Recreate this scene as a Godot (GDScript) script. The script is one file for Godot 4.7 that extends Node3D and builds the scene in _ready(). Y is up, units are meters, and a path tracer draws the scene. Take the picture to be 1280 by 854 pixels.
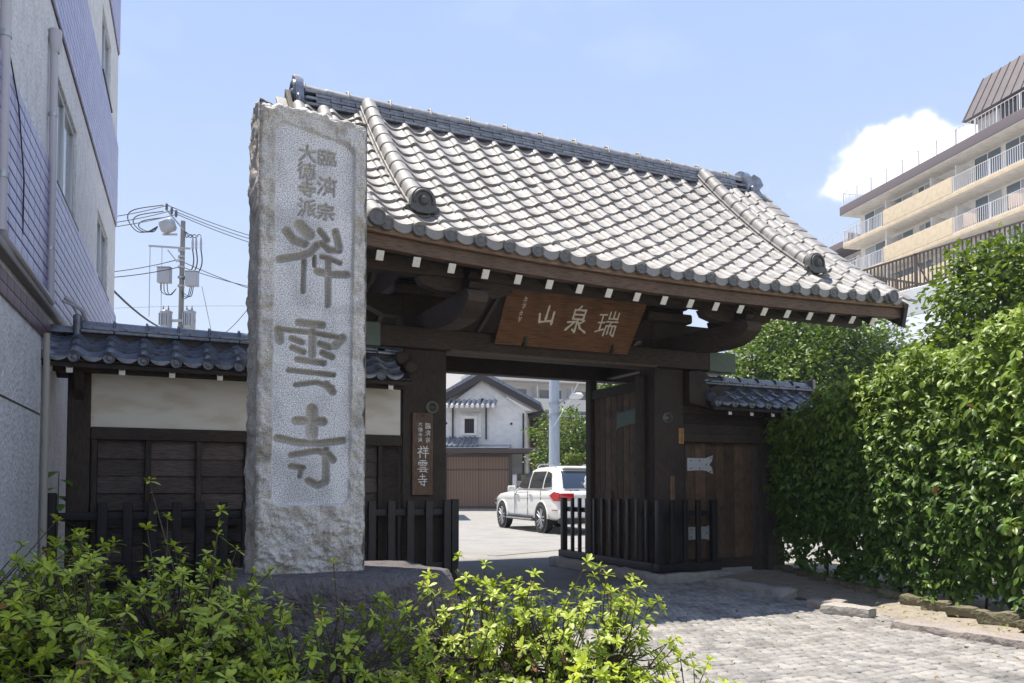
extends Node3D

# ---------------------------------------------------------------- helpers
var rng := RandomNumberGenerator.new()
var counts := {}
var mt := {}
var tx := {}
var shared := {}
const EYE := Vector3(-4.394, 1.2, 8.3165)
const YAW := 24.534
const SUN := Vector3(-0.19, 0.93, -0.24)

class Mb:
	var v := PackedVector3Array()
	var ix := PackedInt32Array()
	var col := PackedColorArray()
	func add(p: Vector3) -> int:
		v.append(p)
		return v.size() - 1
	func tri(a: int, b: int, c: int) -> void:
		ix.append(a); ix.append(b); ix.append(c)
	func q(a: int, b: int, c: int, d: int) -> void:
		tri(a, b, c); tri(a, c, d)
	func quad(a: Vector3, b: Vector3, c: Vector3, d: Vector3) -> void:
		var n := v.size()
		v.append(a); v.append(b); v.append(c); v.append(d)
		q(n, n + 1, n + 2, n + 3)
	func facing(idx: Array, c: Vector3) -> void:
		var a: Vector3 = v[idx[0]]
		var nn := (v[idx[2]] - a).cross(v[idx[1]] - a)
		var m := Vector3.ZERO
		for k in idx: m += v[k]
		if nn.dot(m / idx.size() - c) < 0.0: idx.reverse()
		for k in range(1, idx.size() - 1): tri(idx[0], idx[k], idx[k + 1])
	# box of size s round c, edges chamfered by e
	func box(c: Vector3, s: Vector3, e := 0.0, b := Basis()) -> Mb:
		var h := s / 2.0
		e = minf(e, minf(h.x, minf(h.y, h.z)) * 0.45)
		var o := v.size()
		for k in 8:
			var sg := Vector3(-1 if k & 1 == 0 else 1, -1 if k & 2 == 0 else 1, -1 if k & 4 == 0 else 1)
			for a in 3:
				var p := Vector3(h.x - e, h.y - e, h.z - e)
				p[a] = h[a]
				v.append(c + b * (p * sg))
		for a in 3:
			var b1 := 1 << ((a + 1) % 3)
			var b2 := 1 << ((a + 2) % 3)
			for s1 in 2:
				var k0 := s1 << a
				facing([o + k0 * 3 + a, o + (k0 | b1) * 3 + a, o + (k0 | b1 | b2) * 3 + a, o + (k0 | b2) * 3 + a], c)
		if e > 0.0:
			for a in 3:
				var a1 := (a + 1) % 3
				var a2 := (a + 2) % 3
				for s1 in 2:
					for s2 in 2:
						var k := (s1 << a1) | (s2 << a2)
						var k2 := k | (1 << a)
						facing([o + k * 3 + a1, o + k2 * 3 + a1, o + k2 * 3 + a2, o + k * 3 + a2], c)
			for k in 8:
				facing([o + k * 3, o + k * 3 + 1, o + k * 3 + 2], c)
		return self
	func span(lo: Vector3, hi: Vector3, e := 0.0) -> Mb:
		return box((lo + hi) / 2.0, (hi - lo).abs(), e)
	# bar of width w (across) and height h from a to b, up as given
	func bar(a: Vector3, b: Vector3, w: float, h: float, e := 0.0, up := Vector3.UP) -> Mb:
		var d := (b - a).normalized()
		if absf(d.dot(up)) > 0.98: up = Vector3.RIGHT
		var s := d.cross(up).normalized()
		return box((a + b) / 2.0, Vector3(w, h, a.distance_to(b)), e, Basis(s, s.cross(d).normalized() * 1.0, -d))
	# smooth sheet through rows of points
	func grid(rows: Array, closed := false) -> Mb:
		var o := v.size()
		var m: int = rows[0].size()
		for r in rows:
			for p in r: v.append(p)
		for r in rows.size() - 1:
			for k in (m if closed else m - 1):
				var k2 := (k + 1) % m
				q(o + r * m + k, o + r * m + k2, o + (r + 1) * m + k2, o + (r + 1) * m + k)
		return self
	func tube(pts: Array, rad: Array, sides := 6, caps := true) -> Mb:
		var rows := []
		var side := Vector3.ZERO
		for k in pts.size():
			var d: Vector3 = (pts[mini(k + 1, pts.size() - 1)] - pts[maxi(k - 1, 0)]).normalized()
			if side == Vector3.ZERO: side = d.cross(Vector3.UP if absf(d.y) < 0.9 else Vector3.RIGHT).normalized()
			side = (side - d * side.dot(d)).normalized()
			var up := d.cross(side)
			var row := PackedVector3Array()
			for j in sides:
				var t := TAU * j / sides
				row.append(pts[k] + (side * cos(t) + up * sin(t)) * float(rad[mini(k, rad.size() - 1)]))
			rows.append(row)
		grid(rows, true)
		if caps:
			for e in 2:
				var row: PackedVector3Array = rows[0] if e == 0 else rows[rows.size() - 1]
				var o := v.size()
				for p in row: v.append(p)
				for j in range(1, sides - 1):
					if e == 0: tri(o, o + j + 1, o + j)
					else: tri(o, o + j, o + j + 1)
		return self
	func cyl(a: Vector3, b: Vector3, r0: float, r1 := -1.0, sides := 12) -> Mb:
		return tube([a, b], [r0, r0 if r1 < 0.0 else r1], sides)
	# polygon (in the plane u, w at o) pushed along d
	func prism(poly: PackedVector2Array, o: Vector3, u: Vector3, w: Vector3, d: Vector3) -> Mb:
		var t := Geometry2D.triangulate_polygon(poly)
		var n := poly.size()
		var f := v.size()
		for e in 2:
			for p in poly: v.append(o + u * p.x + w * p.y + d * float(e))
		var flip := u.cross(w).dot(d) > 0.0
		var a := 0.0
		for k in n: a += poly[k].cross(poly[(k + 1) % n])
		for k in range(0, t.size(), 3):
			var x0 := poly[t[k]]
			var s := (poly[t[k + 1]] - x0).cross(poly[t[k + 2]] - x0) > 0.0
			if s == flip:
				tri(f + t[k], f + t[k + 1], f + t[k + 2]); tri(f + n + t[k], f + n + t[k + 2], f + n + t[k + 1])
			else:
				tri(f + t[k], f + t[k + 2], f + t[k + 1]); tri(f + n + t[k], f + n + t[k + 1], f + n + t[k + 2])
		for k in n:
			var p0 := o + u * poly[k].x + w * poly[k].y
			var p1 := o + u * poly[(k + 1) % n].x + w * poly[(k + 1) % n].y
			if (a > 0.0) == flip: quad(p0, p0 + d, p1 + d, p1)
			else: quad(p0, p1, p1 + d, p0 + d)
		return self
	# turned shape: pts (radius, along) round the axis a at o
	func lathe(pts: Array, o: Vector3, a: Vector3, sides := 16) -> Mb:
		var s := a.cross(Vector3.UP if absf(a.y) < 0.9 else Vector3.RIGHT).normalized()
		var u := a.cross(s)
		var rows := []
		for p in pts:
			var row := PackedVector3Array()
			for j in sides:
				var t := TAU * j / sides
				row.append(o + a * p.y + (s * cos(t) + u * sin(t)) * p.x)
			rows.append(row)
		return grid(rows, true)
	func mesh() -> ArrayMesh:
		var n := PackedVector3Array()
		n.resize(v.size())
		for k in range(0, ix.size(), 3):
			var a := ix[k]
			var b := ix[k + 1]
			var c := ix[k + 2]
			var f := (v[c] - v[a]).cross(v[b] - v[a])
			n[a] += f; n[b] += f; n[c] += f
		for k in n.size():
			n[k] = n[k].normalized() if n[k].length_squared() > 1e-24 else Vector3.UP
		var arr := []
		arr.resize(Mesh.ARRAY_MAX)
		arr[Mesh.ARRAY_VERTEX] = v
		arr[Mesh.ARRAY_NORMAL] = n
		arr[Mesh.ARRAY_INDEX] = ix
		if col.size() == v.size() and col.size() > 0: arr[Mesh.ARRAY_COLOR] = col
		var m := ArrayMesh.new()
		m.add_surface_from_arrays(Mesh.PRIMITIVE_TRIANGLES, arr)
		return m

func numbered(called: String) -> String:
	counts[called] = counts.get(called, -1) + 1
	return called if counts[called] == 0 else "%s_%03d" % [called, counts[called]]

func part(called: String, m, material: Material, parent: Node = null, at := Vector3.ZERO, turn := Basis()) -> MeshInstance3D:
	var o := MeshInstance3D.new()
	o.mesh = m.mesh() if m is Mb else m
	o.material_override = material
	o.transform = Transform3D(turn, at)
	if parent == null:
		o.name = numbered(called)
		add_child(o)
	else:
		o.name = called
		parent.add_child(o, true)
	return o

func thing(called: String, label: String, category: String, at := Vector3.ZERO, turn := 0.0, group := "") -> Node3D:
	var o := Node3D.new()
	o.name = numbered(called)
	add_child(o)
	o.position = at
	o.rotation_degrees.y = turn
	return tag(o, label, category, group)

func tag(o, label: String, category: String, group := ""):
	o.set_meta("label", label)
	o.set_meta("category", category)
	if group: o.set_meta("group", group)
	return o

func kind(o, k: String):
	o.set_meta("kind", k)
	return o

func copy(o: Node3D, base: String, label: String, at: Vector3, turn := 0.0) -> Node3D:
	var r: Node3D = o.duplicate()
	r.name = numbered(base)
	add_child(r)
	r.position = at
	r.rotation_degrees.y = turn
	r.set_meta("label", label)
	return r

func scatter(called: String, mesh: Mesh, material: Material, where: Array, tints: Array, parent: Node) -> MultiMeshInstance3D:
	var mm := MultiMesh.new()
	mm.transform_format = MultiMesh.TRANSFORM_3D
	mm.use_colors = tints.size() > 0
	mm.mesh = mesh
	mm.instance_count = where.size()
	for k in where.size():
		mm.set_instance_transform(k, where[k])
		if tints.size() > 0: mm.set_instance_color(k, tints[k])
	var o := MultiMeshInstance3D.new()
	o.multimesh = mm
	o.material_override = material
	o.name = called
	parent.add_child(o, true)
	return kind(o, "stuff")

func lin(r: float, g: float, b: float) -> Color:
	return Color(r, g, b).linear_to_srgb()

# seamless noise, coloured by a ramp of [offset, grey or colour] pairs
func ntex(key: String, size: int, freq: float, oct: int, ramp: Array, type := FastNoiseLite.TYPE_SIMPLEX_SMOOTH, sd := 1, warp := 0.0) -> Texture2D:
	if tx.has(key): return tx[key]
	var n := FastNoiseLite.new()
	n.noise_type = type
	n.seed = sd
	n.frequency = freq
	n.fractal_octaves = oct
	n.fractal_type = FastNoiseLite.FRACTAL_FBM if oct > 1 else FastNoiseLite.FRACTAL_NONE
	if type == FastNoiseLite.TYPE_CELLULAR:
		n.cellular_return_type = FastNoiseLite.RETURN_CELL_VALUE
	if warp > 0.0:
		n.domain_warp_enabled = true
		n.domain_warp_amplitude = warp
		n.domain_warp_frequency = freq
	var g := Gradient.new()
	var off := PackedFloat32Array()
	var cs := PackedColorArray()
	for r in ramp:
		off.append(r[0])
		cs.append(r[1] if r[1] is Color else (Color(r[1], r[1], r[1]) if key in ["rough", "grit", "grainh", "comb"] else lin(r[1], r[1], r[1])))
	g.offsets = off
	g.colors = cs
	var t := NoiseTexture2D.new()
	t.width = size
	t.height = size
	t.seamless = true
	t.noise = n
	t.color_ramp = g
	tx[key] = t
	return t

func mat(key: String, c: Color, rough := 0.8, o := {}) -> StandardMaterial3D:
	if mt.has(key): return mt[key]
	var m := StandardMaterial3D.new()
	m.resource_name = key
	m.albedo_color = c
	m.roughness = rough
	m.metallic = o.get("metal", 0.0)
	m.metallic_specular = o.get("spec", 0.5)
	if o.has("tex"):
		m.albedo_texture = o.tex
	if o.has("bump"):
		m.heightmap_enabled = true
		m.heightmap_texture = o.bump
		m.heightmap_scale = o.get("cm", 0.3)
	if o.has("tex") or o.has("bump"):
		m.uv1_triplanar = true
		m.uv1_world_triplanar = o.get("world", false)
		m.uv1_scale = o.get("scale", Vector3.ONE)
		m.uv1_offset = o.get("offset", Vector3.ZERO)
	if o.has("tex2"):
		m.detail_enabled = true
		m.detail_albedo = o.tex2
		m.detail_blend_mode = BaseMaterial3D.BLEND_MODE_MUL
		m.detail_uv_layer = BaseMaterial3D.DETAIL_UV_2
		m.uv2_triplanar = true
		m.uv2_world_triplanar = o.get("world2", true)
		m.uv2_scale = o.get("scale2", Vector3.ONE)
	if o.has("back"):
		m.backlight_enabled = true
		m.backlight = o.back
	if o.get("vcol", false): m.vertex_color_use_as_albedo = true
	if o.has("alpha"):
		m.transparency = BaseMaterial3D.TRANSPARENCY_ALPHA
		m.albedo_color.a = o.alpha
	if o.has("coat"):
		m.clearcoat_enabled = true
		m.clearcoat = o.coat
		m.clearcoat_roughness = 0.08
	mt[key] = m
	return m

# smooth curve through points
func curve(pts: Array, n := 5) -> Array:
	var out := []
	for k in pts.size() - 1:
		var a: Vector3 = pts[maxi(k - 1, 0)]
		var b: Vector3 = pts[k]
		var c: Vector3 = pts[k + 1]
		var d: Vector3 = pts[mini(k + 2, pts.size() - 1)]
		for j in n: out.append(b.cubic_interpolate(c, a, d, float(j) / n))
	out.append(pts[pts.size() - 1])
	return out

func rnd(a: float, b: float) -> float:
	return rng.randf_range(a, b)

func around_y(deg: float) -> Basis:
	return Basis(Vector3.UP, deg_to_rad(deg))

# ---------------------------------------------------------------- the scene
func _ready() -> void:
	rng.seed = 77
	# camera
	var cam := Camera3D.new()
	cam.name = "camera"
	cam.projection = Camera3D.PROJECTION_FRUSTUM
	cam.near = 0.1
	cam.far = 1500.0
	cam.size = 0.1 * 854.0 / 979.7
	cam.frustum_offset = Vector2(0, 0.1 * 148.8 / 979.7)
	cam.position = EYE
	cam.rotation_degrees = Vector3(2.0, -YAW, 0)
	add_child(cam)
	cam.current = true
	# sky and exposure
	var we := WorldEnvironment.new()
	we.name = "world"
	var env := Environment.new()
	env.background_mode = Environment.BG_SKY
	env.sky = Sky.new()
	var pano := PanoramaSkyMaterial.new()
	pano.panorama = sky_picture()
	pano.energy_multiplier = 0.61
	env.sky.sky_material = pano
	env.background_energy_multiplier = 1.0
	env.tonemap_mode = Environment.TONE_MAPPER_LINEAR
	env.tonemap_exposure = 1.82
	env.fog_enabled = true
	env.fog_density = 0.0008
	env.fog_light_color = Color(0.86, 0.92, 1.0)
	env.sdfgi_enabled = true
	env.ssao_enabled = true
	env.ssil_enabled = true
	we.environment = env
	add_child(we)
	# sun
	var sun := DirectionalLight3D.new()
	sun.name = "sun"
	sun.light_energy = 1.4
	sun.light_color = Color(1.0, 0.965, 0.91)
	sun.light_angular_distance = 0.5
	sun.shadow_enabled = true
	sun.basis = Basis.looking_at(-SUN.normalized(), Vector3.UP)
	add_child(sun)
	materials()
	# large structure
	setting()
	left_building()
	gate()
	left_wing()
	right_wing()
	storehouse()
	background_buildings()
	apartment_block()
	terrace_building()
	# objects
	stone_pillar()
	fences()
	signs()
	stones()
	car()
	poles()
	trees()
	hedge()
	azaleas()

func sky_picture() -> Texture2D:
	var w := 2048
	var h := 1024
	var data := PackedFloat32Array()
	data.resize(w * h * 4)
	var n1 := FastNoiseLite.new()
	n1.seed = 5
	n1.frequency = 3.4
	n1.fractal_octaves = 6
	n1.fractal_gain = 0.60
	var n2 := FastNoiseLite.new()
	n2.seed = 9
	n2.frequency = 2.0
	n2.fractal_octaves = 4
	var stops := [[-90.0, Vector3(0.30, 0.30, 0.28)], [-1.0, Vector3(0.42, 0.43, 0.44)], [0.0, Vector3(0.80, 0.86, 0.97)], [8.0, Vector3(0.68, 0.78, 0.96)], [16.0, Vector3(0.57, 0.70, 0.95)], [26.0, Vector3(0.475, 0.62, 0.93)], [38.0, Vector3(0.41, 0.56, 0.90)], [60.0, Vector3(0.34, 0.47, 0.84)], [90.0, Vector3(0.30, 0.43, 0.80)]]
	# cumulus, those out of view added for fill light: bearing from -Z towards +X, height above the horizon, half width, half height, all in degrees
	var seen_and_fill_clouds := [[53.6, 20.0, 12.6, 4.0], [64.0, 18.5, 14.0, 6.0], [74.0, 15.0, 16.0, 5.0], [104.0, 18.0, 24.0, 9.0], [134.0, 30.0, 20.0, 8.0], [158.0, 20.0, 24.0, 9.0], [-172.0, 34.0, 20.0, 8.0], [-152.0, 18.0, 24.0, 9.0], [-118.0, 26.0, 22.0, 9.0], [-84.0, 16.0, 20.0, 7.0], [-52.0, 13.0, 14.0, 3.5]]
	for y in h:
		var el := 90.0 - (y + 0.5) / h * 180.0
		var base := Vector3.ZERO
		for k in range(1, stops.size()):
			if el <= stops[k][0] or k == stops.size() - 1:
				base = stops[k - 1][1].lerp(stops[k][1], clampf((el - stops[k - 1][0]) / (stops[k][0] - stops[k - 1][0]), 0, 1))
				break
		for x in w:
			var c := base
			if el > 0.5 and el < 48.0:
				var az := wrapf((x + 0.5) / w * 360.0, -180.0, 180.0)
				var dir := Vector3(cos(deg_to_rad(el)) * sin(deg_to_rad(az)), sin(deg_to_rad(el)), -cos(deg_to_rad(el)) * cos(deg_to_rad(az)))
				var best := 0.0
				var low := 0.0
				for cl in seen_and_fill_clouds:
					var dx: float = wrapf(az - cl[0], -180, 180) / cl[2]
					var dy: float = (el - cl[1]) / cl[3]
					if absf(dx) > 1.7 or absf(dy) > 1.9: continue
					var f: float = 1.0 - sqrt(dx * dx + dy * dy * (1.0 if dy > 0.0 else 1.5))
					if f > best:
						best = f
						low = clampf(-dy * 0.5 + 0.2, 0, 1)
					best = maxf(best, f)
				var dn := n1.get_noise_3dv(dir * 3.2)
				if best > 0.0 or dn > 0.3:
					var dens := smoothstep(0.32, 0.48, best + 0.46 * dn)
					var shade := 0.5 + 0.5 * n2.get_noise_3dv(dir * 7.0)
					var white := Vector3(1.60, 1.59, 1.57).lerp(Vector3(0.80, 0.85, 0.95), clampf(low * 0.7 + 0.55 * (0.5 - 0.5 * dn - 0.5 * n2.get_noise_3dv(dir * 7.0)) * smoothstep(0.9, 0.3, best), 0, 1))
					c = c.lerp(white, dens if best > 0.0 else 0.0)
				var wisp := smoothstep(0.1, 0.6, n2.get_noise_3d(dir.x * 2.0, dir.y * 5.0, dir.z * 2.0)) * 0.09
				c = c.lerp(Vector3(0.95, 0.97, 1.0), wisp)
			var o := (y * w + x) * 4
			data[o] = c.x
			data[o + 1] = c.y
			data[o + 2] = c.z
			data[o + 3] = 1.0
	return ImageTexture.create_from_image(Image.create_from_data(w, h, false, Image.FORMAT_RGBAF, data.to_byte_array()))

func materials() -> void:
	var speck := ntex("speck", 512, 0.22, 3, [[0.0, 0.25], [0.36, 0.55], [0.47, 0.86], [0.56, 1.0], [1.0, 1.0]], FastNoiseLite.TYPE_SIMPLEX, 3)
	var mottle := ntex("mottle", 512, 0.012, 5, [[0.25, 0.86], [0.5, 0.95], [0.75, 1.0]], FastNoiseLite.TYPE_SIMPLEX_SMOOTH, 4)
	var blotch := ntex("blotch", 512, 0.02, 5, [[0.2, 0.62], [0.42, 0.88], [0.58, 1.0]], FastNoiseLite.TYPE_SIMPLEX_SMOOTH, 14, 12.0)
	var rough := ntex("rough", 512, 0.02, 6, [[0.1, 0.0], [0.9, 1.0]], FastNoiseLite.TYPE_SIMPLEX_SMOOTH, 6)
	var grit := ntex("grit", 512, 0.2, 3, [[0.2, 0.0], [0.8, 1.0]], FastNoiseLite.TYPE_SIMPLEX, 7)
	var grain := ntex("grain", 512, 0.03, 5, [[0.2, 0.5], [0.42, 0.8], [0.55, 0.97], [0.8, 1.0]], FastNoiseLite.TYPE_SIMPLEX_SMOOTH, 8)
	var grainh := ntex("grainh", 512, 0.03, 5, [[0.2, 0.0], [0.8, 1.0]], FastNoiseLite.TYPE_SIMPLEX_SMOOTH, 8)
	var wear := ntex("wear", 512, 0.008, 5, [[0.25, 0.74], [0.5, 0.92], [0.75, 1.0]], FastNoiseLite.TYPE_SIMPLEX_SMOOTH, 18)
	# granite
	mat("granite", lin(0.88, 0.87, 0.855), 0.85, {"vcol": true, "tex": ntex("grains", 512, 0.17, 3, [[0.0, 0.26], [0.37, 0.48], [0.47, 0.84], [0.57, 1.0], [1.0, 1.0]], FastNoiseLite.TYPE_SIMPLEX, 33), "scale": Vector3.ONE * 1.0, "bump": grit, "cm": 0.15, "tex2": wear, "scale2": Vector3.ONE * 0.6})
	mat("granite_rough", lin(0.42, 0.40, 0.37), 0.9, {"tex": speck, "scale": Vector3.ONE * 1.2, "bump": rough, "cm": 1.2, "tex2": blotch, "scale2": Vector3.ONE * 1.1})
	mat("boulder", lin(0.165, 0.15, 0.152), 0.85, {"tex": speck, "scale": Vector3.ONE * 1.7, "bump": rough, "cm": 2.0, "tex2": blotch, "scale2": Vector3.ONE * 0.5})
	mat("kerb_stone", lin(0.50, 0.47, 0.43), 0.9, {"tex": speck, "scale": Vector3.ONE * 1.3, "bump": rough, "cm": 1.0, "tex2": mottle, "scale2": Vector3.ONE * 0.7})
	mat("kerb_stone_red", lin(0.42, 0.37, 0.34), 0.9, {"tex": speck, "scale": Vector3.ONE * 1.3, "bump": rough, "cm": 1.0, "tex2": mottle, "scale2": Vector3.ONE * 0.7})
	mat("mossy_stone", lin(0.24, 0.22, 0.14), 0.95, {"tex": speck, "scale": Vector3.ONE * 1.3, "bump": rough, "cm": 2.0, "tex2": blotch, "scale2": Vector3.ONE * 0.9})
	# ground
	for k in 5:
		var sett_tone: Color = Color.WHITE if k == 4 else [lin(0.43, 0.415, 0.39), lin(0.39, 0.375, 0.355), lin(0.47, 0.45, 0.42), lin(0.36, 0.35, 0.34)][k]
		mat("sett_%d" % k if k < 4 else "sett_any", sett_tone if k < 4 else Color.WHITE, 0.9, {"vcol": k == 4, "tex": speck, "scale": Vector3.ONE * 1.6, "world": true, "bump": rough, "cm": 0.6, "tex2": ntex("pave_stain", 512, 0.012, 6, [[0.25, 0.55], [0.45, 0.85], [0.6, 1.0]], FastNoiseLite.TYPE_SIMPLEX_SMOOTH, 61), "scale2": Vector3.ONE * 0.4})
	mat("joint", lin(0.11, 0.10, 0.085), 0.95, {"tex": mottle, "scale": Vector3.ONE * 2.0, "world": true, "bump": grit, "cm": 0.5})
	mat("asphalt", lin(0.40, 0.39, 0.37), 0.93, {"tex": speck, "scale": Vector3.ONE * 1.0, "world": true, "bump": grit, "cm": 0.3, "tex2": mottle, "scale2": Vector3.ONE * 0.15})
	mat("apron", lin(0.27, 0.265, 0.26), 0.93, {"tex": speck, "scale": Vector3.ONE * 1.0, "world": true, "bump": grit, "cm": 0.3, "tex2": mottle, "scale2": Vector3.ONE * 0.3})
	mat("earth", lin(0.43, 0.38, 0.31), 0.97, {"tex": mottle, "scale": Vector3.ONE * 0.8, "world": true, "bump": rough, "cm": 3.0, "tex2": speck, "scale2": Vector3.ONE * 1.5})
	# wood: x, y, z tell which way the grain runs in the mesh's own axes
	for ax in 3:
		var sc := Vector3.ONE * 4.5
		sc[ax] = 0.45
		var nm: String = ["x", "y", "z"][ax]
		for k in 3:
			var off := Vector3(0.37, 0.61, 0.23) * float(k)
			var g: float = [1.0, 0.75, 1.3][k]
			mat("dark_wood_%s%d" % [nm, k], lin(0.064 * g, 0.045 * g, 0.033 * g), 0.72, {"tex": grain, "scale": sc, "offset": off, "bump": grainh, "cm": 0.3, "tex2": wear, "scale2": Vector3.ONE * 0.5})
			mat("brown_wood_%s%d" % [nm, k], lin(0.19 * g, 0.118 * g, 0.076 * g), 0.68, {"tex": grain, "scale": sc, "offset": off, "bump": grainh, "cm": 0.3, "tex2": wear, "scale2": Vector3.ONE * 0.5})
			mat("board_%s%d" % [nm, k], lin(0.125 * g, 0.098 * g, 0.085 * g), 0.75, {"tex": grain, "scale": sc, "offset": off, "bump": grainh, "cm": 0.5, "tex2": wear, "scale2": Vector3.ONE * 0.7})
			mat("door_%s%d" % [nm, k], lin(0.135 * g, 0.082 * g, 0.048 * g), 0.7, {"tex": grain, "scale": sc, "offset": off, "bump": grainh, "cm": 0.4, "tex2": blotch, "scale2": Vector3.ONE * 0.45})
		mat("black_wood_%s" % nm, lin(0.012, 0.012, 0.014), 0.5, {"tex": grain, "scale": sc, "bump": grainh, "cm": 0.12})
		mat("plaque_%s" % nm, lin(0.25, 0.115, 0.052), 0.6, {"tex": grain, "scale": Vector3(0.22, 3.6, 3.6) if ax == 0 else Vector3(3.6, 0.22, 3.6), "bump": grainh, "cm": 0.08, "tex2": wear, "scale2": Vector3.ONE * 0.8})
	mat("pale_tag", lin(0.52, 0.27, 0.10), 0.7, {"tex": grain, "scale": Vector3(6, 0.6, 6)})
	mat("old_tag", lin(0.24, 0.14, 0.07), 0.75, {"tex": grain, "scale": Vector3(6, 0.6, 6)})
	mat("white_end", lin(0.80, 0.77, 0.68), 0.7, {"tex": mottle, "scale": Vector3.ONE * 6.0, "world": true})
	mat("lettering", lin(0.86, 0.80, 0.66), 0.6)
	mat("white_lettering", lin(0.82, 0.80, 0.75), 0.6)
	mat("ink", lin(0.03, 0.025, 0.02), 0.7)
	mat("verdigris", lin(0.15, 0.20, 0.155), 0.55, {"tex": mottle, "scale": Vector3.ONE * 2.5})
	mat("dark_verdigris", lin(0.10, 0.16, 0.13), 0.6, {"tex": blotch, "scale": Vector3.ONE * 4.0, "metal": 0.2})
	mat("bare_metal", lin(0.66, 0.68, 0.72), 0.42, {"tex": mottle, "scale": Vector3.ONE * 5.0, "metal": 0.3})
	mat("bronze", lin(0.12, 0.12, 0.095), 0.45, {"tex": blotch, "scale": Vector3.ONE * 8.0, "metal": 0.5})
	# plaster and tiles
	mat("plaster", lin(0.80, 0.76, 0.66), 0.9, {"tex": ntex("stain", 512, 0.006, 5, [[0.2, Color(0.93, 0.915, 0.885)], [0.45, Color(0.985, 0.98, 0.975)], [0.7, Color(1, 1, 1)]], FastNoiseLite.TYPE_SIMPLEX_SMOOTH, 21), "scale": Vector3(0.5, 1.6, 1.0), "world": true, "bump": rough, "cm": 0.15})
	for k in 5:
		var g: float = [0.36, 0.31, 0.39, 0.335, 1.0][k]
		mat("tile_%d" % k if k < 4 else "tile_any", lin(g, g * 0.99, g * 0.975) if k < 4 else Color.WHITE, 0.62, {"vcol": k == 4, "tex": ntex("tilemark", 256, 0.02, 5, [[0.22, Color(0.80, 0.77, 0.73)], [0.45, Color(0.96, 0.955, 0.95)], [0.8, Color(1, 1, 1)]], FastNoiseLite.TYPE_SIMPLEX_SMOOTH, 31), "scale": Vector3.ONE * 1.1, "offset": Vector3(0.3, 0.1, 0.6) * k, "tex2": wear, "scale2": Vector3.ONE * 1.3, "spec": 0.6})
		if k == 4: break
		var d: float = [0.21, 0.17, 0.25, 0.19][k]
		mat("sky_tinted_tile_%d" % k, lin(d * 0.82, d * 0.97, d * 1.25), 0.24, {"tex": tx["tilemark"], "scale": Vector3.ONE * 1.5, "tex2": wear, "scale2": Vector3.ONE * 1.3, "spec": 0.75})  # shade and blue sky reflection put into the tile colour
	mat("disc_face", lin(0.13, 0.13, 0.13), 0.55, {"tex": mottle, "scale": Vector3.ONE * 3.0})
	mat("oni_dark", lin(0.075, 0.075, 0.07), 0.5, {"tex": mottle, "scale": Vector3.ONE * 3.0})
	mat("tile_face", lin(0.25, 0.24, 0.225), 0.6, {"tex": mottle, "scale": Vector3.ONE * 3.0})
	mat("lamp_white", lin(0.75, 0.76, 0.76), 0.35)
	mat("clay", lin(0.10, 0.09, 0.08), 0.95, {"tex": mottle, "scale": Vector3.ONE * 3.0})

# ---------------------------------------------------------------- ground, road, paving
func sheet(called: String, pts: PackedVector2Array, y: float, m: Material) -> MeshInstance3D:
	var b := Mb.new()
	var t := Geometry2D.triangulate_polygon(pts)
	for p in pts: b.add(Vector3(p.x, y, p.y))
	for k in range(0, t.size(), 3): b.tri(t[k], t[k + 1], t[k + 2])
	return kind(part(called, b, m), "structure")

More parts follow.
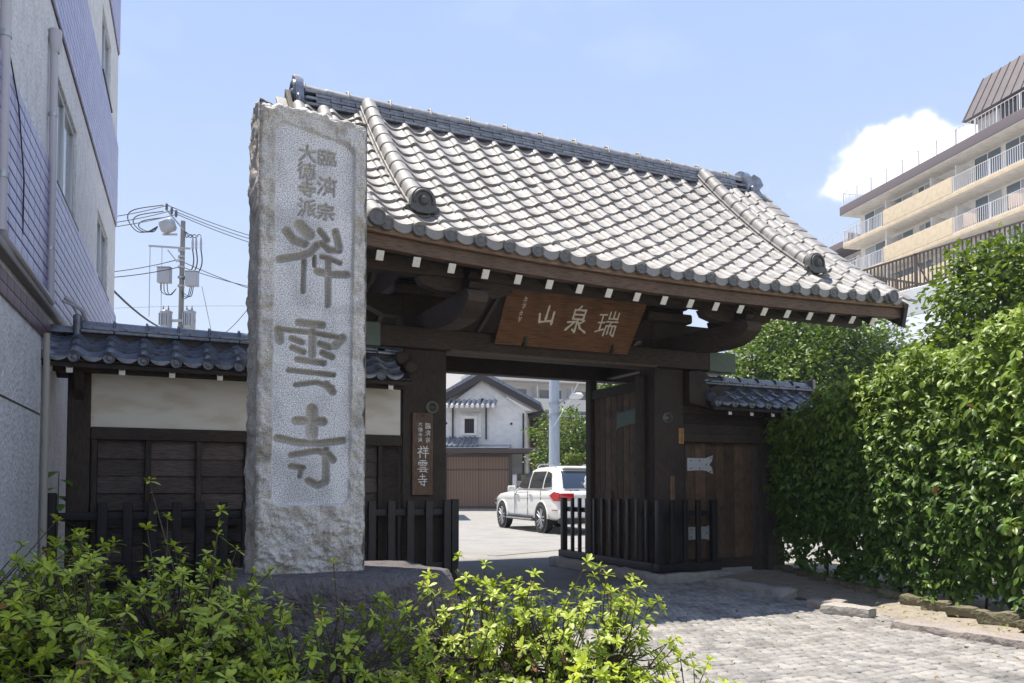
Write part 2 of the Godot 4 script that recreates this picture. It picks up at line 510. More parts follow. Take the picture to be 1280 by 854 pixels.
func setting() -> void:
	sheet("ground", PackedVector2Array([Vector2(-600, -700), Vector2(700, -700), Vector2(700, 300), Vector2(-600, 300)]), -0.012, mt.earth)
	sheet("road", PackedVector2Array([Vector2(-4.9, -1.2), Vector2(-4.9, -40), Vector2(40, -40), Vector2(40, -2.6), Vector2(3.2, -1.2)]), -0.002, mt.asphalt)
	sheet("gate_apron", PackedVector2Array([Vector2(-2.6, 0.30), Vector2(-1.6, -3.9), Vector2(2.2, -3.9), Vector2(3.4, -1.0), Vector2(3.0, 0.42)]), 0.004, mt.apron)
	sheet("street", PackedVector2Array([Vector2(-60, 7.3), Vector2(60, 7.3), Vector2(60, 24), Vector2(-60, 24)]), 0.002, mat("pale_concrete", lin(0.46, 0.45, 0.43), 0.93, {"tex": tx.mottle, "scale": Vector3.ONE * 0.3, "world": true}))  # unseen pale street, added behind the viewer to bounce light
	# channel of drain slabs along the road behind the gate
	var ch := Mb.new()
	for k in 22:
		var p := Vector3(1.3 + 0.55 * k * 0.927, -0.001, -4.6 - 0.55 * k * 0.374)
		ch.box(p, Vector3(0.53, 0.022, 0.24), 0.006, around_y(22.0))
	kind(part("road_gutter", ch, mat("gutter", lin(0.34, 0.33, 0.30), 0.9, {"tex": tx.speck, "scale": Vector3.ONE, "world": true})), "structure")
	# sett paving: bed, then the stones one by one
	var x0 := -3.6
	var x1 := 1.60
	var z0 := 0.36
	var z1 := 7.2
	var bed := sheet("pavement", PackedVector2Array([Vector2(x0, z0), Vector2(x1 + 0.6, z0), Vector2(x1 + 0.25, z1), Vector2(x0, z1)]), 0.010, mt.joint)
	var forms := []
	for k in 5:
		var b := Mb.new()
		var w := rnd(0.0735, 0.078)
		var h := 0.03
		var top := []
		for c in [Vector2(-1, -1), Vector2(1, -1), Vector2(1, 1), Vector2(-1, 1)]:
			top.append(Vector3(c.x * (w / 2 - rnd(0.004, 0.013)), h + rnd(-0.004, 0.003), c.y * (w / 2 - rnd(0.004, 0.013))))
		var low := []
		for c in [Vector2(-1, -1), Vector2(1, -1), Vector2(1, 1), Vector2(-1, 1)]:
			low.append(Vector3(c.x * w / 2, h - 0.012, c.y * w / 2))
		var mid := b.add(Vector3(rnd(-.01, .01), h + 0.003, rnd(-.01, .01)))
		var o := b.v.size()
		for p in top: b.add(p)
		for p in low: b.add(p)
		for p in low: b.add(Vector3(p.x, 0.0, p.z))
		for j in 4:
			var j2 := (j + 1) % 4
			b.tri(mid, o + j, o + j2)
			b.q(o + j, o + 4 + j, o + 4 + j2, o + j2)
			b.q(o + 4 + j, o + 8 + j, o + 8 + j2, o + 4 + j2)
		forms.append(b.mesh())
	var all := []
	var nz := int((z1 - z0) / 0.084)
	for r in nz:
		var z := z0 + 0.05 + r * 0.084
		var shift := rnd(0, 0.03) + (0.042 if r % 2 == 1 else 0.0)
		var n := int((x1 - x0 + 0.25 * smoothstep(3.6, 0.4, z)) / 0.085)
		for c in n:
			var x := x0 + 0.05 + c * 0.085 + shift + rnd(-0.004, 0.004)
			all.append([Vector3(x, 0.008 + rnd(-0.004, 0.005) + 0.010 * sin(x * 2.1 + z * 1.3), z + rnd(-0.004, 0.004)), rng.randi() % 5, rng.randi() % 4, rnd(-4, 4)])
	# the 300 that show largest: the nearest inside the frame and clear of the shrubs
	var inv := Basis(Vector3.UP, deg_to_rad(YAW))
	for a in all:
		var d: Vector3 = inv * (a[0] - EYE)
		var px := 640 + 979.7 * d.x / -d.z
		var py := 610 - 979.7 * d.y / -d.z
		a.append(-d.z if px > 700 and px < 1290 and py < 860 and px > 640 + (900 - 640) * (py - 700) / 140.0 else 99.0)
	all.sort_custom(func(p, q): return p[4] < q[4])
	for k in 300:
		var a = all[k]
		part("sett", forms[a[1]], mt["sett_%d" % a[2]], bed, a[0], around_y(a[3]))
	var ts := []
	var cs := []
	for k in range(300, all.size()):
		ts.append(Transform3D(around_y(all[k][3] + 90.0 * all[k][1]), all[k][0]))
		cs.append([Color(0.43, 0.415, 0.39), Color(0.39, 0.375, 0.355), Color(0.47, 0.45, 0.42), Color(0.36, 0.35, 0.34)][all[k][2]])
	scatter("far_setts", forms[0], mt.sett_any, ts, cs, bed)
	# beaten earth between the kerb stones and the hedge
	var rows := []
	for k in 40:
		var z := -0.5 + k * 0.25
		var row := PackedVector3Array()
		for j in 16:
			var t := j / 15.0
			var edge := 1.83 + (0.25 * smoothstep(3.6, 0.4, z)) - 0.05 * (z - 2.0)
			row.append(Vector3(lerpf(edge, 6.5, t), 0.016 + 0.06 * smoothstep(0.02, 0.2, t) + rnd(-0.006, 0.006) * (1.0 if j > 0 else 0.0), z))
		rows.append(row)
	kind(part("hedge_bed", Mb.new().grid(rows), mt.earth), "structure")
	# fallen leaves and twigs on the paving and the earth strip
	var fl := []
	var fc := []
	for k in 130:
		var z := rnd(0.6, 6.5)
		var x := rnd(-2.2, 2.3) if k < 40 else 2.3 - 0.05 * z - pow(rnd(0, 1), 1.6) * 1.4
		fl.append(Transform3D(Basis(Vector3.UP, rnd(0, TAU)) * Basis(Vector3.RIGHT, -PI / 2 + rnd(-0.25, 0.25)), Vector3(x, 0.05 if x < 1.7 else 0.075, z)))
		fc.append(Color(0.30, 0.20, 0.08).lerp(Color(0.16, 0.20, 0.05), rnd(0, 1)))
	var fh := thing("fallen_leaves", "scattered small fallen leaves on the setts and beside the hedge", "fallen leaves")
	kind(fh, "stuff")
	scatter("leaf_litter", leaf(0.055, 0.024, 0.3, 0.7, 3), leaf_mat(), fl, fc, fh)
	# soil under the azaleas
	rows = []
	for k in 24:
		var row := PackedVector3Array()
		for j in 28:
			var x := -8.0 + j * 0.22
			var z := 0.45 + k * 0.25
			var d := clampf((-2.05 - 0.06 * z - x) / 0.5, 0, 1)
			row.append(Vector3(x, 0.0 + 0.13 * d + rnd(-0.012, 0.012) * d, z))
		rows.append(row)
	kind(part("shrub_bed", Mb.new().grid(rows), mat("soil", lin(0.085, 0.065, 0.05), 0.97, {"tex": tx.mottle, "scale": Vector3.ONE * 2.0, "world": true, "bump": tx.rough, "cm": 3.0})), "structure")

# ---------------------------------------------------------------- the building on the left
func left_building() -> void:
	var b := thing("tiled_building", "tall pale stucco building with mauve tile bands beside the gate wall", "building", Vector3(-5.4444, 0, 4.0), 87.8)
	# in here x runs away from the viewer, z comes out of the wall
	var L := 10.3
	var H := 10.7
	var st := mat("stucco", lin(0.80, 0.805, 0.815), 0.95, {"tex": tx.mottle, "scale": Vector3(0.9, 0.6, 0.9), "world": true, "bump": ntex("comb", 512, 0.05, 4, [[0.2, 0.0], [0.8, 1.0]], FastNoiseLite.TYPE_SIMPLEX, 41), "cm": 0.9, "tex2": ntex("streak", 512, 0.03, 4, [[0.2, 0.92], [0.5, 0.97], [0.75, 1.0]], FastNoiseLite.TYPE_SIMPLEX_SMOOTH, 42), "scale2": Vector3(1.4, 0.25, 1.4)})
	var holes := [[4.06, 5.50, 4.08, 5.14], [7.64, 9.06, 4.08, 5.02], [4.06, 5.50, 7.02, 8.20], [7.80, 9.06, 7.02, 7.98]]
	var w := Mb.new()
	var xs := [-3.0, 4.06, 5.50, 7.64, 7.80, 9.06, L]
	var ys := [0.0, 4.08, 5.02, 5.14, 7.02, 7.98, 8.20, H]
	for i in xs.size() - 1:
		for j in ys.size() - 1:
			var open := false
			for h in holes:
				if xs[i] >= h[0] - 0.01 and xs[i + 1] <= h[1] + 0.01 and ys[j] >= h[2] - 0.01 and ys[j + 1] <= h[3] + 0.01: open = true
			if not open: w.quad(Vector3(xs[i], ys[j], 0), Vector3(xs[i], ys[j + 1], 0), Vector3(xs[i + 1], ys[j + 1], 0), Vector3(xs[i + 1], ys[j], 0))
	for h in holes:
		var d := -0.10
		w.quad(Vector3(h[0], h[2], 0), Vector3(h[0], h[3], 0), Vector3(h[0], h[3], d), Vector3(h[0], h[2], d))
		w.quad(Vector3(h[1], h[2], 0), Vector3(h[1], h[3], 0), Vector3(h[1], h[3], d), Vector3(h[1], h[2], d))
		w.quad(Vector3(h[0], h[3], 0), Vector3(h[1], h[3], 0), Vector3(h[1], h[3], d), Vector3(h[0], h[3], d))
		w.quad(Vector3(h[0], h[2], 0), Vector3(h[1], h[2], 0), Vector3(h[1], h[2], d), Vector3(h[0], h[2], d))
		w.span(Vector3(h[0], h[2], d - 0.4), Vector3(h[1], h[3], d - 0.38))
	w.quad(Vector3(L, 0, 0), Vector3(L, H, 0), Vector3(L, H, -9), Vector3(L, 0, -9))
	w.quad(Vector3(-3, 0, 0), Vector3(-3, H, 0), Vector3(-3, H, -9), Vector3(-3, 0, -9))
	w.quad(Vector3(-3, 0, -9), Vector3(-3, H, -9), Vector3(L, H, -9), Vector3(L, 0, -9))
	w.quad(Vector3(-3, H, 0), Vector3(-3, H, -9), Vector3(L, H, -9), Vector3(L, H, 0))
	part("wall", w, st, b)
	var alu := mat("aluminium", lin(0.42, 0.44, 0.46), 0.4, {"metal": 0.7})
	var glass := mat("window_glass", lin(0.25, 0.30, 0.33), 0.05, {"alpha": 0.25})
	var blind := mat("blind", lin(0.70, 0.76, 0.80), 0.8)
	for h in holes:
		var f := Mb.new()
		var z := -0.055
		for e in [[h[0], h[0] + 0.05, h[2], h[3]], [h[1] - 0.05, h[1], h[2], h[3]], [h[0] + 0.05, h[1] - 0.05, h[2], h[2] + 0.06], [h[0] + 0.05, h[1] - 0.05, h[3] - 0.05, h[3]], [(h[0] + h[1]) / 2 - 0.03, (h[0] + h[1]) / 2 + 0.03, h[2] + 0.06, h[3] - 0.05]]:
			f.span(Vector3(e[0], e[2], z - 0.03), Vector3(e[1], e[3], z + 0.03), 0.006)
		var win := part("window", f, alu, b)
		for s in 2:
			var g := Mb.new()
			var m: float = (h[0] + h[1]) / 2
			g.span(Vector3(h[0] + 0.05 if s == 0 else m + 0.03, h[2] + 0.06, z - 0.004), Vector3(m - 0.03 if s == 0 else h[1] - 0.05, h[3] - 0.05, z + 0.004))
			part("pane", g, glass, win)
		part("blind", Mb.new().span(Vector3(h[0] + 0.05, h[2] + 0.2, z - 0.12), Vector3(h[1] - 0.05, h[3], z - 0.11)), blind, win)  # pale panel added behind the glass; sky reflection put into its colour
		part("sill", Mb.new().span(Vector3(h[0] - 0.04, h[2] - 0.035, -0.1), Vector3(h[1] + 0.04, h[2], 0.035), 0.008), mat("dark_metal", lin(0.05, 0.05, 0.055), 0.45, {"metal": 0.6}), win)
	# mauve wall tiles, each its own piece: three tones
	var tm := []
	for k in 3:
		tm.append(mat("mauve_tile_%d" % k, [lin(0.36, 0.345, 0.54), lin(0.32, 0.315, 0.505), lin(0.40, 0.38, 0.565)][k], 0.32, {"tex": tx.mottle, "scale": Vector3.ONE * 2.5, "spec": 0.6}))
	var brown := mat("maroon_tile", lin(0.14, 0.075, 0.085), 0.4, {"tex": tx.mottle, "scale": Vector3.ONE * 2.5})
	var grout := mat("grout", lin(0.07, 0.065, 0.075), 0.95)
	var tw := 0.232
	var th := 0.096
	var one := Mb.new().box(Vector3(0, 0, 0.011), Vector3(tw - 0.014, th - 0.013, 0.022), 0.004).mesh()
	var list := []
	var bands := [[2.84, 13, 0.6, 10.24], [5.58, 14, -3.0, 10.24], [8.49, 14, -3.0, 10.24]]
	for bd in bands:
		part("tile_backing", Mb.new().span(Vector3(bd[2], bd[0], 0.0), Vector3(bd[3] + 0.03, bd[0] + bd[1] * th, 0.008)), grout, b)
		for r in bd[1]:
			var n := int((bd[3] - bd[2]) / tw)
			for c in n:
				var p := Vector3(bd[2] + tw * (c + 0.5) + 0.02, bd[0] + th * (r + 0.5), 0.008)
				list.append([p, rng.randi() % 3, p.distance_to(Vector3(2.3, 3.4, 0.0)) + (0.0 if p.x > 1.95 else 50.0) + (0.0 if p.y < 6.95 else 20.0)])
	list.sort_custom(func(p, q): return p[2] < q[2])
	for k in 290: part("wall_tile", one, tm[list[k][1]], b, list[k][0])
	var ts := []
	var cs := []
	for k in range(290, list.size()):
		ts.append(Transform3D(Basis(), list[k][0]))
		cs.append([Color(0.36, 0.345, 0.54), Color(0.32, 0.315, 0.505), Color(0.40, 0.38, 0.565)][list[k][1]])
	scatter("far_wall_tiles", one, mat("mauve_tile_any", Color.WHITE, 0.32, {"vcol": true, "tex": tx.mottle, "scale": Vector3.ONE * 2.5, "spec": 0.6}), ts, cs, b)
	# end strip of tiles on the corner, metal flashing and the maroon course below it
	part("corner_trim", Mb.new().span(Vector3(10.24, 2.84, 0.004), Vector3(10.305, 4.08, 0.03), 0.005), tm[0], b)
	var fl := mat("flashing", lin(0.30, 0.28, 0.27), 0.5, {"metal": 0.3})
	part("flashing", Mb.new().span(Vector3(-3, 2.76, 0), Vector3(10.3, 2.835, 0.07), 0.01), fl, b)
	for c in range(0, 44):
		part("maroon_tile", Mb.new().box(Vector3(0, 0, 0.008), Vector3(0.225, 0.092, 0.016), 0.003) if not shared.has("mar") else shared.mar, brown, b, Vector3(-2.9 + 0.232 * c, 2.66, 0.0))
		part("maroon_tile", Mb.new().box(Vector3(0, 0, 0.008), Vector3(0.225, 0.092, 0.016), 0.003), brown, b, Vector3(-2.9 + 0.232 * c, 2.565, 0.0))
	part("joint_strip", Mb.new().span(Vector3(-3, 1.83, -0.004), Vector3(3.55, 1.845, 0.003)), mt.dark_metal, b)
	# downpipes
	var pvc := mat("grey_pipe", lin(0.47, 0.46, 0.50), 0.45)
	var dp := part("downpipe", Mb.new().cyl(Vector3(3.62, 2.86, 0.055), Vector3(3.62, 5.1, 0.045), 0.032), pvc, b)
	part("rain_hopper", Mb.new().lathe([Vector2(0.034, 0), Vector2(0.038, 0.02), Vector2(0.052, 0.10), Vector2(0.052, 0.2), Vector2(0.04, 0.2)], Vector3(3.62, 5.08, 0.053), Vector3.UP, 14), pvc, dp)
	for y in [3.3, 4.5]: part("bracket", Mb.new().cyl(Vector3(3.62, y, 0.045), Vector3(3.62, y + 0.03, 0.045), 0.038), alu, dp)
	dp = part("downpipe", Mb.new().cyl(Vector3(1.74, 2.9, 0.04), Vector3(1.74, 10.6, 0.04), 0.032), pvc, b)
	for y in [3.25, 4.2, 5.6]: part("bracket", Mb.new().cyl(Vector3(1.74, y, 0.04), Vector3(1.74, y + 0.04, 0.04), 0.038), alu, dp)
	part("elbow", Mb.new().tube([Vector3(1.74, 2.95, 0.04), Vector3(1.77, 2.86, 0.05), Vector3(2.1, 2.84, 0.07), Vector3(3.6, 2.83, 0.07)], [0.032, 0.032, 0.026, 0.026], 10), pvc, dp)
	part("cable_duct", Mb.new().tube([Vector3(3.55, 2.55, 0.04), Vector3(3.6, 2.2, 0.04), Vector3(3.6, 0.1, 0.04)], [0.028, 0.028, 0.028], 8), mat("beige_pipe", lin(0.42, 0.40, 0.36), 0.6), b)
	part("hose", Mb.new().tube([Vector3(3.9, 2.95, 0.13), Vector3(4.0, 2.86, 0.26), Vector3(4.15, 2.74, 0.3), Vector3(4.2, 2.6, 0.3)], [0.02], 8), pvc, b)
	part("hose", Mb.new().tube([Vector3(3.82, 2.9, 0.12), Vector3(3.9, 2.88, 0.2), Vector3(4.05, 2.77, 0.24), Vector3(4.12, 2.62, 0.25)], [0.012], 8), pvc, b)
	part("cable", Mb.new().tube([Vector3(1.9, 4.2, 0.03), Vector3(2.2, 3.95, 0.04), Vector3(2.45, 3.5, 0.04), Vector3(2.5, 3.1, 0.03)], [0.005], 6), mt.ink, b)

# ---------------------------------------------------------------- the gate
# front slope of the main roof: run t back from the eave -> height
func slope_y(t: float) -> float:
	return 3.375 + 0.68 * t + 0.08 * t * t
func eave_lift(x: float, t: float) -> float:
	return (0.010 if x < 0.5 else 0.006) * (x - 0.5) * (x - 0.5) * clampf(1.0 - t / 2.4, 0, 1)
# where the tile row k begins: [run, height, slope direction]
func slope_rows(n: int, run: float) -> Array:
	var pts := []
	var s := 0.0
	var last := Vector2(0, slope_y(0))
	pts.append([0.0, 0.0])
	for k in 400:
		var t := run * (k + 1) / 400.0
		var p := Vector2(t, slope_y(t))
		s += p.distance_to(last)
		last = p
		pts.append([s, t])
	var out := []
	for r in n + 1:
		var want := s * r / n
		for p in pts:
			if p[0] >= want - 1e-6:
				out.append(p[1])
				break
	return out

func tile_profile() -> Array:
	return [Vector2(-0.055, 0.002), Vector2(-0.047, 0.026), Vector2(-0.03, 0.046), Vector2(-0.006, 0.054), Vector2(0.018, 0.050), Vector2(0.042, 0.036), Vector2(0.066, 0.018), Vector2(0.098, 0.003), Vector2(0.135, -0.004), Vector2(0.172, -0.002), Vector2(0.205, 0.008), Vector2(0.234, 0.024)]

# a pantile: x across, y up the slope, z out of it
func pantile(length: float, eave := false) -> ArrayMesh:
	var pr := tile_profile()
	var b := Mb.new()
	var rows := []
	for e in 3:
		var f: float = [0.0, 0.5, 1.0][e]
		var row := PackedVector3Array()
		for p in pr: row.append(Vector3(p.x * (1.0 - 0.02 * f), f * length, p.y + lerpf(0.032, 0.003, f)))
		rows.append(row)
	b.grid(rows)
	var drop := 0.030
	for k in pr.size() - 1:
		var a := Vector3(pr[k].x, 0, pr[k].y + 0.032)
		var c := Vector3(pr[k + 1].x, 0, pr[k + 1].y + 0.032)
		b.quad(a, c, c - Vector3(0, 0, drop), a - Vector3(0, 0, drop))
	var ra: Vector3 = rows[0][pr.size() - 1]
	var rb: Vector3 = rows[2][pr.size() - 1]
	b.quad(ra, rb, rb - Vector3(0, 0, drop), ra - Vector3(0, 0, drop))
	ra = rows[0][0]
	rb = rows[2][0]
	b.quad(ra, rb, rb - Vector3(0, 0, drop), ra - Vector3(0, 0, drop))
	return b.mesh()

# the hanging lip of an eave tile: x across, y down, z outwards
func eave_lip(drop: float) -> ArrayMesh:
	var b := Mb.new()
	var pr := tile_profile()
	for s in 2:
		var rows := []
		for e in 4:
			var row := PackedVector3Array()
			for k in range(5, pr.size()):
				var p: Vector2 = pr[k]
				var sag := -0.016 * sin(PI * (p.x - 0.036) / 0.2)
				var d: float = [0.0, 0.004, drop - 0.004, drop][e]
				row.append(Vector3(p.x, p.y + 0.028 - d + (sag if e >= 2 else 0.0), ([0.0, 0.012, 0.012, 0.006][e] if s == 0 else -0.012)))
			rows.append(row)
		b.grid(rows)
	return b.mesh()

func tile_disc(r: float) -> ArrayMesh:
	return Mb.new().lathe([Vector2(r, -0.07), Vector2(r, 0.0), Vector2(r * 0.97, 0.012), Vector2(r * 0.80, 0.014), Vector2(r * 0.76, 0.004), Vector2(r * 0.5, 0.003), Vector2(r * 0.42, 0.010), Vector2(r * 0.2, 0.014), Vector2(0.0005, 0.012)], Vector3.ZERO, Vector3(0, 0, 1), 18).mesh()

# half-round cover tile along y, bulging to +z, with a stepped lower rim
func cover_tile(length: float, r: float) -> ArrayMesh:
	var b := Mb.new()
	var rows := []
	for e in [[0.0, r * 0.86], [0.0, r], [0.025, r * 1.02], [0.05, r * 0.99], [length + 0.02, r * 0.93]]:
		var row := PackedVector3Array()
		for k in 11:
			var t := PI * (k / 10.0) * 1.16 - PI * 0.08
			row.append(Vector3(-cos(t) * e[1], e[0], sin(t) * e[1]))
		rows.append(row)
	return b.grid(rows).mesh()

func onigawara(r: float) -> Array:
	# arched demon-tile plate with scrolls, facing +z, standing on y = 0
	var pl := PackedVector2Array()
	for k in 15:
		var t := PI * k / 14.0
		pl.append(Vector2(cos(t) * r * 1.02, r * 0.75 + sin(t) * r * 1.05))
	pl.append(Vector2(-r * 1.15, 0)); pl.append(Vector2(-r * 0.45, -r * 0.28)); pl.append(Vector2(r * 0.45, -r * 0.28)); pl.append(Vector2(r * 1.15, 0))
	var b := Mb.new().prism(pl, Vector3(0, 0, -0.045), Vector3.RIGHT, Vector3.UP, Vector3(0, 0, 0.09))
	var f := Mb.new()
	var ring := []
	for k in 20:
		var t := -0.35 + (PI + 0.7) * k / 19.0
		ring.append(Vector3(cos(t) * r * 0.80, r * 0.75 + sin(t) * r * 0.80, 0.05))
	f.tube(ring, [r * 0.12], 6)
	f.lathe([Vector2(r * 0.42, 0.0), Vector2(r * 0.40, 0.03), Vector2(r * 0.2, 0.045), Vector2(0.001, 0.05)], Vector3(0, r * 0.75, 0.04), Vector3(0, 0, 1), 14)
	var sc := []
	for s in [-1.0, 1.0]:
		var c := []
		for k in 22:
			var t := 5.6 * k / 21.0
			var rr := r * (0.46 - 0.065 * t)
			c.append(Vector3(s * (r * 1.12 + cos(t * 1.05 + 2.2) * rr * 0.9), r * 0.16 + sin(t * 1.05 + 2.2) * rr * 0.9, 0.02))
		sc.append(Mb.new().tube(c, [r * 0.17, r * 0.16, r * 0.14], 7))
	return [b, f, sc[0], sc[1]]

func place_oni(r: float, at: Vector3, turn: Basis, m: Material, parent: Node) -> void:
	var s := onigawara(r)
	var pl := part("ridge_end_ornament", s[0], m, parent, at, turn)
	part("crest", s[1], m, pl)
	part("scroll", s[2], m, pl)
	part("scroll", s[3], m, pl)

func gate() -> void:
	var g := thing("temple_gate", "old dark wooden temple gate with a grey tiled gable roof", "gate")
	var dz: Material = mt.dark_wood_z0
	# posts
	for s in [[-1.92, -1.41], [1.40, 1.86]]:
		var p := part("main_post", Mb.new().span(Vector3(s[0], 0.12, -0.34), Vector3(s[1], 3.0, 0.0), 0.012), mt.dark_wood_y0, g)
		part("stone_base", Mb.new().span(Vector3(s[0] - 0.06, 0.0, -0.40), Vector3(s[1] + 0.06, 0.12, 0.06), 0.02), mt.kerb_stone, p)
		part("bearing_block", Mb.new().span(Vector3(s[0] + 0.02, 3.0, -0.32), Vector3(s[1] - 0.02, 3.75, -0.06), 0.02), mt.dark_wood_x1, p)
		part("capital", Mb.new().span(Vector3(s[0] - 0.12, 3.34, -0.42), Vector3(s[1] + 0.12, 3.46, 0.05), 0.02), mt.dark_wood_x2, p)
		var cap: float = s[1] - 0.17 if s[0] < 0 else s[0] + 0.20
		part("nail_cover", Mb.new().lathe([Vector2(0.082, 0.0), Vector2(0.08, 0.012), Vector2(0.06, 0.018), Vector2(0.052, 0.010), Vector2(0.035, 0.03), Vector2(0.001, 0.042)], Vector3(cap, 2.10, 0.0), Vector3(0, 0, 1), 18), mt.bronze, p)
	for x in [-1.42, 1.32]:
		part("rear_post", Mb.new().span(Vector3(x, 0.0, -1.62), Vector3(x + 0.11, 2.745, -1.47), 0.01), mt.dark_wood_y1, g)
	part("rear_beam", Mb.new().span(Vector3(-2.3, 2.745, -1.64), Vector3(2.3, 3.0, -1.44), 0.012), mt.dark_wood_x1, g)
	for s in [-1, 1]:
		part("tie_beam", Mb.new().span(Vector3(s * 1.62 - 0.07, 2.78, -1.44), Vector3(s * 1.62 + 0.07, 2.95, -0.34), 0.01), mt.dark_wood_z1, g)
		part("rear_bracket", Mb.new().prism(PackedVector2Array([Vector2(-1.64, 3.0), Vector2(-3.6, 3.05), Vector2(-4.1, 3.22), Vector2(-4.1, 3.3), Vector2(-1.4, 3.3)]), Vector3(s * 1.62 - 0.08, 0, 0), Vector3(0, 0, 1), Vector3.UP, Vector3(0.16, 0, 0)), mt.dark_wood_z1, g)
	# lintel with its edge highlight painted as a lighter lip and copper-capped ends
	var k := part("lintel", Mb.new().span(Vector3(-2.24, 2.735, -0.26), Vector3(2.24, 2.975, 0.10), 0.02), mt.dark_wood_x2, g)
	part("lip_highlight", Mb.new().span(Vector3(-1.40, 2.724, 0.06), Vector3(1.38, 2.750, 0.106), 0.008), mat("highlight_wood", lin(0.17, 0.12, 0.08), 0.7, {"tex": tx.grain, "scale": Vector3(0.5, 5, 5)}), k)
	for s in [-1, 1]:
		part("copper_cap", Mb.new().span(Vector3(s * 2.20, 2.727, -0.27), Vector3(s * 2.63, 2.983, 0.11), 0.008), mt.verdigris, k)
	part("upper_beam", Mb.new().span(Vector3(-1.98, 3.52, -0.26), Vector3(1.93, 3.76, 0.02), 0.015), mt.dark_wood_x1, g)
	part("upper_beam", Mb.new().span(Vector3(-1.95, 3.47, -0.16), Vector3(1.90, 3.518, -0.04), 0.012), mt.dark_wood_x0, g)
	# bracket arms reaching out to the front purlin
	var arm := PackedVector2Array([Vector2(-1.6, 2.98), Vector2(0.12, 2.98), Vector2(0.55, 2.86), Vector2(0.80, 2.825), Vector2(1.10, 2.815), Vector2(1.32, 2.83), Vector2(1.47, 2.88), Vector2(1.57, 2.945), Vector2(1.60, 2.99), Vector2(1.56, 3.05), Vector2(1.46, 3.085), Vector2(1.12, 3.065), Vector2(0.80, 3.085), Vector2(0.40, 3.10), Vector2(-1.6, 3.16)])
	var cloud := PackedVector2Array([Vector2(0.92, 3.06), Vector2(0.86, 3.10), Vector2(0.84, 3.16), Vector2(0.92, 3.17), Vector2(0.96, 3.15), Vector2(1.02, 3.20), Vector2(1.00, 3.27), Vector2(1.22, 3.30), Vector2(1.50, 3.29), Vector2(1.56, 3.22), Vector2(1.48, 3.18), Vector2(1.54, 3.13), Vector2(1.50, 3.08)])
	for x in [-1.67, 1.63]:
		var a := part("bracket_arm", Mb.new().prism(arm, Vector3(x - 0.10, 0, 0), Vector3(0, 0, 1), Vector3.UP, Vector3(0.20, 0, 0)), mt.dark_wood_z2, g)
		part("carved_block", Mb.new().prism(cloud, Vector3(x - 0.06, 0, 0), Vector3(0, 0, 1), Vector3.UP, Vector3(0.12, 0, 0)), mt.dark_wood_z1, a)
		part("cross_bracket", Mb.new().prism(PackedVector2Array([Vector2(-0.50, 3.19), Vector2(-0.46, 3.12), Vector2(-0.30, 3.075), Vector2(0.30, 3.075), Vector2(0.46, 3.12), Vector2(0.50, 3.19), Vector2(0.40, 3.205), Vector2(-0.40, 3.205)]), Vector3(x, 0, 1.20), Vector3.RIGHT, Vector3.UP, Vector3(0, 0, 0.12)), mt.dark_wood_x0, a)
		part("shoulder_bracket", Mb.new().prism(PackedVector2Array([Vector2(-0.72, 3.34), Vector2(-0.66, 3.22), Vector2(-0.45, 3.12), Vector2(0.45, 3.12), Vector2(0.66, 3.22), Vector2(0.72, 3.34)]), Vector3(x, 0, -0.24), Vector3.RIGHT, Vector3.UP, Vector3(0, 0, 0.16)), mt.dark_wood_x1, a)
	part("front_purlin", Mb.new().span(Vector3(-2.85, 3.20, 1.20), Vector3(3.55, 3.36, 1.36), 0.012), mt.dark_wood_x0, g)
	part("mid_purlin", Mb.new().span(Vector3(-2.85, 4.05, 0.10), Vector3(3.55, 4.22, 0.25), 0.012), mt.dark_wood_x1, g)
	part("ridge_purlin", Mb.new().span(Vector3(-2.95, 4.95, -0.9), Vector3(3.65, 5.15, -0.7), 0.012), mt.dark_wood_x1, g)
	part("rear_purlin", Mb.new().span(Vector3(-2.85, 3.30, -4.05), Vector3(3.55, 3.46, -3.9), 0.012), mt.dark_wood_x0, g)
	for x in [-1.66, 1.63]:
		part("ridge_strut", Mb.new().span(Vector3(x - 0.09, 3.76, -0.9), Vector3(x + 0.09, 4.95, -0.7), 0.012), mt.dark_wood_y1, g)
	# rafters with white painted ends
	var ra := Vector3(0, 3.125, 1.70)
	var rb := Vector3(0, 4.92, -0.75)
	var raf := Mb.new().bar(ra, rb, 0.066, 0.088, 0.004).mesh()
	var cut := Mb.new().box(Vector3.ZERO, Vector3(0.068, 0.090, 0.010), 0.002).mesh()
	var rd := (rb - ra).normalized()
	var rbas := Basis(Vector3.RIGHT, rd.cross(Vector3.RIGHT) * -1.0, -rd)
	for n in 20:
		var x := -2.968 + 0.331 * n
		var r := part("rafter", raf, mt["dark_wood_z%d" % (n % 3)], g, Vector3(x, eave_lift(x, 0.0), 0))
		part("white_end", cut, mt.white_end, r, ra - rd * 0.004, Basis.looking_at(-rd, Vector3.UP))
	var raf2 := Mb.new().bar(Vector3(0, 3.30, -4.35), Vector3(0, 4.92, -0.85), 0.066, 0.088, 0.004).mesh()
	for n in 20: part("rear_rafter", raf2, mt["dark_wood_z%d" % (n % 3)], g, Vector3(-2.968 + 0.331 * n, 0, 0))
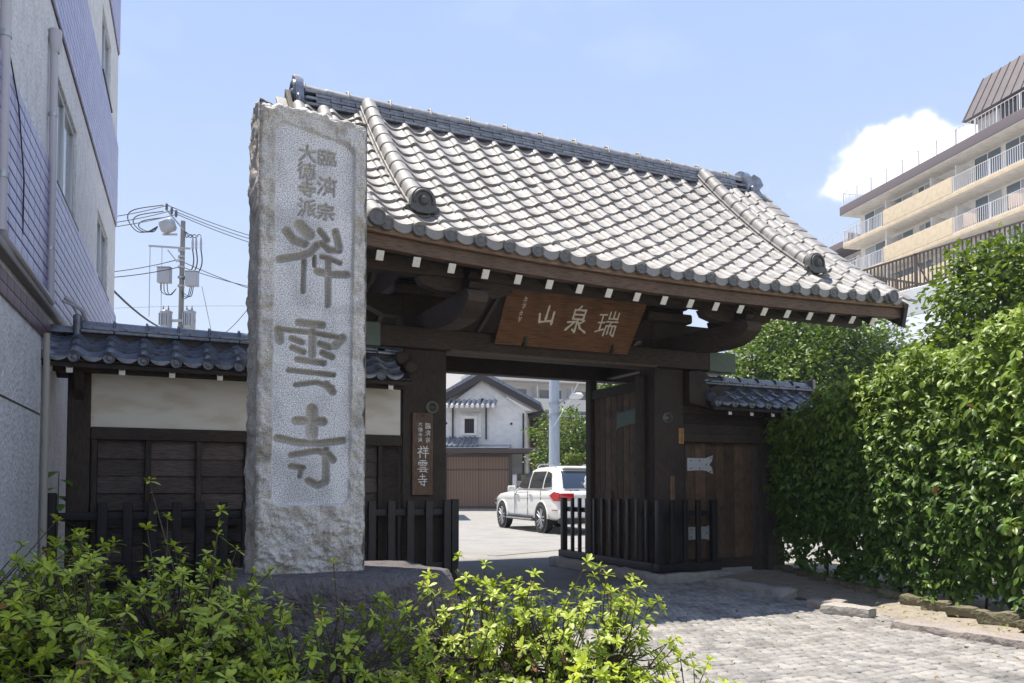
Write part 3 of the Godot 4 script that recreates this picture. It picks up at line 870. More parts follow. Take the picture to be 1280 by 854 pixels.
	# eave boards, following the gentle lift of the eave
	for e in [["eave_board", 3.175, 3.292, 1.66, 1.745, "brown_wood_x1"], ["eave_batten", 3.294, 3.365, 1.66, 1.785, "brown_wood_x2"]]:
		var rows := []
		for c in [Vector2(e[3], e[1]), Vector2(e[4] - 0.006, e[1]), Vector2(e[4], e[1] + 0.006), Vector2(e[4], e[2] - 0.006), Vector2(e[4] - 0.006, e[2]), Vector2(e[3], e[2]), Vector2(e[3], e[1])]:
			var row := PackedVector3Array()
			for n in 25:
				var x := lerpf(-3.05, 3.74, n / 24.0)
				row.append(Vector3(x, c.y + eave_lift(x, 0.0), c.x))
			rows.append(row)
		var bd := Mb.new().grid(rows)
		for s in 2:
			var x: float = [-3.05, 3.74][s]
			var l := eave_lift(x, 0)
			bd.quad(Vector3(x, e[1] + l, e[3]), Vector3(x, e[1] + l, e[4]), Vector3(x, e[2] + l, e[4]), Vector3(x, e[2] + l, e[3]))
		part(e[0], bd, mt[e[5]], g)
	# roof decking under the tiles, front and rear
	var deck := []
	for j in 4:
		var row := PackedVector3Array()
		for n in 21:
			var t := 2.55 * n / 20.0
			row.append(Vector3([-3.08, 0.5, 2.2, 3.78][j], slope_y(t) - 0.03 + eave_lift([-3.08, 0.5, 2.2, 3.78][j], t) - (0.14 if t > 0.2 else 0.0), 1.79 - t))
		deck.append(row)
	part("roof_deck", Mb.new().grid(deck), mt.dark_wood_x0, g)
	var rear := []
	for j in 2:
		var row := PackedVector3Array()
		for n in 13:
			var t := 3.75 * n / 12.0
			row.append(Vector3([-3.08, 3.78][j], 3.42 + 0.42 * t + 0.045 * t * t, -4.55 + t))
		rear.append(row)
	part("roof_deck", Mb.new().grid(rear), mt.dark_wood_x0, g)
	part("rear_eave_board", Mb.new().span(Vector3(-3.05, 3.22, -4.55), Vector3(3.74, 3.40, -4.47), 0.006), mt.dark_wood_x1, g)
	# front slope tiles: 14 rows
	var N := 14
	var ts := slope_rows(N, 2.50)
	var tilem := pantile(0.285)
	var lip := eave_lip(0.062)
	var disc := tile_disc(0.064)
	var spare := [[], [], [], []]
	var made := 0
	for r in N:
		var t0: float = ts[r]
		var t1: float = ts[r + 1]
		for c in range(-1, 22):
			var x := -2.601 + 0.288 * c
			var p0 := Vector3(x, slope_y(t0) + eave_lift(x + 0.1, t0), 1.80 - t0)
			var p1 := Vector3(x, slope_y(t1) + eave_lift(x + 0.1, t1), 1.80 - t1)
			var up := (p1 - p0).normalized()
			var ba := Basis(Vector3.RIGHT, up, Vector3.RIGHT.cross(up)).rotated(Vector3.UP, rnd(-0.012, 0.012))
			p0 += Vector3(rnd(-0.005, 0.005), rnd(-0.003, 0.005), rnd(-0.006, 0.006))
			var m := rng.randi() % 4
			if r == 0:
				var et := part("eave_tile", tilem, mt["tile_%d" % m], g, p0, ba)
				var inv := ba.inverse()
				part("lip", lip, mt.tile_face, et, Vector3(0, -0.004, 0), inv)
				part("roundel", disc, mt.disc_face, et, inv * Vector3(-0.004, 0.012, 0.022), inv)
			elif (c >= 0 or r < 3) and made < 300 and not (r == N - 1 and c > 12):
				part("roof_tile", tilem, mt["tile_%d" % m], g, p0, ba)
				made += 1
			else:
				spare[m].append(Transform3D(ba, p0))
	# rear slope, out of sight: the same tiles joined
	for r in 15:
		var t0 := 3.75 * r / 15.0
		var t1 := 3.75 * (r + 1) / 15.0
		for c in range(-1, 22):
			var x := -2.601 + 0.288 * c
			var p0 := Vector3(x + 0.18, 3.45 + 0.42 * t0 + 0.045 * t0 * t0, -4.57 + t0)
			var p1 := Vector3(x + 0.18, 3.45 + 0.42 * t1 + 0.045 * t1 * t1, -4.57 + t1)
			var up := (p1 - p0).normalized()
			spare[(r + c + 4) % 4].append(Transform3D(Basis(Vector3.LEFT, up, Vector3.LEFT.cross(up)), p0))
	var fts := []
	var fcs := []
	for m in 4:
		for t in spare[m]:
			var q: float = [0.36, 0.31, 0.39, 0.335][m]
			fts.append(t)
			fcs.append(Color(q, q * 0.99, q * 0.97))
	scatter("far_roof_tiles", tilem, mt.tile_any, fts, fcs, g)
	# verges: two rows of cover tiles each side, edge tile and gable board
	var cov := cover_tile(0.245, 0.078)
	for x in [-2.70, -2.98, 3.20, 3.50]:
		for r in N - 1:
			var t0: float = ts[r] - (0.0 if r > 0 else 0.03)
			var t1: float = ts[r + 1]
			var p0 := Vector3(x, slope_y(t0) + eave_lift(x, t0) + 0.055, 1.80 - t0)
			var p1 := Vector3(x, slope_y(t1) + eave_lift(x, t1) + 0.055, 1.80 - t1)
			var up := (p1 - p0).normalized()
			var ba := Basis(Vector3.RIGHT, up, Vector3.RIGHT.cross(up))
			var o := part("verge_tile", cov, mt["tile_%d" % ((r * 3 + int(x * 7 + 40)) % 4)], g, p0, ba)
			if r == 0: part("roundel", tile_disc(0.078), mt.disc_face, o, ba.inverse() * Vector3(0, -0.005, 0.02), ba.inverse())
	for s in [-1, 1]:
		var xe: float = -3.13 if s < 0 else 3.83
		var et := Mb.new()
		for r in N:
			var t0: float = ts[r] - (0.06 if r == 0 else 0.0)
			var t1: float = ts[r + 1] + 0.02
			var a := Vector3(xe, slope_y(t0) + eave_lift(xe, t0) + 0.035, 1.80 - t0)
			var b := Vector3(xe, slope_y(t1) + eave_lift(xe, t1) + 0.015, 1.80 - t1)
			part("verge_edge_tile", Mb.new().bar(a, b, 0.16, 0.035, 0.008), mt["tile_%d" % (r % 4)], g)
		var poly := PackedVector2Array()
		for n in 11:
			var t := -0.02 + 2.6 * n / 10.0
			poly.append(Vector2(1.80 - t, slope_y(t) - 0.03))
		for n in 11:
			var t := 2.6 - 2.62 * n / 10.0
			poly.append(Vector2(1.74 - t, slope_y(t) - 0.30 - 0.05 * sin(t)))
		var xb: float = -3.10 if s < 0 else 3.74
		part("gable_board", Mb.new().prism(poly, Vector3(xb, eave_lift(xb, 0), 0), Vector3(0, 0, 1), Vector3.UP, Vector3(0.055, 0, 0)), mt.dark_wood_z1, g)
		var poly2 := PackedVector2Array()
		for p in [Vector2(-0.8, 5.35), Vector2(-0.8, 5.05), Vector2(-2.6, 4.22), Vector2(-4.5, 3.2), Vector2(-4.56, 3.42), Vector2(-2.6, 4.48)]: poly2.append(p)
		part("gable_board", Mb.new().prism(poly2, Vector3(xb, 0, 0), Vector3(0, 0, 1), Vector3.UP, Vector3(0.055, 0, 0)), mt.dark_wood_z1, g)
		# gable infill between the purlins
		part("gable_post", Mb.new().span(Vector3(s * 1.66 - 0.05, 3.76, -2.4), Vector3(s * 1.66 + 0.05, 4.0, 0.4), 0.01), mt.dark_wood_z0, g)
	# descending ridges
	var capm := cover_tile(0.235, 0.092)
	for x in [-2.17, 2.69]:
		var n := 11
		for r in n:
			var i0 := 2.3 + r * (N - 2.35) / n
			var i1 := 2.3 + (r + 1) * (N - 2.35) / n
			var t0: float = lerpf(ts[int(i0)], ts[mini(int(i0) + 1, N)], i0 - int(i0))
			var t1: float = lerpf(ts[int(i1)], ts[mini(int(i1) + 1, N)], i1 - int(i1))
			var p0 := Vector3(x, slope_y(t0) + 0.05, 1.80 - t0)
			var p1 := Vector3(x, slope_y(t1) + 0.05, 1.80 - t1)
			var up := (p1 - p0).normalized()
			var ba := Basis(Vector3.RIGHT, up, Vector3.RIGHT.cross(up))
			for c in 3:
				var wdt: float = [0.27, 0.235, 0.20][c]
				part("ridge_course_tile", Mb.new().box(Vector3(0, 0.12, 0.012 + c * 0.034), Vector3(wdt, p0.distance_to(p1) - 0.006, 0.026), 0.006), mt["tile_%d" % ((r + c) % 4)], g, p0, ba)
			part("ridge_cover_tile", capm, mt["tile_%d" % ((r * 2 + 1) % 4)], g, p0 + ba.z * 0.105, ba)
		var te: float = lerpf(ts[2], ts[3], 0.3)
		var pe := Vector3(x, slope_y(te) + 0.03, 1.80 - te + 0.05)
		place_oni(0.115, pe + Vector3(0, 0.04, 0.04), Basis(), mt.oni_dark, g)
		part("ridge_end_cap", tile_disc(0.095), mt.oni_dark, g, pe + Vector3(0, 0.165, 0.02))
	# main ridge: clay fill, five courses of flat tiles, round caps with collars
	var zc := -0.80
	part("ridge_bed", Mb.new().span(Vector3(-2.9, 5.20, zc - 0.16), Vector3(3.45, 5.555, zc + 0.16)), mt.clay, g)
	for c in 5:
		var y := 5.565 + c * 0.043
		var wd := 0.46 - c * 0.035
		for s in [-1, 1]:
			var n := 22
			for q in n:
				var l := 6.36 / n
				var x := -2.90 + l * (q + 0.5) + (0.12 if c % 2 == 1 else 0.0)
				if c % 2 == 1 and q == n - 1: continue
				var o = Mb.new().box(Vector3(0, 0, 0), Vector3(l - 0.005, 0.033, wd / 2.0), 0.006) if not shared.has("nosh%d" % c) else shared["nosh%d" % c]
				if o is Mb:
					o = o.mesh()
					shared["nosh%d" % c] = o
				if s > 0: part("ridge_flat_tile", o, mt["sky_tinted_tile_%d" % (rng.randi() % 4)], g, Vector3(x, y + rnd(-0.002, 0.002), zc + wd / 4.0 + rnd(-0.004, 0.004)), Basis(Vector3.RIGHT, 0.10))
		var back := Mb.new().box(Vector3(0.28, y, zc - wd / 4.0), Vector3(6.36, 0.033, wd / 2.0), 0.006, Basis(Vector3.RIGHT, -0.02))
		part("ridge_rear_course", back, mt.sky_tinted_tile_0, g)
	var rc := cover_tile(0.25, 0.085)
	for q in 25:
		var x := -2.90 + 6.36 / 25.0 * q
		part("ridge_cap", rc, mt["tile_%d" % (rng.randi() % 4)], g, Vector3(x, 5.775, zc), Basis(Vector3(0, 0, 1), Vector3(1, 0, 0), Vector3(0, 1, 0)) * Basis(Vector3(0, 1, 0), 0.0))
		part("ridge_collar", Mb.new().tube([Vector3(x + 0.01, 5.775, zc - 0.10), Vector3(x + 0.01, 5.85, zc - 0.07), Vector3(x + 0.01, 5.885, zc), Vector3(x + 0.01, 5.85, zc + 0.07), Vector3(x + 0.01, 5.775, zc + 0.10)], [0.014], 6), mt.tile_2, g) if q % 2 == 0 else null
	# ridge ends
	var lt := Basis(Vector3.UP, -PI / 2)
	place_oni(0.20, Vector3(-2.96, 5.56, zc), lt, mt.sky_tinted_tile_2, g)
	place_oni(0.20, Vector3(3.52, 5.56, zc), Basis(Vector3.UP, PI / 2), mt.sky_tinted_tile_2, g)
	part("ridge_end_cap", tile_disc(0.095), mt.tile_0, g, Vector3(-3.0, 5.86, zc), lt)
	part("ridge_end_fin", Mb.new().prism(PackedVector2Array([Vector2(-0.10, 0), Vector2(0.12, 0), Vector2(0.20, 0.10), Vector2(0.12, 0.18), Vector2(0.20, 0.26), Vector2(0.14, 0.36), Vector2(0.02, 0.40), Vector2(-0.06, 0.33), Vector2(-0.02, 0.25), Vector2(-0.10, 0.15)]), Vector3(3.60, 5.44, zc + 0.06), Vector3(1, 0, 0), Vector3.UP, Vector3(0, 0, 0.13)), mt.sky_tinted_tile_2, g)
	# the open door leaf on the right, and its twin on the left
	for s in [-1, 1]:
		var leaf := part("door_leaf", Mb.new().span(Vector3(s * 1.41 - 0.02, 0.16, -1.45), Vector3(s * 1.41 + 0.02, 2.52, -0.36), 0.006), mt.door_y1, g)
		for n in 7:
			part("plank", Mb.new().box(Vector3.ZERO, Vector3(0.03, 2.26, 0.145), 0.006), mt["door_y%d" % (n % 3)], leaf, Vector3(s * 1.375, 1.34, -1.36 + n * 0.152))
		part("rail", Mb.new().span(Vector3(s * 1.37 - 0.035, 2.47, -1.46), Vector3(s * 1.37 + 0.035, 2.60, -0.35), 0.008), mt.dark_wood_z1, leaf)
		part("stile", Mb.new().span(Vector3(s * 1.37 - 0.035, 0.16, -0.35), Vector3(s * 1.37 + 0.035, 2.66, -0.22), 0.008), mt.dark_wood_y0, leaf)
		part("rail", Mb.new().span(Vector3(s * 1.37 - 0.035, 0.12, -1.46), Vector3(s * 1.37 + 0.035, 0.21, -0.35), 0.008), mt.dark_wood_z1, leaf)
		var hp := PackedVector2Array([Vector2(-0.36, 2.05), Vector2(-0.75, 2.02), Vector2(-0.82, 1.99), Vector2(-0.81, 2.25), Vector2(-0.75, 2.22), Vector2(-0.36, 2.24)])
		part("copper_strap", Mb.new().prism(hp, Vector3(s * 1.36 - (0.012 if s > 0 else -0.0), 0, 0), Vector3(0, 0, 1), Vector3.UP, Vector3(0.012, 0, 0)), mt.dark_verdigris, leaf)
		part("latch_block", Mb.new().span(Vector3(s * 1.36 - 0.03, 1.02, -1.10), Vector3(s * 1.36 + 0.03, 1.16, -0.95), 0.006), mt.brown_wood_y1, leaf)
	# hooks under the plaque
	for x in [-0.55, 0.62]:
		part("iron_hook", Mb.new().tube([Vector3(x, 2.90, 0.10), Vector3(x, 2.86, 0.20), Vector3(x, 2.83, 0.24), Vector3(x, 2.87, 0.29), Vector3(x, 2.92, 0.28)], [0.018], 7), mt.bronze, g)

# ---------------------------------------------------------------- wing walls beside the gate
func small_roof(g: Node3D, x0: float, x1: float, first: float, ye: float, ze: float, zr: float, slope: float, ridge0: float, ridge1: float) -> void:
	var run := ze - zr
	var rows := 3
	var tm := pantile(run / rows / cos(atan(slope)) + 0.035)
	var disc := tile_disc(0.05)
	var lip := eave_lip(0.030)
	for side in [1, -1]:
		for r in rows:
			var z0 := ze - run * r / rows
			var y0 := ye + slope * run * r / rows
			var up := Vector3(0, slope, -1.0 * side).normalized()
			var n := int((x1 - first) / 0.278) + 1
			for c in n:
				var x := first + 0.278 * c
				if x > x1 - 0.12: continue
				var ba := Basis(Vector3.RIGHT * side, up, (Vector3.RIGHT * side).cross(up)).rotated(Vector3.UP, rnd(-0.006, 0.006))
				var p := Vector3(x if side > 0 else x + 0.18, y0 + rnd(-0.002, 0.003), z0 if side > 0 else 2 * zr - z0)
				var t := part("roof_tile", tm, mt["sky_tinted_tile_%d" % (rng.randi() % 4)], g, p, ba)  # same grey tiles; their shade is put into a darker blue colour
				if r == 0 and side > 0:
					part("lip", lip, mt.sky_tinted_tile_1, t, Vector3(0, -0.004, 0), ba.inverse())
					part("roundel", disc, mt.sky_tinted_tile_1, t, ba.inverse() * Vector3(-0.004, 0.012, 0.014), ba.inverse())
	part("roof_deck", Mb.new().prism(PackedVector2Array([Vector2(ze - 0.02, ye - 0.03), Vector2(zr, ye + slope * run - 0.02), Vector2(2 * zr - ze + 0.02, ye - 0.03), Vector2(2 * zr - ze + 0.02, ye - 0.07), Vector2(zr, ye + slope * run - 0.09), Vector2(ze - 0.02, ye - 0.07)]), Vector3(x0, 0, 0), Vector3(0, 0, 1), Vector3.UP, Vector3(x1 - x0, 0, 0)), mt.dark_wood_x1, g)
	var yr := ye + slope * run
	part("ridge_bed", Mb.new().span(Vector3(ridge0, yr - 0.05, zr - 0.06), Vector3(ridge1, yr + 0.04, zr + 0.06)), mt.clay, g)
	var l := 0.272
	var n := int((ridge1 - ridge0) / l)
	l = (ridge1 - ridge0) / n
	for k in n:
		var x := ridge0 + l * (k + 0.5)
		part("ridge_flat_tile", Mb.new().box(Vector3.ZERO, Vector3(l - 0.005, 0.032, 0.24), 0.006), mt["sky_tinted_tile_%d" % (k % 4)], g, Vector3(x, yr + 0.045, zr))
		part("ridge_flat_tile", Mb.new().box(Vector3.ZERO, Vector3(l - 0.005, 0.030, 0.20), 0.006), mt["sky_tinted_tile_%d" % ((k + 2) % 4)], g, Vector3(x + 0.1 if k < n - 1 else x, yr + 0.078, zr))
		part("ridge_cap", cover_tile(l, 0.068), mt["sky_tinted_tile_%d" % ((k + 1) % 4)], g, Vector3(x - l / 2, yr + 0.092, zr), Basis(Vector3(0, 0, 1), Vector3(1, 0, 0), Vector3(0, 1, 0)))
		part("ridge_collar", Mb.new().tube([Vector3(x - l / 2, yr + 0.09, zr - 0.078), Vector3(x - l / 2, yr + 0.145, zr - 0.056), Vector3(x - l / 2, yr + 0.17, zr), Vector3(x - l / 2, yr + 0.145, zr + 0.056), Vector3(x - l / 2, yr + 0.09, zr + 0.078)], [0.013], 6), mt["sky_tinted_tile_%d" % (k % 4)], g)

func left_wing() -> void:
	var g := thing("wing_wall", "low wall left of the gate with cream plaster above dark boards and a tiled cap", "wall")
	part("end_post", Mb.new().span(Vector3(-5.137, 0.15, -0.2), Vector3(-4.945, 2.30, 0.03), 0.01), mt.dark_wood_y0, g)
	part("foundation", Mb.new().span(Vector3(-5.2, 0.0, -0.18), Vector3(-1.95, 0.20, 0.03), 0.02), mt.kerb_stone, g)
	part("plaster_panel", Mb.new().span(Vector3(-4.945, 1.77, -0.14), Vector3(-1.94, 2.34, -0.02)), mt.plaster, g)
	part("head_beam", Mb.new().span(Vector3(-5.3, 2.335, -0.10), Vector3(-1.94, 2.43, 0.0), 0.008), mt.dark_wood_x1, g)
	part("middle_beam", Mb.new().span(Vector3(-4.943, 1.655, -0.15), Vector3(-1.93, 1.775, 0.02), 0.008), mt.dark_wood_x0, g)
	part("sill_beam", Mb.new().span(Vector3(-4.943, 0.20, -0.15), Vector3(-1.93, 0.31, 0.02), 0.008), mt.dark_wood_x0, g)
	part("backing", Mb.new().span(Vector3(-4.94, 0.3, -0.14), Vector3(-1.94, 1.66, -0.08)), mt.dark_wood_x1, g)
	for k in 7:
		var x := -4.911 + 0.457 * k
		part("batten", Mb.new().span(Vector3(x - 0.025, 0.31, -0.07), Vector3(x + 0.025, 1.655, 0.012), 0.006), mt["dark_wood_y%d" % (k % 3)], g)
		if k == 6: break
		for r in 8:
			var y := 0.33 + 0.165 * r
			var bd := Mb.new().box(Vector3.ZERO, Vector3(0.405, 0.185, 0.014), 0.004, Basis(Vector3.RIGHT, -0.13))
			part("board", bd, mt["board_x%d" % (rng.randi() % 3)], g, Vector3(x + 0.2285, y + 0.085, -0.043 + rnd(-0.003, 0.003)), Basis(Vector3(0, 0, 1), rnd(-0.006, 0.006)))
	small_roof(g, -5.34, -1.93, -5.055 - 0.278, 2.345, 0.42, -0.03, 0.60, -5.04, -1.95)
	for k in 9:
		var x := -5.094 + 0.419 * k
		if x > -1.95: break
		var r := part("rafter", Mb.new().bar(Vector3(x, 2.252, 0.375), Vector3(x, 2.47, -0.03), 0.045, 0.05, 0.003), mt.dark_wood_z0, g)
		part("white_end", Mb.new().box(Vector3(x, 2.252, 0.377), Vector3(0.052, 0.056, 0.012), 0.002), mt.white_end, r)
	part("eave_board", Mb.new().span(Vector3(-5.33, 2.325, 0.33), Vector3(-1.95, 2.352, 0.40), 0.004), mt.dark_wood_x1, g)
	var e := part("purlin", Mb.new().span(Vector3(-5.27, 2.25, 0.20), Vector3(-1.95, 2.31, 0.26), 0.005), mt.dark_wood_x0, g)
	part("white_end", Mb.new().span(Vector3(-5.285, 2.235, 0.262), Vector3(-5.235, 2.345, 0.30), 0.004), mt.white_end, e)
	part("post_bracket", Mb.new().prism(PackedVector2Array([Vector2(0.03, 2.02), Vector2(0.16, 2.10), Vector2(0.28, 2.25), Vector2(0.03, 2.25)]), Vector3(-5.07, 0, 0), Vector3(0, 0, 1), Vector3.UP, Vector3(0.07, 0, 0)), mt.dark_wood_z0, g)
	part("ridge_end_tile", Mb.new().span(Vector3(-5.10, 2.60, -0.14), Vector3(-5.03, 2.815, 0.08), 0.02), mt.sky_tinted_tile_1, g)
	part("ridge_cap", cover_tile(0.24, 0.06), mt.sky_tinted_tile_0, g, Vector3(-5.34, 2.66, -0.03), Basis(Vector3(0, 0, 1), Vector3(1, 0, 0), Vector3(0, 1, 0)))
	# carved bracket where the cap dies into the gate post
	for k in 2:
		part("carved_end", Mb.new().lathe([Vector2(0.001, 0), Vector2(0.055, 0), Vector2(0.075, 0.02), Vector2(0.075, 0.08), Vector2(0.055, 0.10), Vector2(0.001, 0.10)], Vector3(-1.98 + 0.08 * k, 2.60 - 0.10 * k, 0.10 + 0.06 * k), Vector3(0, 0, 1), 14), mt.dark_wood_z2, g)

func right_wing() -> void:
	var g := thing("side_gate", "dark side gate right of the main gate with a plank door and tiled cap", "gate")
	part("side_post", Mb.new().span(Vector3(3.29, 0.05, -0.26), Vector3(3.55, 2.30, -0.04), 0.01), mt.dark_wood_y1, g)
	part("post_shoe", Mb.new().span(Vector3(3.27, 0.0, -0.28), Vector3(3.57, 0.42, -0.02), 0.01), mt.dark_wood_y0, g)
	part("frame_post", Mb.new().span(Vector3(3.15, 0.05, -0.22), Vector3(3.23, 1.86, -0.07), 0.008), mt.dark_wood_y0, g)
	part("door_head", Mb.new().span(Vector3(1.86, 1.80, -0.24), Vector3(3.29, 1.92, -0.04), 0.01), mt.dark_wood_x0, g)
	for k in 3:
		part("wall_board", Mb.new().span(Vector3(1.86, 1.922 + 0.13 * k, -0.18), Vector3(3.29, 2.05 + 0.13 * k, -0.10 + 0.004 * k), 0.006), mt["dark_wood_x%d" % k], g)
	part("filler_board", Mb.new().span(Vector3(1.84, 2.30, -0.20), Vector3(2.24, 2.735, -0.10), 0.006), mt.dark_wood_y1, g)
	part("filler_board", Mb.new().span(Vector3(1.84, 0.05, -0.20), Vector3(1.975, 1.80, -0.12), 0.006), mt.dark_wood_y1, g)
	part("threshold", Mb.new().span(Vector3(1.9, 0.0, -0.26), Vector3(3.27, 0.05, -0.02), 0.01), mt.kerb_stone, g)
	var d := part("plank_door", Mb.new().span(Vector3(1.98, 0.15, -0.19), Vector3(3.11, 1.81, -0.165)), mt.door_y1, g)
	var x := 1.98
	for k in 7:
		var w: float = [0.15, 0.18, 0.16, 0.15, 0.17, 0.16, 0.16][k]
		part("plank", Mb.new().span(Vector3(x + 0.002, 0.15, -0.163), Vector3(x + w - 0.002, 1.805, -0.135 + 0.003 * (k % 2)), 0.004), mt["door_y%d" % [0, 2, 1, 0, 1, 2, 0][k]], d)
		x += w
	part("rail", Mb.new().span(Vector3(1.98, 0.13, -0.132), Vector3(3.11, 0.26, -0.10), 0.008), mt.dark_wood_x1, d)
	for y in [1.51, 0.60]:
		var f := PackedVector2Array([Vector2(2.0, -0.085), Vector2(2.24, -0.075), Vector2(2.32, -0.085), Vector2(2.42, -0.125), Vector2(2.405, -0.04), Vector2(2.36, 0.0), Vector2(2.405, 0.05), Vector2(2.42, 0.125), Vector2(2.30, 0.085), Vector2(2.0, 0.085)])
		var s := part("metal_strap", Mb.new().prism(f, Vector3(0, y, -0.130), Vector3.RIGHT, Vector3.UP, Vector3(0, 0, 0.008)), mt.bare_metal, d)
		for n in [Vector2(2.06, 0.05), Vector2(2.06, -0.05), Vector2(2.2, 0.05), Vector2(2.2, -0.05), Vector2(2.31, 0.0), Vector2(2.38, 0.09), Vector2(2.38, -0.09)]:
			part("nail", Mb.new().lathe([Vector2(0.011, 0), Vector2(0.008, 0.006), Vector2(0.0005, 0.008)], Vector3(n.x, y + n.y, -0.122), Vector3(0, 0, 1), 7), mt.bronze, s)
	small_roof(g, 2.12, 4.06, 2.16, 2.275, 0.30, -0.10, 0.66, 2.2, 4.08)
	for k in 5:
		var xr := 2.40 + 0.36 * k
		var r := part("rafter", Mb.new().bar(Vector3(xr, 2.175, 0.255), Vector3(xr, 2.41, -0.10), 0.045, 0.05, 0.003), mt.dark_wood_z0, g)
		part("white_end", Mb.new().box(Vector3(xr, 2.175, 0.257), Vector3(0.050, 0.052, 0.012), 0.002), mt.white_end, r)
	part("eave_board", Mb.new().span(Vector3(2.12, 2.258, 0.20), Vector3(4.05, 2.284, 0.285), 0.004), mt.dark_wood_x1, g)
	part("head_beam", Mb.new().span(Vector3(1.86, 2.28, -0.19), Vector3(4.0, 2.40, -0.05), 0.008), mt.dark_wood_x1, g)
	part("ridge_end_tile", Mb.new().span(Vector3(4.08, 2.42, -0.22), Vector3(4.15, 2.74, 0.02), 0.02), mt.tile_0, g)
	part("carved_bracket", Mb.new().prism(PackedVector2Array([Vector2(1.86, 2.30), Vector2(2.30, 2.22), Vector2(2.52, 2.30), Vector2(2.50, 2.45), Vector2(2.34, 2.56), Vector2(2.18, 2.50), Vector2(2.10, 2.60), Vector2(2.16, 2.68), Vector2(2.05, 2.72), Vector2(1.86, 2.70)]), Vector3(0, 0, 0.02), Vector3.RIGHT, Vector3.UP, Vector3(0, 0, 0.10)), mt.dark_wood_x0, g)

# ---------------------------------------------------------------- palisade fences
func fences() -> void:
	var bw: Material = mt.black_wood_y
	var g := thing("palisade_fence", "black picket fence on a stone kerb round the right gate post", "fence", Vector3.ZERO, 0.0, "black palisade fences")
	var pk := Mb.new().box(Vector3.ZERO, Vector3(0.068, 0.80, 0.045), 0.006).mesh()
	var pks := Mb.new().box(Vector3.ZERO, Vector3(0.045, 0.80, 0.055), 0.006).mesh()
	var big := Mb.new().box(Vector3.ZERO, Vector3(0.085, 0.80, 0.085), 0.008).mesh()
	for x in [1.545, 1.745, 1.945]: part("picket", pk, bw, g, Vector3(x, 0.65, 0.165))
	part("corner_post", big, bw, g, Vector3(1.36, 0.65, 0.15))
	part("end_post", big, bw, g, Vector3(2.20, 0.65, 0.15))
	part("end_post", big, bw, g, Vector3(1.36, 0.65, -2.36))
	for k in 10: part("picket", pks, bw, g, Vector3(1.345, 0.65, -0.10 - 0.218 * k))
	part("rail", Mb.new().span(Vector3(1.40, 0.84, 0.10), Vector3(2.16, 0.91, 0.142), 0.005), mt.black_wood_x, g)
	part("rail", Mb.new().span(Vector3(1.37, 0.84, -2.33), Vector3(1.41, 0.91, 0.11), 0.005), mt.black_wood_z, g)
	part("sill", Mb.new().span(Vector3(1.30, 0.145, 0.09), Vector3(2.28, 0.255, 0.22), 0.010), mt.black_wood_x, g)
	part("sill", Mb.new().span(Vector3(1.30, 0.147, -2.44), Vector3(1.42, 0.253, 0.088), 0.010), mt.black_wood_z, g)
	# its stones
	tag(part("kerb_block", rough_block(Vector3(0.84, 0.143, 0.24), 5), mt.kerb_stone, null, Vector3(1.80, 0.072, 0.13)), "grey kerb stone under the front of the right black picket fence", "stone", "stones round the gate")
	tag(part("kerb_block", rough_block(Vector3(0.22, 0.145, 2.62), 6), mt.kerb_stone, null, Vector3(1.30, 0.070, -1.26)), "long dark kerb stone under the side of the right black picket fence", "stone", "stones round the gate")
	tag(part("kerb_block", rough_block(Vector3(0.16, 0.15, 0.28), 7), mt.kerb_stone, null, Vector3(1.27, 0.068, 0.16), around_y(16)), "small wedge stone at the corner of the right picket fence", "stone", "stones round the gate")
	var h := thing("palisade_fence", "black picket fence along the plaster wall and round the left gate post", "fence", Vector3.ZERO, 0.0, "black palisade fences")
	var lp := Mb.new().box(Vector3.ZERO, Vector3(0.082, 0.96, 0.05), 0.006).mesh()
	for k in 17:
		var x := -4.826 + 0.2105 * k
		if x > -1.43: break
		part("picket", lp, mt.black_wood_y if k < 10 else mat("brown_black_wood", lin(0.036, 0.029, 0.026), 0.55, {"tex": tx.grain, "scale": Vector3(4.5, 0.45, 4.5)}), h, Vector3(x, 0.585, 0.165))
	part("end_post", Mb.new().box(Vector3.ZERO, Vector3(0.10, 1.14, 0.10), 0.008), bw, h, Vector3(-5.245, 0.585, 0.15))
	part("corner_post", Mb.new().box(Vector3.ZERO, Vector3(0.085, 1.0, 0.085), 0.008), mt.black_wood_y, h, Vector3(-1.37, 0.575, 0.15))
	for k in 10: part("picket", Mb.new().box(Vector3.ZERO, Vector3(0.05, 0.96, 0.062), 0.006), mt.black_wood_y, h, Vector3(-1.385, 0.585, -0.10 - 0.218 * k))
	part("end_post", Mb.new().box(Vector3.ZERO, Vector3(0.085, 1.0, 0.085), 0.008), mt.black_wood_y, h, Vector3(-1.37, 0.575, -2.36))
	part("rail", Mb.new().span(Vector3(-5.2, 0.90, 0.10), Vector3(-1.41, 0.975, 0.139), 0.005), mt.black_wood_x, h)
	part("rail", Mb.new().span(Vector3(-5.2, 0.32, 0.10), Vector3(-1.41, 0.39, 0.139), 0.005), mt.black_wood_x, h)
	part("rail", Mb.new().span(Vector3(-1.44, 0.90, -2.33), Vector3(-1.411, 0.975, 0.10), 0.005), mt.black_wood_z, h)
	part("sill", Mb.new().span(Vector3(-5.2, 0.0, 0.08), Vector3(-1.32, 0.10, 0.22), 0.010), mt.black_wood_x, h)
	part("sill", Mb.new().span(Vector3(-1.44, 0.002, -2.42), Vector3(-1.32, 0.098, 0.079), 0.010), mt.black_wood_z, h)

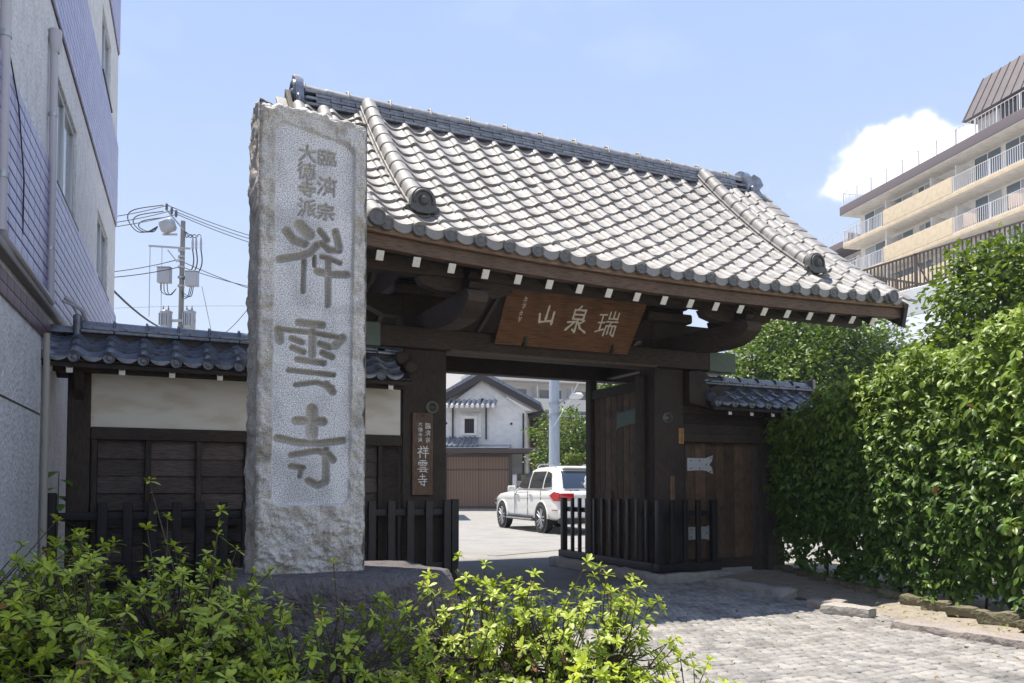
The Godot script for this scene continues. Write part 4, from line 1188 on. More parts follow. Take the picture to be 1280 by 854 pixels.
# block of stone with uneven faces
func rough_block(s: Vector3, sd: int, amp := 0.012, step := 0.06) -> ArrayMesh:
	var n := FastNoiseLite.new()
	n.seed = sd
	n.frequency = 3.5
	n.fractal_octaves = 4
	var b := Mb.new()
	var r := minf(s.x, minf(s.y, s.z)) * 0.28
	for a in 3:
		var u := (a + 1) % 3
		var w := (a + 2) % 3
		var nu := maxi(2, int(s[u] / step))
		var nw := maxi(2, int(s[w] / step))
		for sg in [-1.0, 1.0]:
			var rows := []
			for i in nu + 1:
				var row := PackedVector3Array()
				for j in nw + 1:
					var p := Vector3.ZERO
					p[a] = sg * s[a] / 2
					p[u] = (float(i if sg > 0 else nu - i) / nu - 0.5) * s[u]
					p[w] = (float(j) / nw - 0.5) * s[w]
					var q := Vector3(clampf(p.x, -s.x / 2 + r, s.x / 2 - r), clampf(p.y, -s.y / 2 + r, s.y / 2 - r), clampf(p.z, -s.z / 2 + r, s.z / 2 - r))
					var d := (p - q).normalized()
					row.append(q + d * (r + amp * n.get_noise_3dv(p * 1.0 + Vector3.ONE * sd) * 2.0))
				rows.append(row)
			b.grid(rows)
	return b.mesh()

func stones() -> void:
	tag(part("kerb_stone", rough_block(Vector3(0.26, 0.12, 1.30), 11, 0.018), mt.kerb_stone, null, Vector3(1.83, 0.05, 1.20), around_y(1.5)), "long rough kerb stone lying in the setts beside the right fence", "stone", "kerb stones along the paving")
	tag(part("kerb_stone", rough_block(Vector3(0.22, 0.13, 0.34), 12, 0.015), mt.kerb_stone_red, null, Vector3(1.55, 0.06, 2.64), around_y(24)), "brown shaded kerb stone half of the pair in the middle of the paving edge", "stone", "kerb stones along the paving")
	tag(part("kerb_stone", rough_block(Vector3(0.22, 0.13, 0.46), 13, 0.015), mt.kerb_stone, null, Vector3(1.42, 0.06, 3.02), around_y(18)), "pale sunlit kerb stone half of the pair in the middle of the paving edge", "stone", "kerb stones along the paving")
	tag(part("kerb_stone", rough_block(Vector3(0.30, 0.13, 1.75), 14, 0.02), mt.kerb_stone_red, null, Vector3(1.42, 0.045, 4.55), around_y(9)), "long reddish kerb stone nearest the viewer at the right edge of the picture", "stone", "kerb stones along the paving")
	# stones that hold the bed of the hedge
	var where := [[3.46, 0.05, 0.30], [3.34, 0.42, 0.36], [3.20, 0.80, 0.34], [3.06, 1.16, 0.36], [2.93, 1.52, 0.30], [2.82, 1.86, 0.32], [2.70, 2.20, 0.34], [2.58, 2.56, 0.30], [2.44, 2.92, 0.28], [2.33, 3.24, 0.30], [2.25, 3.58, 0.32], [2.18, 3.94, 0.36], [2.12, 4.32, 0.34]]
	var say := ["first edging stone from the side gate post at the foot of the hedge", "second edging stone from the side gate post at the hedge foot", "third edging stone from the side gate post at the hedge foot", "fourth edging stone from the side gate post at the hedge foot", "fifth edging stone from the side gate post at the hedge foot", "sixth edging stone from the side gate post at the hedge foot", "seventh edging stone from the side gate, where the sun begins", "eighth edging stone from the side gate at the hedge foot, sunlit", "ninth edging stone from the side gate at the hedge foot, sunlit", "fourth edging stone from the right frame edge at the hedge foot", "third edging stone from the right frame edge at the hedge foot", "second edging stone from the right frame edge at the hedge foot", "edging stone nearest the viewer at the hedge foot"]
	for k in where.size():
		var w = where[k]
		tag(part("edging_stone", rough_block(Vector3(0.12, rnd(0.10, 0.13), w[2]), 30 + k, 0.02), mt.mossy_stone, null, Vector3(w[0] - 0.02, 0.085, w[1]), around_y(rnd(8, 26))), say[k], "stone", "edging stones of the hedge bed")

# ---------------------------------------------------------------- writing: strokes in a 100 x 100 box, y down
const KANJI := {
	"rin": "12,8 12,94 0|12,8 46,8 0|12,94 48,94 0|14,36 42,36 42,66 14,66|28,8 28,36|28,66 28,94|64,4 52,26|60,16 94,16|58,34 88,34 88,52 58,52 58,34|52,64 70,64 70,90 52,90 52,64|78,64 96,64 96,90 78,90 78,64",
	"sai": "12,8 24,20|4,36 16,46|6,94 26,60|64,2 64,14|34,18 96,18|48,22 64,38 86,22|42,28 38,48|62,28 62,50|82,28 88,48|46,54 46,76 34,96|84,54 84,96|46,58 84,58|46,74 84,74",
	"shu": "50,2 50,14|14,34 14,18 88,18 82,34|28,38 72,38|10,56 92,56|50,56 50,96 40,90|30,68 14,88|70,68 88,88",
	"dai": "8,36 94,34|50,6 48,36 36,64 8,94|52,40 66,66 94,92",
	"toku": "24,4 8,26|26,26 6,52|18,44 18,96|36,16 96,16|66,4 66,30|42,32 90,32 90,48 42,48 42,32|58,32 58,48|74,32 74,48|38,58 94,58|40,70 34,90|50,68 54,92 80,92 82,80|64,64 70,76|86,66 96,82",
	"tera": "25,20 76,19|50,3 50,42|6,44 95,42|14,62 90,60|68,48 68,92 52,84|30,70 42,82",
	"ha": "14,8 28,20|6,36 20,46|8,94 28,62|86,6 42,20|42,20 42,60 28,94|60,24 58,88 72,80|60,42 90,28|68,44 76,66 96,92|90,48 76,60",
	"sho": "30,4 38,16|10,24 42,24 8,60|26,44 26,96|34,46 44,56|56,4 64,16|88,2 80,16|50,22 96,22|54,40 92,40|46,60 99,60|73,22 73,98",
	"un": "22,6 80,6|10,34 12,20 90,20 86,34|50,6 50,46|24,28 38,32|22,40 38,44|62,28 78,30|62,40 78,44|26,58 76,58|6,72 96,72|44,74 24,92 80,88|72,80 88,97",
	"zui": "6,18 38,16|8,48 36,46|4,84 40,72|21,18 21,78|52,6 52,30 92,28|92,6 92,30|72,2 72,28|44,42 98,40|70,42 62,56|48,58 46,96|48,58 94,56 94,96 86,92|62,58 62,88|78,58 78,88",
	"sen": "52,2 42,14|28,16 28,48|28,16 76,14 74,48|30,32 74,31|28,48 74,48|50,48 50,96 38,88|10,62 40,58 8,90|80,52 60,66|56,60 70,80 98,94",
	"yama": "52,4 50,72|14,44 22,82 84,70|84,30 84,86",
	"mark": "30,2 60,10|20,18 70,16|45,10 40,30|20,34 66,30|34,46 30,58|58,44 62,56|20,64 70,62|46,60 42,98|24,80 66,76",
	# the three great characters as they are cut in the pillar
	"sho_cut": "30,6 42,15 +10|12,15 22,25 36,27 +7|53,27 44,37 28,43 3,49 +6|36,47 35,84 +4|50,41 50,52 +3|57,9 67,19 +5|79,8 84,25 +6|60,24 70,31 85,30 +5|60,40 74,42 86,45 +4|54,58 72,60 96,58 +6|69,41 69,97 +5",
	"un_cut": "31,6 64,7 +6|4,18 6,32 +7|9,17 50,18 88,22 +4|92,22 82,33 +7|50,16 50,48 +6|22,28 36,32 +5|23,40 38,45 +5|60,32 75,36 +5|64,44 78,49 +5|30,55 66,58 +5|18,70 80,73 +4|28,89 56,84 78,90 +4|70,86 79,96 +6",
	"tera_cut": "52,6 52,36 +10|30,20 68,20 +7|5,41 34,46 66,46 96,42 +6|24,61 60,55 76,60 +5|76,60 82,66 +6|72,54 72,92 60,97 48,91 +6|24,74 40,76 +5|38,78 36,86 +4",
}

func strokes(name: String) -> Array:
	var out := []
	for s in KANJI[name].split("|"):
		var pts := []
		var w := -1.0
		for t in s.split(" "):
			if t.begins_with("+"): w = float(t)
			elif t.contains(","):
				var xy: PackedStringArray = t.split(",")
				pts.append(Vector2(float(xy[0]), float(xy[1])))
		out.append([pts, w])
	return out

# brush-written flat lettering on the plane o + u*x - v*y
func brush(b: Mb, name: String, o: Vector3, u: Vector3, down: Vector3, n: Vector3, w0: float) -> void:
	var lift := 0.0
	for s in strokes(name):
		var pts: Array = s[0]
		lift += 0.00025
		for k in pts.size() - 1:
			var a: Vector2 = pts[k]
			var c: Vector2 = pts[k + 1]
			var d := (c - a).normalized()
			a -= d * w0 * 0.4
			c += d * w0 * 0.4
			var nn := Vector2(-d.y, d.x)
			var L := []
			var R := []
			for j in 7:
				var t := j / 6.0
				var m := a.lerp(c, t)
				var w := w0 * (0.5 * (0.62 + 0.5 * pow(absf(t - 0.42) * 1.7, 1.3)) if j > 0 and j < 6 else 0.22)
				if absf(d.x) > 0.8: w *= 0.85
				L.append(m + nn * w)
				R.append(m - nn * w)
			lift += 0.0001
			for j in 6:
				var q := []
				for p in [L[j], L[j + 1], R[j + 1], R[j]]:
					q.append(o + u * (p.x / 100.0) + down * (p.y / 100.0) + n * lift)
				b.quad(q[0], q[1], q[2], q[3])

# ---------------------------------------------------------------- the stone pillar
func stone_pillar() -> void:
	# boulder under it
	var nb := FastNoiseLite.new()
	nb.seed = 3
	nb.frequency = 1.1
	nb.fractal_octaves = 5
	var rows := []
	for i in 70:
		var row := PackedVector3Array()
		var ph := -PI / 2 + PI * i / 69.0
		for j in 110:
			var th := TAU * j / 110.0
			var d := Vector3(cos(ph) * cos(th), sin(ph), cos(ph) * sin(th))
			var pw := 0.42
			var q := Vector3(signf(d.x) * pow(absf(d.x), pw), signf(d.y) * pow(absf(d.y), pw), signf(d.z) * pow(absf(d.z), pw))
			q *= Vector3(0.80, 0.42, 0.58)
			q *= 1.0 + 0.10 * nb.get_noise_3dv(q * 1.4) + 0.03 * nb.get_noise_3dv(q * 5.0)
			if q.y > 0.375: q.y = 0.375 + (q.y - 0.375) * 0.12
			row.append(q)
		rows.append(row)
	tag(part("base_boulder", Mb.new().grid(rows, true), mt.boulder, null, Vector3(-3.22, 0.245, 2.66)), "broad dark grey boulder that carries the tall inscribed stone pillar", "boulder")
	var W := 0.735
	var H := 3.22
	var T := 0.46
	var st := 0.0058
	var nu := int(W / st)
	var nv := int(H / st)
	var px := func(x: float) -> float: return (x - 320.0) * W / 136.5
	var py := func(y: float) -> float: return (712.0 - y) * 0.005637
	# panel outline in u, v
	var pan := PackedVector2Array([Vector2(px.call(349.0), py.call(163.0)), Vector2(px.call(339.5), py.call(172.0)), Vector2(px.call(338.0), py.call(622.0)), Vector2(px.call(346.0), py.call(630.0)), Vector2(px.call(431.0), py.call(629.0)), Vector2(px.call(437.0), py.call(622.0)), Vector2(px.call(441.0), py.call(189.0)), Vector2(px.call(431.0), py.call(178.0))])
	var depth := PackedFloat32Array()
	depth.resize((nu + 1) * (nv + 1))
	var inside := PackedFloat32Array()
	inside.resize(depth.size())
	for j in nv + 1:
		var v := H * j / nv
		for i in nu + 1:
			var p := Vector2(W * i / nu, v)
			var best := 1e9
			var inn := Geometry2D.is_point_in_polygon(p, pan)
			for k in pan.size():
				best = minf(best, p.distance_to(Geometry2D.get_closest_point_to_segment(p, pan[k], pan[(k + 1) % pan.size()])))
			inside[j * (nu + 1) + i] = smoothstep(0.0, 0.012, best) if inn else 0.0
	# cut the characters
	var jobs := [["sho_cut", 343.5, 282.0, 436.0, 386.0, 0.0, 0.062], ["un_cut", 342.0, 402.0, 434.0, 494.0, 0.0, 0.062], ["tera_cut", 341.0, 507.0, 432.0, 609.0, 0.0, 0.062],
		["rin", 391.0, 190.0, 416.5, 209.0, 0.0075, 0.026], ["sai", 392.0, 223.0, 418.0, 247.0, 0.0075, 0.026], ["shu", 391.0, 257.0, 416.0, 278.0, 0.0085, 0.027],
		["dai", 368.0, 187.0, 391.0, 209.0, 0.0085, 0.027], ["toku", 367.0, 209.0, 390.0, 231.0, 0.0075, 0.026], ["tera", 368.0, 231.0, 391.0, 253.0, 0.0085, 0.027], ["ha", 367.0, 254.0, 392.0, 277.0, 0.008, 0.026]]
	for jb in jobs:
		var a := Vector2(px.call(jb[1]), py.call(jb[2]))
		var c := Vector2(px.call(jb[3]), py.call(jb[4]))
		for s in strokes(jb[0]):
			var pts := []
			for p in s[0]: pts.append(Vector2(lerpf(a.x, c.x, p.x / 100.0), lerpf(a.y, c.y, p.y / 100.0)))
			for k in pts.size() - 1:
				var r0: float = jb[5] if jb[5] > 0.0 else s[1] / 100.0 * (c.x - a.x) * 0.86
				var lo := Vector2(minf(pts[k].x, pts[k + 1].x), minf(pts[k].y, pts[k + 1].y)) - Vector2.ONE * (r0 + 0.02)
				var hi := Vector2(maxf(pts[k].x, pts[k + 1].x), maxf(pts[k].y, pts[k + 1].y)) + Vector2.ONE * (r0 + 0.02)
				for j in range(maxi(0, int(lo.y / H * nv)), mini(nv, int(hi.y / H * nv) + 1)):
					for i in range(maxi(0, int(lo.x / W * nu)), mini(nu, int(hi.x / W * nu) + 1)):
						var p := Vector2(W * i / nu, H * j / nv)
						var q := Geometry2D.get_closest_point_to_segment(p, pts[k], pts[k + 1])
						var e := p.distance_to(q) / r0
						if e < 1.0:
							var dd: float = jb[6] * pow(1.0 - e, 0.62)
							depth[j * (nu + 1) + i] = maxf(depth[j * (nu + 1) + i], dd)
	var n1 := FastNoiseLite.new()
	n1.seed = 12
	n1.frequency = 4.0
	n1.fractal_octaves = 6
	n1.fractal_gain = 0.6
	var n2 := FastNoiseLite.new()
	n2.seed = 13
	n2.frequency = 1.6
	n2.fractal_octaves = 5
	var nt := int(T / 0.012)
	rows = []
	for j in nv + 1:
		var v := H * j / nv
		var row := PackedVector3Array()
		for i in nu + 1:
			var u := W * i / nu
			var k := j * (nu + 1) + i
			var r := n1.get_noise_2d(u * 1.6, v * 1.6)
			var rim := minf(u, W - u)
			var z := lerpf(0.030 * r - 0.004 + 0.03 * n2.get_noise_2d(u * 2.0, v * 2.0), 0.001 * r - 0.034, inside[k])
			if v < 0.46: z += 0.024 * r * smoothstep(0.46, 0.3, v)
			z -= depth[k]
			z -= 0.03 * pow(clampf(1.0 - rim / 0.03, 0, 1), 2.0)
			z -= 0.05 * pow(clampf(1.0 - (H - v) / 0.05, 0, 1), 2.0)
			var ex := 0.0
			if rim < 0.06: ex = (0.010 * n1.get_noise_2d(7.0 if u < W / 2 else 21.0, v * 2.2)) * (1.0 - rim / 0.06)
			row.append(Vector3(u + ex, v, z))
		for i in range(1, nt):
			var t := float(i) / nt
			var r := n1.get_noise_2d(5.0 + t * T * 2.0, v * 2.0)
			row.append(Vector3(W + 0.02 * r * sin(PI * t) + 0.012 * sin(PI * t), v, -T * t))
		for i in 16:
			row.append(Vector3(W * (1.0 - i / 15.0), v, -T + 0.03 * n1.get_noise_2d(i * 0.3, v)))
		for i in range(1, nt):
			var t := 1.0 - float(i) / nt
			var r := n1.get_noise_2d(-5.0 - t * T * 1.2, v * 0.9)
			var b := n2.get_noise_2d(-9.0 + t, v * 1.5)
			row.append(Vector3(-0.028 * r * sin(PI * t) - 0.05 * absf(b) * sin(PI * t * 0.8) + 0.01 * sin(TAU * t), v, -T * t))
		rows.append(row)
	# broken top
	var last: PackedVector3Array = rows[rows.size() - 1]
	var mid := Vector3(W / 2, H, -T / 2)
	for e in 14:
		var f := 1.0 - (e + 1) / 14.0
		var row := PackedVector3Array()
		for p in last:
			var q := mid.lerp(p, f)
			q.y = H + (0.012 * n1.get_noise_2d(q.x * 2.2, q.z * 2.2 + 40.0) + 0.05 * n2.get_noise_2d(q.x * 2.0, q.z * 2.0)) * (1.0 - pow(f, 6.0)) + 0.02 * (1.0 - f)
			row.append(q)
		rows.append(row)
	# the top slopes: taller at the left back
	for r in rows:
		for k in r.size():
			var p: Vector3 = r[k]
			var s := smoothstep(H - 0.12, H, p.y)
			p.y += s * (0.03 * n2.get_noise_2d(p.x * 5.0, 60.0 + p.z) - 0.05 * p.x)
			r[k] = p
	var b := Mb.new().grid(rows, true)
	b.col.resize(b.v.size())
	var m: int = rows[0].size()
	for k in b.v.size():
		var p := b.v[k]
		var i := k % m
		var j := k / m
		var st2 := n2.get_noise_3dv(p * 2.4) * 0.5 + n1.get_noise_3dv(p * 1.2) * 0.5
		var c := Color(0.88, 0.86, 0.82).lerp(Color(0.60, 0.56, 0.49), smoothstep(-0.05, 0.35, st2))
		if i <= nu and j <= nv:
			var w: float = inside[j * (nu + 1) + i]
			c = c.lerp(Color(0.96, 0.97, 1.0), w)
			c = c.lerp(Color(0.77, 0.745, 0.69), smoothstep(0.004, 0.014, depth[j * (nu + 1) + i]))  # carved strokes tinted: brown stain, with recess shade put into the colour
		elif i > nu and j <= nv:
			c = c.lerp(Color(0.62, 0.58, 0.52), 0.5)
		b.col[k] = c
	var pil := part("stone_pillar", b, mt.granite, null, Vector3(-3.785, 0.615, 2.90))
	tag(pil, "tall grey granite pillar carved with large Chinese characters before the gate", "stone pillar")

func signs() -> void:
	# plaque under the eave, leaning out
	var lo := Vector3(0, 2.835, 0.20)
	var hi := Vector3(0, 3.415, 0.60)
	var up := (hi - lo).normalized()
	var n := Vector3.RIGHT.cross(up)
	var p := thing("gate_plaque", "large brown wooden plaque with pale brush characters under the main eave", "sign", (lo + hi) / 2.0)
	var ba := Basis(Vector3.RIGHT, up, n)
	var hh := lo.distance_to(hi)
	var bd := PackedVector2Array([Vector2(-0.905, -hh / 2), Vector2(0.865, -hh / 2), Vector2(0.905, hh / 2), Vector2(-0.905, hh / 2)])
	part("board", Mb.new().prism(bd, Vector3(0, 0, -0.04), Vector3.RIGHT, Vector3.UP, Vector3(0, 0, 0.04)), mt.plaque_x, p, Vector3.ZERO, ba)
	var t := Mb.new()
	for c in [["yama", 0.305, 0.445, 0.140, 0.36, 15.0], ["sen", 0.532, 0.455, 0.165, 0.48, 11.0], ["zui", 0.757, 0.475, 0.160, 0.46, 9.5], ["mark", 0.135, 0.27, 0.05, 0.22, 8.0], ["mark", 0.128, 0.50, 0.045, 0.20, 8.0]]:
		var w: float = c[3] * 1.77
		var h: float = c[4] * hh
		brush(t, c[0], Vector3(-0.905 + 1.79 * c[1] - w / 2, hh * (0.5 - c[2]) + h / 2, 0.002), Vector3(w, 0, 0), Vector3(0, -h, 0), Vector3(0, 0, 1), c[5])
	part("lettering", t, mt.lettering, p, Vector3.ZERO, ba)
	# name board on the left post
	var q := thing("name_board", "upright brown board with white characters fixed on the left gate post", "sign", Vector3(-1.70, 1.575, 0.0))
	part("board", Mb.new().span(Vector3(-0.12, -0.455, 0.004), Vector3(0.12, 0.455, 0.045), 0.006), mt.brown_wood_y0, q)
	var m := func(x: float) -> float: return (x - 529.0) * 0.00923
	var my := func(y: float) -> float: return (567.5 - y) * 0.00883
	t = Mb.new()
	for c in [["rin", 531.5, 528.5, 538.5, 536.0, 12.0], ["sai", 531.8, 537.5, 538.4, 545.0, 11.0], ["shu", 532.0, 546.5, 538.0, 553.5, 12.0], ["dai", 522.8, 528.0, 528.2, 533.0, 13.0], ["toku", 522.8, 534.0, 528.4, 540.0, 11.0], ["tera", 522.8, 541.0, 528.2, 546.0, 12.0], ["ha", 522.8, 547.0, 528.2, 552.5, 12.0], ["sho", 521.5, 557.5, 536.0, 573.0, 11.0], ["un", 522.0, 575.0, 535.5, 591.0, 10.0], ["tera", 522.2, 592.5, 534.8, 608.5, 11.0]]:
		brush(t, c[0], Vector3(m.call(c[1]), my.call(c[2]), 0.047), Vector3(m.call(c[3]) - m.call(c[1]), 0, 0), Vector3(0, my.call(c[4]) - my.call(c[2]), 0), Vector3(0, 0, 1), c[5])
	part("lettering", t, mt.white_lettering, q)
	part("peg", Mb.new().lathe([Vector2(0.016, 0), Vector2(0.014, 0.012), Vector2(0.001, 0.016)], Vector3(0, 0.42, 0.045), Vector3(0, 0, 1), 10), mt.bronze, q)
	# two small tags on the right post
	var a := thing("wooden_tag", "small orange wooden name tag high on the right gate post", "sign", Vector3(1.806, 1.872, 0.0))
	part("board", Mb.new().span(Vector3(-0.04, -0.10, 0.003), Vector3(0.04, 0.10, 0.018), 0.004), mt.pale_tag, a)
	t = Mb.new()
	for k in 5: brush(t, ["sho", "zui", "tera", "un", "shu"][k], Vector3(-0.016, 0.083 - 0.034 * k, 0.0195), Vector3(0.032, 0, 0), Vector3(0, -0.029, 0), Vector3(0, 0, 1), 12.0)
	part("lettering", t, mt.ink, a)
	a = thing("wooden_tag", "weathered brown wooden tag low on the right gate post above the fence", "sign", Vector3(1.66, 1.20, 0.0))
	part("board", Mb.new().span(Vector3(-0.033, -0.16, 0.003), Vector3(0.033, 0.15, 0.018), 0.004), mt.old_tag, a)
	t = Mb.new()
	for k in 7: brush(t, ["tera", "dai", "sen", "shu", "ha", "sho", "yama"][k], Vector3(-0.014, 0.13 - 0.036 * k, 0.0195), Vector3(0.028, 0, 0), Vector3(0, -0.030, 0), Vector3(0, 0, 1), 12.0)
	part("lettering", t, mt.ink, a)

# ---------------------------------------------------------------- things beyond the gate
func storehouse() -> void:
	var w := mat("white_plaster", lin(0.87, 0.87, 0.865), 0.9, {"tex": tx.mottle, "scale": Vector3.ONE * 0.4, "world": true})
	var tiles: Material = mt.sky_tinted_tile_0
	var g := thing("storehouse", "white plastered storehouse with a dark gable roof seen through the gate", "building", Vector3(11.90, 0, -31.3), -YAW - 5.0)
	var R := 2.38
	part("wall", Mb.new().prism(PackedVector2Array([Vector2(-R, 0), Vector2(R, 0), Vector2(R, 5.35), Vector2(0, 7.12), Vector2(-R, 5.35)]), Vector3(0, 0, -7), Vector3.RIGHT, Vector3.UP, Vector3(0, 0, 7)), w, g)
	for s in [-1, 1]:
		var rf := part("roof", Mb.new().prism(PackedVector2Array([Vector2(0, 7.40), Vector2(s * 3.25, 5.62), Vector2(s * 3.25, 5.78), Vector2(0, 7.62)]), Vector3(0, 0, -7.5), Vector3.RIGHT, Vector3.UP, Vector3(0, 0, 8.1)), tiles, g)
		part("gable_board", Mb.new().prism(PackedVector2Array([Vector2(0, 7.05), Vector2(s * 3.18, 5.30), Vector2(s * 3.25, 5.615), Vector2(0, 7.395)]), Vector3(0, 0, 0.30), Vector3.RIGHT, Vector3.UP, Vector3(0, 0, 0.25)), mat("dark_board", lin(0.045, 0.038, 0.036), 0.7), rf)
		part("plaster_moulding", Mb.new().prism(PackedVector2Array([Vector2(0, 6.55), Vector2(s * R, 5.0), Vector2(s * R, 5.33), Vector2(0, 7.0)]), Vector3(0, 0, 0.002), Vector3.RIGHT, Vector3.UP, Vector3(0, 0, 0.05)), w, g)
	var wn := part("window", Mb.new().span(Vector3(-1.25, 3.95, 0.0), Vector3(-0.04, 5.30, 0.12), 0.02), w, g)
	for e in [[-1.12, -0.95, 4.05, 5.15], [-0.42, -0.25, 4.05, 5.15], [-0.95, -0.42, 4.05, 4.18], [-0.95, -0.42, 4.97, 5.15]]:
		part("frame", Mb.new().span(Vector3(e[0], e[2], 0.12), Vector3(e[1], e[3], 0.26), 0.015), w, wn)
	part("pane", Mb.new().span(Vector3(-0.95, 4.18, 0.121), Vector3(-0.42, 4.97, 0.14)), mat("dark_glass", lin(0.02, 0.025, 0.03), 0.1), wn)
	for x in [-0.82, -0.68, -0.55]: part("bar", Mb.new().span(Vector3(x - 0.012, 4.18, 0.15), Vector3(x + 0.012, 4.97, 0.17)), mt.dark_board, wn)
	var hd := part("window_hood", Mb.new().prism(PackedVector2Array([Vector2(0, 6.0), Vector2(0.85, 5.62), Vector2(0.85, 5.56), Vector2(0, 5.85)]), Vector3(-1.95, 0, 0), Vector3(0, 0, 1), Vector3.UP, Vector3(2.75, 0, 0)), tiles, g)
	for k in 10: part("eave_tile", Mb.new().tube([Vector3(-1.83 + k * 0.28, 5.60, 0.90), Vector3(-1.83 + k * 0.28, 6.0, 0.02)], [0.085], 8), mat("pale_tile", lin(0.46, 0.46, 0.46), 0.5), hd)
	for k in 10: part("plaster_end", Mb.new().cyl(Vector3(-1.83 + k * 0.28, 5.58, 0.90), Vector3(-1.83 + k * 0.28, 5.575, 0.94), 0.095), w, hd)
	for x in [-1.62, 0.22]: part("hood_post", Mb.new().span(Vector3(x - 0.04, 3.85, 0.02), Vector3(x + 0.04, 5.75, 0.12)), mt.dark_board, g)
	for p in [Vector2(0.0, 6.05), Vector2(1.60, 4.70), Vector2(-2.0, 4.75)]: part("iron_stud", Mb.new().lathe([Vector2(0.07, 0), Vector2(0.06, 0.08), Vector2(0.001, 0.12)], Vector3(p.x, p.y, 0.0), Vector3(0, 0, 1), 8), mt.dark_board, g)
	part("downpipe", Mb.new().cyl(Vector3(R - 0.12, 0.5, 0.08), Vector3(R - 0.12, 5.25, 0.08), 0.05), mt.dark_board, g)
	part("base_course", Mb.new().span(Vector3(-R - 0.03, 0, -7), Vector3(R + 0.03, 0.5, 0.03)), mt.kerb_stone, g)
	# garage front before it
	var q := thing("garage", "brown slatted garage doors with a long dark fascia before the white storehouse", "garage", Vector3(11.90, 0, -31.3), -YAW - 5.0)
	var br := mat("garage_brown", lin(0.27, 0.175, 0.125), 0.6)
	part("fascia", Mb.new().span(Vector3(-2.6, 3.02, 0.1), Vector3(3.55, 3.28, 1.75), 0.02), mat("fascia_brown", lin(0.075, 0.055, 0.05), 0.5), q)
	part("roof_sheet", Mb.new().prism(PackedVector2Array([Vector2(0.1, 3.55), Vector2(1.75, 3.30), Vector2(1.75, 3.285), Vector2(0.1, 3.3)]), Vector3(-2.6, 0, 0), Vector3(0, 0, 1), Vector3.UP, Vector3(4.2, 0, 0)), mt.sky_tinted_tile_1, q)
	var tl := part("tiled_lean_to", Mb.new().prism(PackedVector2Array([Vector2(0.05, 3.95), Vector2(1.2, 3.45), Vector2(1.2, 3.38), Vector2(0.05, 3.8)]), Vector3(-3.0, 0, 0), Vector3(0, 0, 1), Vector3.UP, Vector3(2.8, 0, 0)), tiles, q)
	for k in 10: part("eave_tile", Mb.new().tube([Vector3(-2.9 + k * 0.28, 3.43, 1.24), Vector3(-2.9 + k * 0.28, 3.96, 0.04)], [0.075], 8), mt.sky_tinted_tile_0, tl)
	for s in 2:
		var d := part("sliding_door", Mb.new().span(Vector3([-1.70, -0.02][s], 0.10, 1.30 - 0.06 * s), Vector3([-0.02, 1.58][s], 2.95, 1.34 - 0.06 * s)), mat("garage_shade", lin(0.07, 0.045, 0.038), 0.7), q)
		var n := 20
		for k in n:
			var x: float = lerpf([-1.66, 0.02][s], [-0.06, 1.54][s], k / float(n - 1))
			part("slat", Mb.new().span(Vector3(x - 0.026, 0.24, 1.341 - 0.06 * s), Vector3(x + 0.022, 2.85, 1.37 - 0.06 * s)), br, d)
		part("rail", Mb.new().span(Vector3([-1.70, -0.02][s], 0.10, 1.341 - 0.06 * s), Vector3([-0.02, 1.58][s], 0.24, 1.38 - 0.06 * s)), mt.fascia_brown, d)
		part("rail", Mb.new().span(Vector3([-1.70, -0.02][s], 2.12, 1.371 - 0.06 * s), Vector3([-0.02, 1.58][s], 2.2, 1.39 - 0.06 * s)), mt.fascia_brown, d)
	for x in [-1.80, 1.66, 3.2]: part("post", Mb.new().span(Vector3(x - 0.08, 0, 1.2), Vector3(x + 0.08, 3.02, 1.4), 0.01), mt.fascia_brown, q)
	part("threshold", Mb.new().span(Vector3(-2.0, 0.0, 0.9), Vector3(1.9, 0.10, 1.6)), mt.kerb_stone, q)
	for x in [-1.98, 1.92]: part("granite_post", Mb.new().span(Vector3(x - 0.11, 0, 1.5), Vector3(x + 0.11, 2.15 if x < 0 else 1.9, 1.75), 0.02), mt.granite, q)
	for s in 2:
		var sw := thing("stone_wall", ["low coursed stone wall left of the brown garage doors", "low coursed stone wall right of the brown garage doors behind the car"][s], "wall", Vector3(11.90, 0, -31.3), -YAW - 5.0, "walls beside the garage")
		part("core", Mb.new().span(Vector3([-6.0, 2.05][s], 0.0, 1.42), Vector3([-2.1, 6.0][s], 1.95, 1.60)), mt.joint, sw)
		for r in 6:
			for k in 6:
				var x: float = [-6.0, 2.05][s] + 0.65 * k + (0.0 if r % 2 == 0 else 0.2)
				part("stone_course", Mb.new().box(Vector3.ZERO, Vector3(0.62, 0.29, 0.16), 0.03), mt.kerb_stone if (r + k) % 2 == 0 else mt.mossy_stone, sw, Vector3(x + 0.3, 0.17 + 0.315 * r, 1.66))

func bars(a: Vector3, b: Vector3, h: float, step: float, r: float, top := 0.03) -> Mb:
	var m := Mb.new()
	var n := int(a.distance_to(b) / step)
	m.bar(a + Vector3(0, h, 0), b + Vector3(0, h, 0), top * 1.6, top)
	m.bar(a + Vector3(0, 0.08, 0), b + Vector3(0, 0.08, 0), top, top)
	for k in n + 1:
		var p := a.lerp(b, float(k) / n)
		m.span(p + Vector3(-r, 0.08, -r), p + Vector3(r, h, r))
	return m

